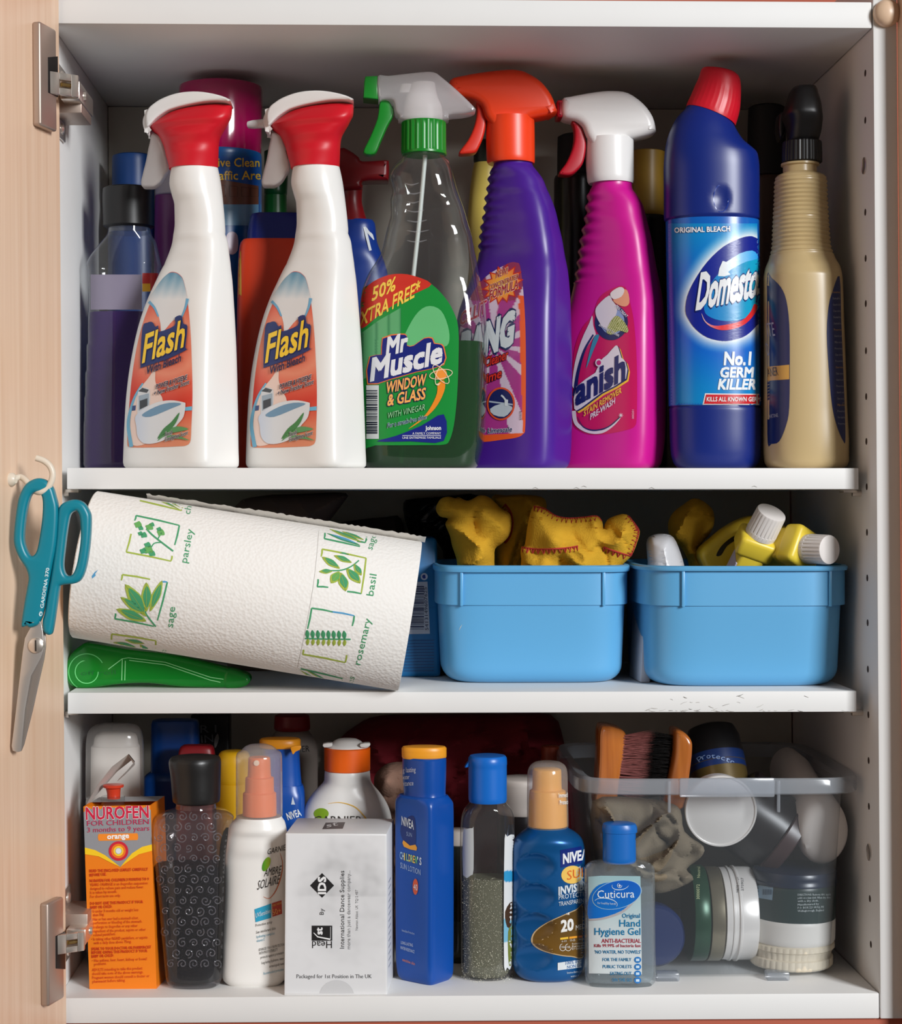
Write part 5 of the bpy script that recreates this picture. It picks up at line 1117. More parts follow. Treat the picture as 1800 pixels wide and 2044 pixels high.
loft('cap', [(1509, 352, 428), (1511, 342, 438), (1516, 338, 440.5), (1524, 337, 441), (1545, 340, 440.5), (1590, 344, 439.5), (1599, 345, 438), (1602, 349, 434)], Yc, BC, t)
bl = Print(body, off=.0004); bl.poly(cr([(456, 1652), (452, 1690), (448, 1760), (446, 1840), (443.5, 1930), (434, 1930), (436, 1840), (437, 1740), (439, 1690), (446, 1660)], n=2), (16, 14, 15), 0, 8); bl.build('back_label', t, printed('carton_ink', 0.45))
random.seed(12); parts = []; bv = BVHTree.FromPolygons(*GEO[body.name])
def hitp(x, y, off=.0003):
    d = ray(x, y).normalized(); r = bv.ray_cast(CAM, d); return None if r[0] is None else r[0] - d * off
row = 0; yy = 1630
while yy < 1945:
    xx = 318 + (row % 2) * 12
    while xx < 442:
        R = random.uniform(8, 11); sg = random.choice((-1, 1)); a0 = random.uniform(0, 6.28); q = []
        for k in range(17):
            f_ = k / 16; a = a0 + sg * f_ * 8.5; r = R * (1 - f_ * .85); p = hitp(xx + r * math.cos(a), yy + r * math.sin(a))
            if p is not None: q.append(p)
        if len(q) == 17 and max((a - b).length for a, b in zip(q, q[1:])) < .006: parts.append(tube_geo(q, .00042, 5))
        xx += 23
    yy += 21; row += 1
V, Fc = merge(*parts); o = obj('embossed_swirls', V, Fc, clear('swirl_plastic', (255, 255, 255), .34, (150, 148, 156), .6, .1), t); o['kind'] = 'stuff'

# ---- white sun spray with clear cap and orange pump
Yc = 0.040
t = thing('sun_spray', 'white sun spray with orange pump under a clear domed cap', 'spray bottle', (P(508, 1975, Yc).x, Yc, Z3))
gsec = [(1629, 472, 562, 1, 2), (1634, 470, 564), (1640, 463.5, 568, .9, 2.1), (1652, 457, 571), (1668, 451.5, 573, .75, 2.3), (1690, 448.5, 573.5), (1715, 447.5, 573.5, .66, 2.6), (1745, 448.5, 572.5), (1778, 449, 572), (1815, 448, 573), (1873, 445, 574), (1920, 443.8, 574, .68, 3), (1955, 443, 573), (1970, 446, 569), (1979, 455, 560)]
body = loft('bottle', gsec, Yc, HDPE, t, base=Z3, seg=64)
PO = plastic('orange_pump', (240, 116, 44), 0.42)
loft('pump', [(1511, 498, 537), (1513, 496, 539), (1550, 494, 541), (1552, 490, 546), (1580, 489, 547), (1583, 485, 551), (1627, 484.5, 552)], Yc, PO, t)
p = P(512, 1523, Yc - .0078); lathe('spray_hole', [(0, .0021), (.0008, .002), (.001, .0002)], p, (0, -1, 0), plastic('spray_insert', (248, 220, 196), .4), t, seg=16)
loft('clear_cap', [(1485, 506, 525), (1486, 498, 533), (1489, 490, 543), (1494, 484, 550), (1499, 480, 554), (1500, 477, 557.5), (1503, 473, 561), (1510, 471, 563), (1628, 471, 564), (1629, 472, 562)], Yc, clear('frosty_cap', (255, 255, 255), .28, (230, 226, 222), .6, .12), t)
pr = Print(body)
U = (.02, -1); BKI = (52, 48, 46)
pr.text('GARNIER', (534, 1706), (576, 1695), 11, BKI, layer=1, upv=U, shear=.2)
pr.poly(ell(531.5, 1725, 7, 15, 22, 24), lambda x, y: (80 + (x - 525) * 6, 150 + (x - 525) * 3, 40), 1, 5)
pr.text('AMBRE', (526.6, 1750), (561, 1743), 15.5, BKI, layer=1, bold=-.012, upv=(.1, -1), shear=.15); pr.text('SOLAIRE', (513, 1776.6), (558, 1763), 18, BKI, layer=1, bold=-.012, upv=(.1, -1), shear=.15)
pr.poly(band(cr([(559, 1703), (564, 1722), (562, 1745), (552, 1775), (538, 1793), (526, 1790)], False, 6), .6, .6, 2.2), (206, 104, 50), 1, 5)
pr.poly([(508, 1815), (541, 1803.5), (541, 1832), (510, 1841)], (52, 160, 196), 1); pr.poly([(543, 1803), (562, 1797), (563, 1824), (544, 1830)], (186, 62, 48), 1)
pr.text('UVSensitive', (510, 1832), (540, 1822), 9, (220, 236, 240), layer=3, upv=U); pr.text('VERY HIGH', (544, 1810), (562, 1804), 4, (240, 190, 90), layer=3); pr.text('50+', (545, 1827), (562, 1822), 11, (240, 170, 90), layer=3)
for (s_, x0, x1, y, c) in (('Protection spray', 510, 543, 1850, BKI), ('Sun intolerant skin', 511, 550, 1864, BKI), ('hydrating complex', 512, 548, 1873, (90, 160, 186)), ('vitamin E', 512, 528, 1881, (90, 160, 186)), ('ADVANCED UVA + UVB PROTECTION', 516, 567, 1899, BKI), ('WITH PHOTOSTABILITY', 517, 554, 1906, BKI), ('protects against premature', 520, 567, 1914, BKI), ('long-lasting hydration, water', 522, 567, 1925, BKI), ('dermatologically tested', 537, 567, 1932, BKI), ('Recommended protection', 526, 566, 1946, (90, 160, 186))):
    pr.text(s_, (x0, y), (x1, y - (x1 - x0) * .22), 5.5, c, layer=1, upv=U, res=1)
pr.build('print', t, printed('glossy_label'))

# ---- white dance supplies box
Yb = 0.004
t = thing('white_carton', 'white square carton with black dance-supplies print', 'carton', (P(670, 1985, Yb).x, Yb + .03, Z3))
f = [P(570, 1663, Yb), P(771.6, 1664.7, Yb), P(773, 1985.6, Yb), P(567, 1984, Yb)]; f[2].z = f[3].z = Z3
bk = [v + Vector((.0055, .060, 0)) for v in f]; bk[0].z += .0005; bk[1].z += .0005
V, Fc = hexa_geo(f + bk, .0007, 2); bx = obj('carton', V, Fc, plastic('white_carton_card', (226, 226, 226), .42), t, sharp=30)
pr = Print(bx)
def grey(x, y):
    d = math.hypot((x - 690) / 100, (y - 1800) / 125); v = .55 if d < 1 and y < 1960 else 0
    e = max(0, min(1, (1.1 - d) / .4)); nz_ = noise.noise(Vector((x / 40, y / 26, 1))) * .5 + noise.noise(Vector((x / 16, y / 14, 4))) * .3
    band_ = 1 if y < 1790 else .35
    k = 224 - e * (5 + 24 * band_ * (.5 + nz_)) - max(0, nz_) * 10 * (y < 1950)
    return (k, k, k + 1)
pr.poly([(570.5, 1666), (771, 1667.5), (772.3, 1984), (568, 1983)], grey, 0, 5)
pr.poly([(618.7, 1767.6), (642.7, 1742.7), (666.7, 1767.6), (642.7, 1792)], (26, 24, 24), 1)
vtext(pr, 'IDS', 650, 1784, 1750.5, 15, (236, 236, 236), layer=3, bold=.035)
vtext(pr, 'By', 646, 1826, 1813.5, 8, (60, 60, 60), layer=2)
pr.poly([(622, 1847.6), (663, 1847.6), (663, 1877.8), (622, 1877.8)], (26, 24, 24), 1)
vtext(pr, 'st', 643, 1865, 1852, 13, (236, 236, 236), layer=3, bold=.035); pr.poly(band([(626, 1862), (634, 1870), (659, 1875)], 1.5, 3), (236, 236, 236), 3); pr.poly(band([(659.5, 1875), (659.5, 1850)], .8), (236, 236, 236), 3)
pr.text('Head', (662.5, 1878.5), (623, 1878.5), 14, (26, 24, 24), layer=2)
vtext(pr, 'International Dance Supplies', 687, 1893.5, 1738, 8.6, (58, 58, 60), layer=2)
vtext(pr, 'more than just a dancewear company...', 699, 1894.5, 1738, 6.6, (120, 120, 122), layer=2); vtext(pr, 'Newton Abbot  UK  TQ12 4BT', 714.5, 1857, 1776, 5, (130, 130, 132), layer=2)
pr.text('Packaged for 1st Position in The UK', (592, 1952.5), (742, 1952.5), 7.6, (96, 96, 98), layer=2)
pr.poly([(x, min(y, 1983)) for x, y in ell(672, 1990, 35, 34, 0, 24, 190, 350)], (206, 206, 207), 1)
pr.poly([(650, 1642), (689, 1641), (684, 1654), (643, 1655)], (70, 62, 62), 1); pr.text('st/', (652, 1652), (684, 1645), 8, (226, 226, 226), layer=3)
for i in range(14): pr.poly([(775.5, 1760 + i * 13), (780, 1750 + i * 13), (780.2, 1752.5 + i * 13), (775.5, 1763 + i * 13)], (150, 156, 164), 1)
pr.build('print', t, printed('carton_ink', 0.42))

# ---- blue children's sun lotion
Yc = 0.046
t = thing('sun_lotion', 'tall square blue sun lotion bottle with orange lid', 'bottle', (P(848, 1975, Yc).x, Yc, Z3))
NB = plastic('lotion_blue', (10, 74, 160), 0.3, sss=.03)
nsec = [(1511, 806, 888, .8, 2.6), (1514, 803, 890.5), (1550, 803.5, 890), (1584, 806, 889), (1587, 805, 890)]
capo = loft('upper_cap', nsec, Yc, NB, t, rot=40, seg=64)
loft('lid', [(1489, 812, 880, .62, 2.1), (1490, 804, 888), (1493, 801.5, 891), (1510, 802, 891), (1513, 803.5, 889.5)], Yc, plastic('orange_lid', (238, 158, 36), .38), t, seg=48)
bsec = [(1586, 797, 893, .85, 3), (1590, 792.5, 896), (1597, 789.5, 901, .85, 5), (1605, 788.7, 904.5, .85, 7), (1640, 788.7, 905.3, .85, 8), (1780, 789, 905.3), (1930, 790, 905), (1958, 792, 904.5), (1972, 796, 902), (1978, 803, 896)]
body = loft('bottle', bsec, Yc, NB, t, rot=40, base=Z3, seg=80)
pr = Print(body, capo)
U = (0, -1)
pr.poly(cr([(800, 1650), (816, 1630), (828, 1634), (830, 1680), (824, 1690), (804, 1676)], n=3), (10, 40, 110), 0)
pr.text('NIVEA', (801.6, 1646), (825.5, 1656), 17, (220, 226, 234), layer=2, bold=.015, upv=U); pr.text('SUN', (811, 1668), (822, 1671), 8, (140, 160, 200), layer=2, upv=U)
pr.poly(cr([(805, 1677), (818, 1688), (829, 1686), (831, 1698), (806, 1690)], n=2), (238, 160, 40), 2)
for i, (ch, c) in enumerate(zip("CHILDREN'S", [(150, 190, 230), (190, 210, 220), (220, 190, 80), (170, 210, 140), (230, 200, 90), (170, 210, 150), (240, 190, 70), (120, 200, 120), (220, 226, 234), (220, 226, 234)])):
    x0 = 798 + i * 4.35; y0 = 1714 + i * 1.3; pr.text(ch, (x0, y0), (x0 + (3.8 if ch not in "I'" else 1.4), y0 + 1), 14, c, layer=2, bold=.02, upv=U)
pr.text('SUN LOTION', (799, 1732), (839, 1747), 11, (170, 190, 220), layer=2, upv=U)
pr.poly(ell(829, 1770, 5.4, 16, 0, 24), (222, 90, 50), 2); pr.text('40', (825, 1776), (833, 1778), 12, (236, 226, 220), layer=4, upv=U)
pr.text('Immediate Protection', (802, 1859), (827, 1866), 5, (180, 196, 220), layer=2, upv=U, res=1); pr.text('LONG-LASTING', (800, 1884), (824, 1890), 6, (200, 212, 230), layer=2, upv=U); pr.text('WATER RESISTANCE', (799, 1894), (827, 1903), 6, (200, 212, 230), layer=2, upv=U); pr.text('sensitive skin', (803, 1918), (828, 1927), 6, (220, 130, 70), layer=2, upv=U)
pr.text('g lasting', (804, 1542), (829.5, 1541), 10, (214, 222, 234), layer=2, upv=U); pr.text('water', (803, 1556), (817, 1555), 9, (214, 222, 234), layer=2, upv=U); pr.text('istance', (803, 1569), (825, 1567.5), 9.5, (214, 222, 234), layer=2, upv=U)
pr.build('print', t, printed('glossy_label'))

# ---- clear glitter gel bottle
Yc = 0.050
t = thing('glitter_bottle', 'clear bottle of speckled glitter gel with a bright blue cap', 'bottle', (P(972, 1975, Yc).x, Yc, Z3))
csec = [(1599, 937, 1009, 1, 2), (1605, 934, 1012), (1614, 926.5, 1020, .9, 2.1), (1639, 919.5, 1026.5, .75, 2.3), (1684, 918, 1027), (1800, 918.5, 1026.5), (1900, 919.5, 1024.5), (1955, 920, 1022.5), (1968, 924, 1019), (1974, 934, 1010)]
body = loft('bottle', csec, Yc, clear('gel_bottle_clear', (246, 246, 246), .04, (230, 230, 230), .75, .05), t, base=Z3, seg=64)
loft('gel', [(1750, 918.5, 1027, .75, 2.3), (1800, 918.5, 1026.5), (1900, 919.5, 1024.5), (1955, 920, 1022.5), (1966, 926, 1017), (1970, 934, 1010)], Yc, clear('olive_gel', (200, 200, 178), .55, (168, 168, 142), .15, .1, .02), t, base=Z3 + .0015, seg=64, grow=-.0022)
random.seed(7); V, Fc = [], []
for i in range(1800):
    px, py = random.uniform(921, 1023), random.uniform(1752, 1966); half = 52.; u = (px - 972) / half; b_ = .75 * .0195 * math.sqrt(max(0, 1 - u * u)) * 1.0
    c = P(px, py, Yc - b_ * random.choice([1, 1, 1, .97])); r = random.uniform(.00016, .00034); n0 = len(V)
    a, b2 = Vector((random.uniform(-1, 1), random.uniform(-.4, .4), random.uniform(-1, 1))).normalized(), Vector((random.uniform(-1, 1), random.uniform(-.4, .4), random.uniform(-1, 1))).normalized()
    V += [c + a * r, c + b2 * r, c - a * r, c - b2 * r]; Fc.append((n0, n0 + 1, n0 + 2, n0 + 3))
g = obj('glitter', V, Fc, plastic('glitter', (226, 222, 196), .3), t, smooth=False); g['kind'] = 'stuff'
loft('cap', [(1507, 945, 1003), (1508, 938, 1008), (1512, 935, 1011), (1525, 934, 1011.8), (1527, 934.6, 1011.2), (1596, 935, 1011.5), (1600, 936.5, 1010)], Yc, plastic('bright_blue_cap', (14, 106, 200), .34, sss=.05), t)
V, Fc = plate_geo(cr([(927, 1531), (934, 1520), (938, 1520), (938, 1528)], n=2), Yc, .004, bev=.0006); obj('cap_tab', V, Fc, plastic('bright_blue_cap', (14, 106, 200), .34), t)
pr = Print(body, off=.0004)
pr.poly(cr([(1007, 1674), (1012, 1670), (1026, 1666), (1026.5, 1700), (1025, 1800), (1022, 1925), (1012, 1931), (1006, 1930), (1005.5, 1800)], n=2), lambda x, y: (220, 222, 222) if not (1738 < y < 1760 or 1835 < y < 1880) else ((50, 150, 200) if y < 1800 else (120, 180, 206)), 0, 6)
pr.poly(cr([(1008, 1820), (1022, 1800), (1021, 1845), (1012, 1850)], n=3), (70, 50, 36), 1); pr.poly(cr([(1014, 1860), (1023, 1850), (1021, 1920), (1015, 1922)], n=3), (120, 130, 60), 1)
pr.poly(cr([(924, 1662), (930, 1655), (943, 1653), (945, 1657), (945, 1735), (940, 1747), (924, 1747)], n=2), (196, 200, 198), 0, 6)
pr.build('label', t, printed('glossy_label'))

# ---- metallic blue sun spray with clear cap
Yc = 0.048
t = thing('sun_spray', 'metallic blue sun spray with yellow pump under a clear cap', 'spray bottle', (P(1094, 1975, Yc).x, Yc, Z3))
MB = plastic('pearl_blue', (14, 88, 150), .3, metal=.35)
nsec = [(1650, 1054, 1132, 1, 2), (1655, 1050, 1137), (1661, 1042, 1147, .95, 2), (1677, 1027, 1162, .85, 2.1), (1699, 1021.5, 1166.5, .75, 2.3), (1750, 1021, 1167), (1850, 1021, 1167), (1935, 1021.6, 1166.5), (1955, 1025, 1163), (1970, 1035, 1154), (1976, 1048, 1142)]
body = loft('bottle', nsec, Yc, MB, t, base=Z3, seg=96, step=4, dents=[(1068, 1731, 38, 27, .0055), (1068, 1791, 38, 27, .0055), (1068, 1850, 38, 27, .0055), (1066, 1910, 36, 26, .005)])
loft('pump', [(1534, 1066, 1116), (1536, 1063.5, 1119.5), (1575, 1062, 1121), (1578, 1057, 1128), (1590, 1056, 1130), (1648, 1054.5, 1132)], Yc, plastic('amber_pump', (240, 168, 40), .4), t)
ccap = loft('clear_cap', [(1519, 1080, 1106), (1521, 1068, 1118), (1526, 1060, 1126), (1535, 1054.5, 1131), (1545, 1052.5, 1132.5), (1575, 1052, 1133), (1649, 1051.8, 1134.4), (1651, 1053, 1133)], Yc, clear('frosty_cap'), t)
pr = Print(ccap); pr.text('Immediate', (1115.5, 1592), (1142, 1590), 8.5, (236, 234, 228), layer=1, bold=.02); pr.text('Protection', (1117.5, 1606), (1142, 1604), 8.5, (236, 234, 228), layer=1, bold=.02); pr.build('cap_print', ccap, printed('glossy_label'))
pr = Print(body); U = (0, -1)
pr.poly([(1118, 1697), (1166, 1688), (1167, 1722), (1119, 1732)], (16, 40, 120), 0, 8); pr.text('NIVEA', (1124, 1724), (1172, 1714), 19, (234, 236, 240), layer=2, bold=.035, upv=U)
pr.poly(ell(1142, 1746, 22, 18, -8, 24), (240, 196, 96), 0, 8); pr.text('SUN', (1132, 1757), (1176, 1746), 18, (226, 112, 44), layer=2, bold=-.005, upv=U)
pr.poly(cr([(1150, 1735), (1166, 1730), (1166, 1765), (1155, 1764)], n=2), (196, 204, 214), 0)
pr.text('INVISIBLE', (1115, 1786), (1180, 1774), 15, (214, 224, 232), layer=2, bold=.035, upv=U); pr.text('PROTECTION', (1115, 1796), (1182, 1786), 9, (214, 224, 232), layer=2, upv=U); pr.text('TRANSPARENT SPRAY', (1115, 1809), (1196, 1797), 8.5, (214, 224, 232), layer=2, upv=U)
lens = cr([(1060, 1880), (1066, 1860), (1090, 1842), (1120, 1828), (1150, 1815), (1167, 1808), (1167, 1905), (1140, 1910), (1105, 1905), (1075, 1895)], n=4)
pr.poly(lens, (196, 168, 128), 1, 8); pr.poly([((x - 1115) * .955 + 1116, (y - 1865) * .955 + 1865) for x, y in lens], lambda x, y: (86 + (y - 1810) * .3, 62 + (y - 1810) * .2, 26), 2, 8)
pr.text('20', (1120, 1860), (1144, 1856), 22, (236, 234, 230), layer=4, bold=.035, upv=U); pr.text('MEDIUM', (1149, 1857), (1184, 1850), 10, (226, 222, 214), layer=4, upv=U)
for i, c in enumerate([(238, 190, 60), (238, 160, 50), (230, 120, 40)]): pr.poly([(1118 + i * 18, 1872 - i * 2), (1134 + i * 18, 1870 - i * 2), (1134 + i * 18, 1874 - i * 2), (1118 + i * 18, 1876 - i * 2)], c, 4); pr.text(['6-10', '15-25', '30-50'][i], (1121 + i * 17, 1881 - i * 2), (1131 + i * 17, 1880 - i * 2), 4, (230, 226, 218), layer=4, res=1)
for x in (1122, 1133): pth = ell(x + 1, 1891, 6, 7, 0, 20); pr.poly(band(pth + pth[:2], 1), (230, 226, 218), 4); pr.text('UVA' if x < 1130 else 'UVB', (x - 3, 1893), (x + 5, 1892.5), 4.5, (230, 226, 218), layer=4, res=1)
for i, s_ in enumerate(('Protection by', 'European', 'EU Compliant')): pr.text(s_, (1142, 1886 + i * 5), (1168, 1883 + i * 5), 3.6, (230, 226, 218), layer=4, res=1)
pr.poly([(1113, 1922), (1167, 1914), (1167, 1930), (1113, 1937)], (216, 222, 226), 2); pr.text('100% INVISIBLE', (1129, 1926), (1182, 1918), 6.5, (60, 110, 170), layer=4, upv=U); pr.text('NON GREASY', (1132, 1934), (1178, 1926), 6.5, (60, 110, 170), layer=4, upv=U)
pr.text('Immediate protection', (1132, 1944), (1180, 1938), 4.4, (190, 206, 220), layer=2, res=1); pr.text('water resistant', (1139, 1951), (1172, 1947), 4.4, (190, 206, 220), layer=2, res=1)
pr.build('label', t, printed('glossy_label'))

# ---- hand gel
Yc = 0.028
t = thing('hand_gel_bottle', 'small clear hand gel bottle with blue flip cap and oval blue logo', 'bottle', (P(1238, 1975, Yc).x, Yc, Z3))
hsec = [(1716, 1204, 1270, .62, 2), (1719, 1186, 1287, .5, 2.6), (1722, 1176, 1297, .44, 3), (1729, 1169, 1304, .4, 3), (1738, 1166.8, 1306), (1800, 1166.5, 1306.5), (1900, 1166.5, 1307.5), (1955, 1167, 1308.5), (1969, 1169, 1307), (1977, 1176, 1300)]
body = loft('bottle', hsec, Yc, clear('hand_gel_clear', (244, 248, 250), .16, (224, 232, 236), .7, .05), t, base=Z3, seg=72)
loft('gel', [(1765, 1167, 1306, .4, 3), (1800, 1166.5, 1306.5), (1900, 1166.5, 1307.5), (1955, 1168, 1307), (1966, 1174, 1301)], Yc, clear('gel_fill', (236, 242, 244), .2, (216, 226, 230), .3, .05), t, base=Z3 + .003, seg=72, grow=-.0013)
loft('cap', [(1642, 1208, 1262, .8, 2.2), (1644, 1203.5, 1268), (1650, 1202, 1271), (1660, 1202, 1271.5), (1661, 1203, 1268.5), (1716, 1203, 1269), (1721, 1205, 1267)], Yc, plastic('gel_cap_blue', (18, 104, 188), .34, sss=.05), t)
pr = Print(body, off=.0004); U = (0, -1)
pr.poly(cr([(1174, 1750), (1200, 1748), (1278, 1749), (1279, 1800), (1281, 1945), (1230, 1944), (1175, 1943), (1174.5, 1850)], n=1), lambda x, y: tuple(a + (b - a) * max(0, min(1, (y - 1750) / 130 + (1278 - x) / 900)) for a, b in zip((150, 186, 192), (206, 214, 216))), 0, 8)
el = ell(1231, 1786, 49, 27, -14, 40)
pr.poly(cr([(1174, 1800), (1184, 1776), (1205, 1763), (1255, 1760), (1276, 1772), (1274, 1790), (1240, 1818), (1200, 1832), (1175, 1834)], n=3), (16, 108, 196), 1, 8); pr.poly(band(cr([(1175, 1836), (1205, 1833), (1245, 1818), (1276, 1785)], False, 6), 4, 5), (176, 170, 172), 2, 6)
pr.poly([((x - 1231) * 1.03 + 1231, (y - 1786) * 1.03 + 1786) for x, y in el], (170, 206, 226), 2, 8); pr.poly(el, lambda x, y: (14, 92 + (y - 1760) * .3, 190), 3, 8)
pr.text('Cuticura', (1192, 1793), (1266, 1791.5), 15.5, (230, 240, 246), layer=5, bold=-.008)
pr.text('for healthy hands', (1192, 1804.5), (1229, 1806), 4.4, (200, 222, 240), layer=5, res=1)
for pth in (ell(1238, 1767, 17, 9, -8, 20, 20, 200), ell(1209, 1803, 23, 10, 8, 20, 190, 380)): pr.poly(band(pth, .6, .6, 1.6), (210, 228, 240), 5)
pth = ell(1236.5, 1767.5, 4.5, 4.5, 0, 20); pr.poly(band(pth + pth[:2], .9), (220, 234, 242), 5); pr.poly([(1234, 1767), (1239, 1767), (1239, 1768.4), (1234, 1768.4)], (236, 242, 246), 6); pr.poly([(1235.8, 1765), (1237.2, 1765), (1237.2, 1770.4), (1235.8, 1770.4)], (236, 242, 246), 6)
TB_ = (24, 118, 166); TR_ = (172, 52, 70)
for (s_, x0, x1, y, h, c) in (('Original', 1241.5, 1277, 1832, 8.5, TB_), ('Hand', 1236, 1277.5, 1849.5, 13.5, TB_), ('Hygiene Gel', 1186.5, 1278, 1866, 13.5, TB_), ('ANTI-BACTERIAL', 1200.5, 1279, 1882, 8, TR_), ('Kills 99.99% of bacteria fast', 1186, 1279, 1890.5, 6, TR_), ("'NO WATER, NO TOWELS'", 1187, 1279, 1903.5, 6.5, TB_), ('FOR THE FAMILY', 1202.5, 1260, 1918.5, 6.2, TB_), ('PUBLIC TOILETS', 1203, 1260.5, 1932.5, 6.2, TB_), ('EATING OUT', 1218, 1260.5, 1946, 6.2, TB_), ('ON THE GO', 1221.5, 1261, 1959, 6.2, TB_)):
    pr.text(s_, (x0, y), (x1, y), h, c, layer=2, bold=.012)
for y in (1916, 1930, 1943.5, 1957): pr.poly(ell(1272.5, y, 7, 6.2, 0, 20), (34, 116, 190), 2); pr.poly([(1269, y - 2.5), (1276, y - 2.5), (1276, y + 2.5), (1269, y + 2.5)], (200, 222, 238), 4)
pr.build('label', t, printed('glossy_label'))

# ------------------------------------------------------------------ clear storage bin and what is in it
Yf, bd = 0.034, 0.098
BINM = clear('bin_plastic', (246, 248, 250), .075, (214, 224, 232), .45, .12); RIMM = clear('bin_rim_plastic', (250, 250, 252), .34, (214, 222, 230), .5, .15)
t = thing('storage_bin', 'clear plastic storage bin with a thick lipped rim', 'bin', (P(1437, 1958, Yf).x, Yf + bd, Z3))
seg = 96; yc = Yf + bd; xa = lambda p: P(p, 1760, Yf).x
zr0, zr1 = P(1437, 1554, Yf - .004).z, P(1437, 1587, Yf - .004).z
c_ = (xa(1177) + xa(1696)) / 2; a_t = (xa(1696) - xa(1177)) / 2; a_b = a_t - .0075
rows = [ringpts(c_, yc, a_t, bd, zr1 + .001, 9, seg)]
for k in range(1, 9): f_ = k / 8; rows.append(ringpts(c_, yc, a_t + (a_b - a_t) * f_, bd - .006 * f_, zr1 + (Z3 + .008 - zr1) * f_, 9, seg))
for k in range(1, 5): g_ = k / 4 * math.pi / 2; d = .006 * (1 - math.cos(g_)); rows.append(ringpts(c_, yc, a_b - d, bd - .006 - d, Z3 + .0025 + .0055 * (1 - math.sin(g_)), 9, seg))
V, Fc = shell(rows, seg); bn = obj('bin_body', V, Fc, BINM, t, sharp=50)
ao = (xa(1727) - xa(1152)) / 2; co = (xa(1727) + xa(1152)) / 2
rows = [ringpts(c_, yc, a_t - .0005, bd - .0005, zr0 - .012, 9, seg), ringpts(c_, yc, a_t, bd, zr0 - .0015, 9, seg), ringpts(co, yc, ao - .002, bd + .0035, zr0, 8, seg), ringpts(co, yc, ao, bd + .0045, zr0 - .002, 8, seg), ringpts(co, yc, ao, bd + .0045, zr1 + .001, 8, seg), ringpts(co, yc, ao - .001, bd + .0035, zr1, 8, seg)]
V, Fc = shell(rows, seg, False); obj('rim', V, Fc, RIMM, t, sharp=30)
for (x0, x1) in ((1311, 1357), (1531.6, 1577)):
    V, Fc = box_geo(xa(x0), xa(x1), Yf + .001, Yf + .012, Z3, Z3 + .006, .001); obj('foot', V, Fc, RIMM, t)
for x in (1335, 1553):
    V, Fc = box_geo(xa(x) - .0009, xa(x) + .0009, Yf - .003, Yf + .001, zr1 - .013, zr0 - .002, .0004); obj('rim_rib', V, Fc, RIMM, t)
V, Fc = box_geo(xa(1354), xa(1543), Yf - .0062, Yf - .0035, zr1 - .0014, zr0 + .0006, .0012); obj('clip_bar', V, Fc, RIMM, t)
BF = Z3 + .0045
def inbin(name, label, cat, px, py, Y, group=None): return thing(name, label, cat, P(px, py, Y), group)
# brushes
WD = wood_mat('varnished_brush_wood', (158, 84, 30), (196, 116, 48), 4, 2, .25, coat=.6)
random.seed(21)
def bristles(parent, mat, n, fr, to):
    V, Fc = [], []
    for i in range(n):
        u, v = random.random(), random.random(); a = fr(u, v); b = to(u, v) + Vector((random.uniform(-.002, .002), random.uniform(-.002, .002), random.uniform(-.003, .003)))
        r = .0003; d = (b - a).normalized(); s1 = d.cross(Vector((0, 1, .1))).normalized() * r; s2 = d.cross(s1).normalized() * r; n0 = len(V)
        V += [a + s1, a - s1 * .5 + s2, a - s1 * .5 - s2, b]; Fc += [(n0, n0 + 1, n0 + 3), (n0 + 1, n0 + 2, n0 + 3), (n0 + 2, n0, n0 + 3)]
    o = obj('bristles', V, Fc, mat, parent, smooth=False); o['kind'] = 'stuff'
Yb = .082
t = inbin('shoe_brush', 'wooden shoe brush with reddish bristles standing in the clear bin', 'brush', 1215, 1610, Yb, 'wooden shoe brushes')
plate('handle', cr([(1192, 1452), (1205, 1444), (1236, 1453), (1246, 1463), (1246, 1480), (1240, 1515), (1232, 1557), (1222, 1606), (1184, 1602), (1187, 1560), (1190, 1500)], n=4), Yb, .017, WD, t, bev=.004, ysh=.5)
bristles(t, plastic('red_bristle', (128, 66, 62), .6), 1300, lambda u, v: P(1243 - 18 * u, 1468 + 118 * u, Yb - .012 + .026 * v), lambda u, v: P(1306 - 14 * u, 1462 + 130 * u, Yb - .014 + .03 * v))
t = inbin('shoe_brush', 'wooden shoe brush with black bristles standing in the clear bin', 'brush', 1345, 1610, Yb, 'wooden shoe brushes')
plate('handle', cr([(1342, 1454), (1358, 1456), (1372, 1472), (1374, 1492), (1369, 1540), (1358, 1606), (1322, 1602), (1328, 1560), (1338, 1505), (1340, 1475)], n=4), Yb - .004, .017, WD, t, bev=.004, ysh=-.3)
bristles(t, plastic('black_bristle', (26, 24, 24), .5), 1300, lambda u, v: P(1342 - 16 * u, 1468 + 118 * u, Yb - .014 + .03 * v), lambda u, v: P(1296 - 16 * u, 1464 + 126 * u, Yb - .016 + .032 * v))
# felt cloth
V, Fc = cloth_geo(cr([(1184, 1602), (1257, 1594), (1330, 1602), (1358, 1617), (1366, 1660), (1404, 1690), (1398, 1712), (1370, 1735), (1384, 1756), (1340, 1778), (1308, 1783), (1280, 1770), (1230, 1760), (1195, 1740), (1186, 1690)], n=3), .062, .014, fold=.018, seed=41, scale=44, sub=6)
t = inbin('polishing_cloth', 'grey-brown felt polishing cloth crumpled in the clear bin', 'cloth', 1290, 1783, .062); obj('cloth', V, Fc, plastic('grey_felt', (128, 116, 98), .95, .1, bump=('n', 900, .4, .001), var=.15), t, sharp=70)
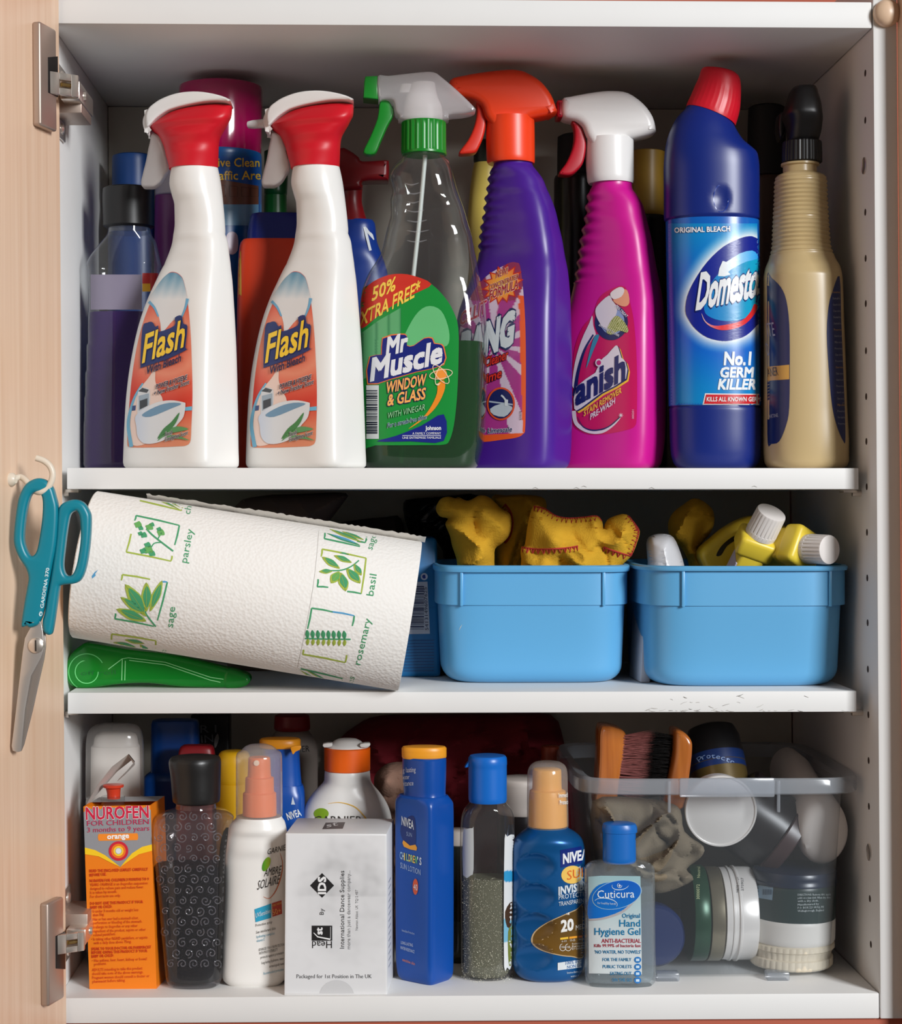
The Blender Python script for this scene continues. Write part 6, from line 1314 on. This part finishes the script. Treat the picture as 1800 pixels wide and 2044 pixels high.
# silver tin lid
SIL = plastic('brushed_tin', (232, 228, 224), .3, metal=.2)
t = inbin('polish_tin', 'round shiny silver tin facing out through the clear bin', 'tin', 1437, 1690, .05)
pc = P(1437, 1617, .062); R = .0268
lathe('tin', [(-.012, .001), (-.012, R * .94), (0, R * .95), (.001, R), (.0035, R), (.0042, R * .985), (.0042, R * .95), (.003, R * .93), (.0036, R * .8), (.0052, R * .5), (.006, R * .2), (.0061, .0001)], pc, (0, -1, -.06), SIL, t, seg=64)
lid_ = t
# protector can
t = inbin('spray_can', 'dark aerosol can with blue lettered band leaning back in the bin', 'can', 1436, 1900, .13)
p0 = P(1452, 1640, .100); axc = Vector((-.10, .42, .90)).normalized(); CANP = plastic('black_can', (22, 22, 24), .3)
lathe('can', [(0, .0215), (.044, .0218), (.0445, .0222)], p0, axc, plastic('olive_can', (92, 76, 40), .35, metal=.3), t)
cb = lathe('band', [(.0, .0219), (.0125, .0219)], p0 + axc * .0395, axc, plastic('navy_band', (18, 44, 96), .35), t, cap=False)
lathe('cap', [(0, .0218), (.014, .021), (.022, .018), (.025, .010), (.026, .0002)], p0 + axc * .052, axc, CANP, t)
pr = Print(cb); 
for i, ch in enumerate('protector'):
    f_ = (i - 4) / 4; x = 1433 + f_ * 36; y = 1515 + 8 * f_ * f_ + f_ * 4; pr.text(ch, (x - 4, y), (x + 4, y + 6 * f_), 10, (130, 156, 200), layer=1)
pr.build('lettering', t, printed('carton_ink'))
# brown cream jar lying tilted
t = inbin('cream_jar', 'dark brown shoe cream jar lying tilted behind the silver tin', 'jar', 1540, 1735, .09)
o0 = P(1548, 1666, .095); axj = Vector((-.80, .10, .58)).normalized(); BRN = plastic('dark_brown_jar', (26, 19, 20), .3)
lathe('jar', [(0, .0315), (.038, .0315), (.040, .029)], o0, axj, BRN, t, seg=48)
jl = lathe('lid', [(-.0005, .001), (0, .033), (.001, .0342), (.0105, .0342), (.0115, .033)], o0 - axj * .0112, axj, plastic('maroon_lid', (66, 48, 48), .3), t, seg=48)
pr = Print(jl, GEO[[o for o in bpy.data.objects if o.name.startswith('jar')][-1].name] if False else jl)
for i, s_ in enumerate(('CASTANHO ESCURO', 'MARRON OSCURO', 'DARK BROWN')): 
    a_, b_ = (1503 + i * 33, 1724 - i * 44), (1532 + i * 33, 1686 - i * 44); pr.text(s_, a_, b_, 5, (170, 158, 156), layer=1, res=1)
pr.build('lettering', t, printed('carton_ink'))
# white applicator bottle
t = inbin('shoe_whitener', 'white oval applicator bottle lying diagonally against the bin corner', 'bottle', 1646, 1730, .07)
pa, pb = P(1648, 1672, .058), P(1568, 1532, .17); dv = pb - pa; L_ = dv.length
V, Fc = lathe_geo([(0, .0002), (.0006, .011), (.002, .0155), (.006, .0183), (.012, .0192), (.03, .019), (.033, .0175), (.06, .0165), (L_ * .8, .0165), (L_, .013)], pa, dv, seg=40)
for v in V: v.z += (v.z - (pa.z + (v.y - pa.y) / dv.y * dv.z)) * .32
obj('bottle', V, Fc, plastic('chalk_white', (240, 232, 226), .5, var=.06), t)
# jars stacked at the front right
t = inbin('cream_tub', 'cream ribbed-lid polish tub under the dark green jar', 'tub', 1580, 1937, .071)
V, Fc = loft_geo([(1874, 1503, 1661), (1877, 1499, 1663), (1888, 1498, 1663.5), (1891, 1500, 1660), (1908, 1502, 1656), (1911, 1498, 1660), (1930, 1497, 1660), (1935, 1500, 1657)], .071, seg=120, base=BF)
for i, v in enumerate(V):
    if i % 3 == 0: v.x += (P(1580, 1900, .071).x - v.x) * .015; v.y += (.071 - v.y) * .015
obj('tub', V, Fc, plastic('cream_tub_plastic', (216, 204, 182), .4), t, sharp=25)
zt_ = max(v.z for v in V)
t = inbin('polish_jar', 'dark green labelled polish jar with navy lid and white base', 'jar', 1583, 1872, .071)
V, Fc = loft_geo([(1826, 1502, 1664), (1828, 1501, 1665), (1868, 1501, 1664), (1872, 1504, 1661)], .071, base=zt_); obj('base', V, Fc, plastic('white_jar_base', (220, 216, 210), .4), t)
jb = loft('jar', [(1756, 1505, 1664), (1760, 1503, 1666), (1827, 1503, 1665)], .071, plastic('dark_green_label', (34, 52, 50), .35), t)
loft('lid', [(1730, 1512, 1658), (1732, 1505, 1665), (1737, 1503, 1667), (1750, 1503, 1667), (1752, 1501, 1668), (1757, 1501, 1668), (1758, 1505, 1664)], .071, plastic('navy_jar_lid', (26, 38, 60), .3), t)
pr = Print(jb); pr.poly([(1508, 1766), (1543, 1771), (1541, 1797), (1507, 1791)], (130, 156, 176), 0); 
for i in range(9): pr.poly([(1522 + i * 2.2, 1775), (1523 + i * 2.2, 1775), (1522.5 + i * 2.2, 1786), (1521.5 + i * 2.2, 1786)], (60, 80, 104), 2)
for i, s_ in enumerate(('DIRECTIONS: Remove dirt, apply', 'polish on a clean cloth. When dry, shine', 'with a dry cloth.', 'Manufactured by', 'P.O. BOX 221 HULL PE', 'Wellingborough, England')): pr.text(s_, (1592, 1788 + i * 6.3 + (i > 2) * 1), (1658 - (i in (2, 3)) * 24 - (i > 3) * 14, 1787 + i * 6.3), 4, (196, 204, 204), layer=1, res=1)
pr.build('label', t, printed('carton_ink'))
# tins standing on edge
def edge_tin(label, prof, px, R, mat, Y=.082):
    t = inbin('polish_tin', label, 'tin', px[0], 1930, Y, 'polish tins on edge'); a = P(px[0], 1833, Y); L = P(px[1], 1833, Y).x - a.x; a.z = BF + R
    return t, lathe('tin', [(f_ * L, R * r) for f_, r in prof], a, (1, 0, 0), mat, t, seg=64)
t, o = edge_tin('dark green polish tin standing on edge in the bin', [(0, .9), (.02, .99), (.1, 1), (.9, 1), (.98, .98), (1, .9)], (1372, 1404), .0355, plastic('green_tin', (28, 70, 48), .3, metal=.3))
pr = Print(o); vtext(pr, '3000072', 1396, 1795, 1765, 6, (190, 200, 150), layer=1); vtext(pr, 'Neutral', 1397, 1752, 1730, 6, (190, 200, 150), layer=1); pr.build('lettering', t, printed('carton_ink'))
edge_tin('grey-gold polish tin standing on edge in the bin', [(0, .9), (.05, .99), (.12, 1), (.92, 1), (.98, .98), (1, .92)], (1405, 1433), .0348, plastic('gold_grey_tin', (150, 142, 122), .32, metal=.7))
t, o = edge_tin('silver ridged polish tin standing on edge in the bin', [(0, .85), (.02, .97), (.2, .98), (.22, 1.0), (.27, 1.0), (.29, .97), (.4, .97), (.42, 1.01), (.47, 1.01), (.5, .985), (.93, .985), (.985, .97), (1, .9)], (1434, 1499), .0350, SIL)
pr = Print(o); vtext(pr, 'MADE IN UK', 1475, 1781, 1750, 5, (110, 110, 112), layer=1); vtext(pr, '270907', 1484, 1778, 1752, 5, (110, 110, 112), layer=1); pr.build('lettering', t, printed('carton_ink'))
t = inbin('polish_tin', 'navy blue round tin behind the hand gel bottle', 'tin', 1300, 1930, .055)
a = P(1306, 1866, .060); a.z = BF + .0232; lathe('tin', [(-.014, .0225), (-.001, .0232), (.001, .0228), (.003, .021), (.0036, .012), (.0037, .0002)], a, (0, -1, 0), plastic('navy_tin', (32, 48, 96), .3), t)
# ------------------------------------------------------------------ back rows
def bottle(name, label, cat, Y, base, parts, **kw):
    xs = parts[-1][1]; px = (xs[-1][1] + xs[-1][2]) / 2
    t = thing(name, label, cat, (P(px, 1000, Y).x, Y, base)); out = []
    for i, (pn, secs, mat, *o) in enumerate(parts):
        k = dict(o[0]) if o else {}
        if i == len(parts) - 1: k['base'] = base
        out.append(loft(pn, secs, Y, mat, t, **k))
    return t, out
pl = plastic
# top shelf
Y = .118
t, (o, lq, cp, bd_) = bottle('cleaner_bottle', 'clear bottle of purple liquid with a black cap in the left corner', 'bottle', Y, Z1, [
    ('screw_neck', [(450, 216, 300), (466, 216, 300)], clear('clear_bottle')),
    ('liquid', [(625, 178, 318), (650, 177, 319), (760, 172, 322), (880, 168, 325), (934, 167, 325)], clear('purple_liquid', (90, 36, 150), .7, (74, 16, 128), .2, .05, .02), dict(n=2.6, k=.62, grow=-.001)),
    ('cap', [(375, 212, 302), (378, 206, 308), (398, 205, 308), (448, 206, 308), (452, 206, 308), (455, 210, 304)], BLK),
    ('bottle', [(456, 216, 300, .9, 2), (468, 214, 302), (480, 205, 310, .7, 2.3), (524, 175, 321, .62, 2.6), (532, 173, 323), (536, 175.5, 320.5), (620, 177, 319.5), (640, 176, 320.5), (686, 176, 320.5), (690, 173.5, 322), (740, 173, 322.5), (744, 171, 324), (790, 170.5, 324.5), (794, 169, 325), (840, 168.5, 325.5), (844, 167.5, 326), (925, 167, 326), (933, 170, 323), (937, 178, 316)], clear('clear_bottle'))])
pr = Print(bd_); pr.poly([(284, 545), (316, 545), (316, 580), (284, 580)], (196, 40, 36), 0); pr.poly([(284, 566), (300, 566), (300, 582), (284, 582)], (236, 180, 40), 1); pr.poly([(181, 548), (283, 548), (283, 618), (181, 618)], (132, 124, 142), 0); pr.build('label', t, printed('glossy_label'))
bottle('cleaner_bottle', 'blue-capped bottle behind the purple-liquid bottle', 'bottle', .215, Z1, [('cap', [(310, 232, 302), (313, 225, 308), (318, 224, 309), (378, 224, 309), (384, 226, 307)], pl('dull_blue_cap', (14, 64, 128), .4)), ('bottle', [(385, 230, 303), (410, 226, 307), (450, 216, 316, .8, 2.4), (900, 216, 316), (936, 218, 314)], pl('blue_label_bottle', (26, 64, 130), .35))])
bottle('cleaner_bottle', 'plum bottle with a pale grey cap behind the left white spray', 'bottle', .205, Z1, [('cap', [(330, 318, 382), (334, 311, 390), (390, 310, 391), (392, 312, 389)], pl('pale_grey_cap', (190, 180, 190), .4)), ('bottle', [(392, 310, 392, .8, 2.3), (420, 309, 394), (930, 306, 396), (937, 309, 393)], pl('plum_plastic', (120, 44, 118), .35))])
Y = .165
t, (o, b_) = bottle('carpet_spray', 'large aerosol with translucent magenta cap and blue label', 'can', Y, Z1, [('overcap', [(170, 382, 500), (171, 368, 513), (175, 358.5, 522), (182, 357, 523.5), (300, 359, 521), (310, 360, 520)], pl('magenta_cap', (170, 14, 86), .12, coat=.5)), ('can', [(308, 360, 521), (312, 358, 522), (930, 358, 522), (937, 362, 518)], pl('can_blue', (16, 90, 160), .28))])
pr = Print(b_)
pr.poly([(428, 312), (520, 312), (521, 372), (428, 356)], (14, 84, 168), 0, 8); pr.poly([(428, 356), (521, 372), (521, 408), (428, 408)], (112, 70, 54), 1, 8)
for x in (434, 458, 482, 500): pr.poly(band([(x, 368 + (x - 430) * .1), (x + 16, 370 + (x - 430) * .1), (x + 16, 392), (x, 392), (x, 368 + (x - 430) * .1)], 1), (70, 40, 32), 2)
pr.poly([(428, 408), (521, 408), (521, 450), (428, 450)], (110, 160, 196), 1, 8); pr.poly(cr([(452, 470), (462, 462), (474, 470), (474, 500), (460, 508), (452, 490)], n=3), (196, 180, 196), 1)
pr.text('Effective Cleaning', (385, 332), (545, 333), 17, (250, 206, 60), layer=3, bold=.01); pr.text('In Traffic Areas', (388, 359), (540, 358), 17, (250, 206, 60), layer=3, bold=.01)
pr.build('label', t, printed('glossy_label'))
bottle('cleaner_bottle', 'green long-necked bottle between the two white sprays', 'bottle', .225, Z1, [('cap', [(300, 532, 570), (303, 527, 575), (388, 527, 573), (391, 529, 571)], pl('dark_green_cap', (16, 84, 44), .3)), ('bottle', [(391, 527, 572), (430, 526, 573), (500, 500, 600, .8, 2.3), (930, 500, 600), (937, 504, 596)], pl('green_plastic', (18, 96, 40), .35))])
t, (o, b_) = bottle('cleaner_bottle', 'orange-red bottle with a flat navy cap between the white sprays', 'bottle', .118, Z1, [('cap', [(427, 512, 600, .55, 4), (429, 503, 606), (440, 499, 610), (478, 494, 616), (486, 496, 614)], pl('navy_flat_cap', (14, 34, 120), .35)), ('bottle', [(480, 486, 620, .5, 4), (486, 481, 624), (500, 478, 627), (560, 475, 628), (700, 473, 630), (930, 473, 632), (937, 478, 628)], pl('orange_red_bottle', (214, 62, 28), .38))])
pr = Print(b_); pr.poly([(476, 508), (481, 500), (482, 590), (475, 594)], (226, 170, 50), 0); pr.build('label', t, printed('glossy_label'))
Y = .185; MAR = pl('maroon_trigger', (128, 14, 22), .35); BB = pl('royal_blue_plastic', (18, 56, 142), .33)
t = thing('spray_bottle', 'blue spray bottle with dark red head facing right', 'spray bottle', (P(710, 900, Y).x, Y, Z1))
b_ = loft('bottle', [(440, 676, 744, .8, 2.2), (446, 672, 748), (480, 668, 752), (498, 662, 758), (540, 640, 772, .6, 3), (600, 632, 782), (930, 630, 784), (937, 636, 778)], Y, BB, t, base=Z1)
plate('trigger_head', cr([(680, 300), (700, 306), (716, 318), (724, 326), (770, 324), (776, 330), (775, 360), (768, 364), (724, 366), (722, 380), (690, 384), (670, 380), (660, 330)], n=3), Y, .013, MAR, t, bev=.004)
loft('trigger_collar', [(370, 676, 724), (400, 680, 722), (420, 680, 726), (442, 677, 733)], Y, MAR, t)
pr = Print(b_); pr.text('M', (737, 500), (764, 492), 46, (224, 228, 234), layer=1, bold=.01, upv=(-.25, -1)); pr.build('lettering', t, printed('glossy_label'))
bottle('cleaner_bottle', 'yellow bottle with a dark green cap behind the purple spray', 'bottle', .20, Z1, [('cap', [(280, 952, 985), (284, 947, 990), (322, 945, 994), (327, 947, 992)], pl('dark_olive_cap', (24, 36, 26), .4)), ('bottle', [(326, 946, 993), (340, 943, 996), (400, 936, 1004, .8, 2.3), (460, 932, 1008), (520, 936, 1006), (600, 930, 1010), (930, 930, 1010), (937, 934, 1006)], pl('mustard_plastic', (198, 176, 84), .38))])
bottle('polish_can', 'tall can with an ochre cap behind the pink spray', 'can', .205, Z1, [('cap', [(303, 1254, 1324), (305, 1250, 1327), (430, 1250, 1327), (433, 1252, 1325)], pl('ochre_cap', (176, 136, 50), .4)), ('can', [(433, 1248, 1329), (436, 1246, 1331), (930, 1246, 1331), (937, 1249, 1328)], pl('black_can_body', (18, 16, 17), .3))])
bottle('polish_can', 'matt black can in the dark between the purple and pink sprays', 'can', .215, Z1, [('cap', [(270, 1120, 1182), (274, 1113, 1190), (350, 1112, 1191), (352, 1115, 1188)], pl('black_matt', (26, 24, 26), .6)), ('can', [(352, 1108, 1194), (358, 1106, 1196), (930, 1106, 1196), (937, 1110, 1192)], pl('black_can_body', (18, 16, 17), .3))])
bottle('polish_can', 'black capped can in the shadow behind the blue bleach bottle', 'can', .215, Z1, [('cap', [(212, 1500, 1560), (216, 1494, 1566), (352, 1492, 1568), (355, 1495, 1565)], pl('black_matt', (26, 24, 26), .6)), ('can', [(355, 1490, 1570), (360, 1488, 1572), (930, 1488, 1572), (937, 1492, 1568)], pl('brown_can', (74, 52, 36), .4))])

# bottom compartment
Y = .105
t, (a_, b_, c_) = bottle('roll_on_deodorant', 'white roll-on bottle with a clear domed cap behind the medicine carton', 'bottle', Y, Z3, [
    ('inner_dome', [(1462, 200, 262, .7, 3), (1466, 193, 270), (1475, 189, 274), (1487, 187, 276), (1489, 183, 278), (1592, 182, 279)], pl('soft_white', (216, 210, 204), .45)),
    ('clear_cap', [(1444, 205, 256, .7, 2.6), (1447, 190, 270), (1455, 179, 279), (1468, 174, 284), (1490, 172, 286), (1592, 171.5, 287), (1594, 173, 285)], clear('frosty_cap')),
    ('bottle', [(1592, 173, 286, .7, 2.6), (1600, 172, 287), (1900, 174, 285), (1925, 178, 281)], HDPE)])
Y = .17
t, (a_, b_) = bottle('cleaner_bottle', 'square-shouldered blue bottle behind the black-capped shampoo', 'bottle', Y, Z3, [('cap', [(1436, 312, 388, .6, 4), (1438, 305, 394), (1444, 303, 397), (1540, 302, 398), (1546, 303, 397)], pl('mid_blue_plastic', (16, 76, 160), .3)), ('bottle', [(1540, 300, 400, .6, 4), (1548, 290, 410), (1556, 287, 413), (1860, 287, 413), (1890, 290, 410)], pl('mid_blue_plastic', (16, 76, 160), .3))])
bottle('nail_polish_remover', 'small bottle with a dark red cap behind the black-capped shampoo', 'bottle', .125, Z3, [('cap', [(1487, 366, 420, .6, 4), (1490, 361, 425), (1500, 357, 428), (1514, 355, 430)], pl('dark_red_cap', (140, 18, 28), .4)), ('bottle', [(1514, 356, 429, .6, 4), (1520, 352, 432), (1890, 352, 432), (1920, 355, 429)], pl('rust_bottle', (150, 40, 24), .35))])
t, (a_, b_) = bottle('aftershave_box', 'tall black carton with grey letters at the back of the bottom shelf', 'box', .235, Z3, [('lid', [(1424, 385, 458, .7, 14), (1426, 383, 460), (1440, 383, 460)], pl('black_card', (20, 19, 21), .4)), ('carton', [(1440, 383, 460, .7, 14), (1840, 383, 460), (1842, 384, 459)], pl('black_card', (20, 19, 21), .4))])
pr = Print(b_); pr.text('R I', (400, 1463), (432, 1462), 15, (110, 110, 112), layer=1); pr.text('IN', (402, 1483), (426, 1481), 15, (110, 110, 112), layer=1); pr.poly(cr([(428, 1476), (434, 1464), (437, 1474), (432, 1490), (428, 1492)], n=2), (150, 146, 142), 1); pr.build('lettering', t, printed('carton_ink'))
bottle('yellow_bottle', 'yellow round-topped bottle beside the black-capped shampoo', 'bottle', .118, Z3, [('cap', [(1498, 448, 486), (1500, 441, 493), (1508, 436, 498), (1520, 433, 501), (1560, 433, 501), (1563, 434, 500)], pl('strong_yellow', (220, 168, 16), .4)), ('bottle', [(1563, 433, 501), (1600, 432, 502), (1890, 432, 502), (1915, 436, 498)], pl('strong_yellow', (220, 168, 16), .4))])
t, (l_, c_, b_) = bottle('sun_lotion', 'blue sun lotion bottle with torn orange lid behind the white sun spray', 'bottle', .110, Z3, [('lid', [(1473, 530, 588, .7, 2.3), (1474, 521, 597), (1477, 518, 600), (1490, 518, 600), (1492, 520, 598)], pl('amber_lid', (232, 150, 28), .38)), ('upper_cap', [(1491, 523, 597, .7, 2.4), (1545, 524, 600), (1566, 522, 602)], NB), ('bottle', [(1566, 518, 604, .7, 3), (1576, 512, 607), (1590, 508, 608, .7, 4), (1890, 508, 609), (1920, 512, 605)], NB)])
pr = Print(b_); pr.text('NIVEA', (575, 1637), (602, 1628), 14, (220, 226, 234), layer=1, bold=.02); pr.poly([(581, 1606), (584, 1590), (589, 1606)], (196, 206, 220), 1); pr.build('print', t, printed('glossy_label'))
plate('torn_tab', cr([(581, 1490), (600, 1488), (599, 1496), (590, 1500), (585, 1506), (582, 1500)], n=2), .092, .001, pl('amber_lid', (232, 150, 28), .38), t, bev=.0003)
t, (a_, b_) = bottle('body_lotion', 'pale lotion bottle with dark red cap in the back shadow', 'bottle', .205, Z3, [('cap', [(1425, 556, 610), (1428, 549, 617), (1454, 547, 619), (1457, 549, 617)], pl('dark_red_cap', (140, 18, 28), .4)), ('bottle', [(1457, 552, 614), (1466, 545, 622), (1480, 536, 630), (1500, 530, 634), (1830, 530, 634), (1845, 535, 630)], pl('warm_grey_plastic', (150, 140, 132), .45))])  # the bottle body itself is grey
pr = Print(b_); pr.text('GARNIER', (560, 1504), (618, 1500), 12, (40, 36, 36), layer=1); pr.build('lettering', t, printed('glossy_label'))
Y = .115
t = thing('body_lotion', 'white round-shouldered lotion bottle with orange cap behind the white carton', 'bottle', (P(692, 1900, Y).x, Y, Z3))
b_ = loft('bottle', [(1536, 649, 737, 1, 2), (1540, 648, 738), (1558, 647, 740), (1566, 641, 744, .9, 2), (1583, 625, 758, .75, 2.1), (1605, 611, 772, .65, 2.3), (1620, 605, 778), (1640, 602, 782), (1700, 600, 784), (1880, 602, 782), (1915, 608, 776)], Y, HDPE, t, base=Z3, seg=64)
loft('orange_cap', [(1491, 650, 736), (1493, 647, 739), (1536, 647, 739), (1538, 649, 737)], Y, pl('lotion_orange', (238, 98, 10), .38), t)
loft('white_lid', [(1474, 682, 704), (1475, 674, 712), (1479, 666, 720), (1485, 660, 726), (1489, 652, 734), (1492, 650, 736)], Y, HDPE, t)
for x0, x1 in ((645, 662), (719, 737)): plate('lid_tab', cr([(x0, 1484), (x1, 1482), (x1, 1489), (x0 + 2, 1491)], n=2), Y - .01, .004, HDPE, t, bev=.0006)
pr = Print(b_); pr.poly(ell(641, 1624, 15, 11, 0, 24), (130, 170, 40), 0); pr.text('GARNIER', (627, 1645), (723, 1645), 16, (60, 56, 52), layer=2); pr.poly(band(cr([(655, 1604), (680, 1602), (710, 1612), (732, 1636)], False, 6), .6, 3), (230, 180, 60), 1); pr.build('print', t, printed('glossy_label'))
t = thing('knitted_glove', 'beige knitted glove bunched behind the sun lotions', 'glove', P(780, 1700, .15)); V, Fc = cloth_geo(cr([(746, 1560), (755, 1540), (775, 1526), (800, 1523), (820, 1530), (822, 1620), (820, 1850), (770, 1850), (770, 1640), (752, 1600)], n=3), .16, .022, fold=.006, seed=51, scale=30)
for v in V: v.z = max(v.z, Z3)
obj('knit', V, Fc, pl('beige_knit', (160, 124, 106), .95, bump=('n', 500, .5, .001)), t, sharp=70)
t = thing('fabric_bag', 'dark red fabric bag filling the back of the bottom shelf', 'bag', P(950, 1850, .24)); V, Fc = cloth_geo(cr([(668, 1500), (710, 1450), (760, 1430), (860, 1427), (1000, 1426), (1100, 1428), (1125, 1480), (1140, 1560), (1150, 1700), (1150, 1845), (660, 1845), (660, 1650)], n=3), .262, .026, fold=.014, seed=61, scale=70, sub=16)
for v in V: v.z = max(v.z, Z3)
obj('fabric', V, Fc, pl('dark_red_fabric', (126, 20, 34), .9), t, sharp=70)
t, (a_, b_) = bottle('cream_jar', 'dark jar with a white screw lid behind the glitter bottle', 'jar', .125, Z3, [('lid', [(1552, 998, 1086), (1554, 994, 1090), (1558, 992, 1092), (1620, 992, 1092), (1623, 994, 1090)], pl('chalk_lid', (206, 196, 188), .45)), ('jar', [(1623, 994, 1090), (1640, 992, 1092), (1880, 992, 1092), (1905, 996, 1088)], pl('dark_jar', (26, 22, 24), .3))])
bottle('lip_balm_stick', 'rust brown stick behind the metallic blue sun spray', 'tube', .2, Z3, [('cap', [(1488, 1084, 1112), (1490, 1080, 1116), (1540, 1080, 1116)], pl('rust_cap', (150, 58, 30), .4)), ('tube', [(1540, 1080, 1116), (1850, 1080, 1116), (1852, 1081, 1115)], pl('rust_tube', (120, 40, 28), .4))])
bottle('pill_pot', 'white pot between the blue sun lotion and the glitter bottle', 'pot', .10, Z3, [('lid', [(1655, 893, 935), (1657, 890, 938), (1684, 890, 938), (1686, 892, 936)], pl('chalk_lid', (206, 196, 188), .45)), ('pot', [(1686, 891, 937), (1700, 889, 939), (1900, 889, 939), (1915, 892, 936)], clear('smoky_pot', (190, 196, 190), .3, (90, 100, 94), .4, .1))])
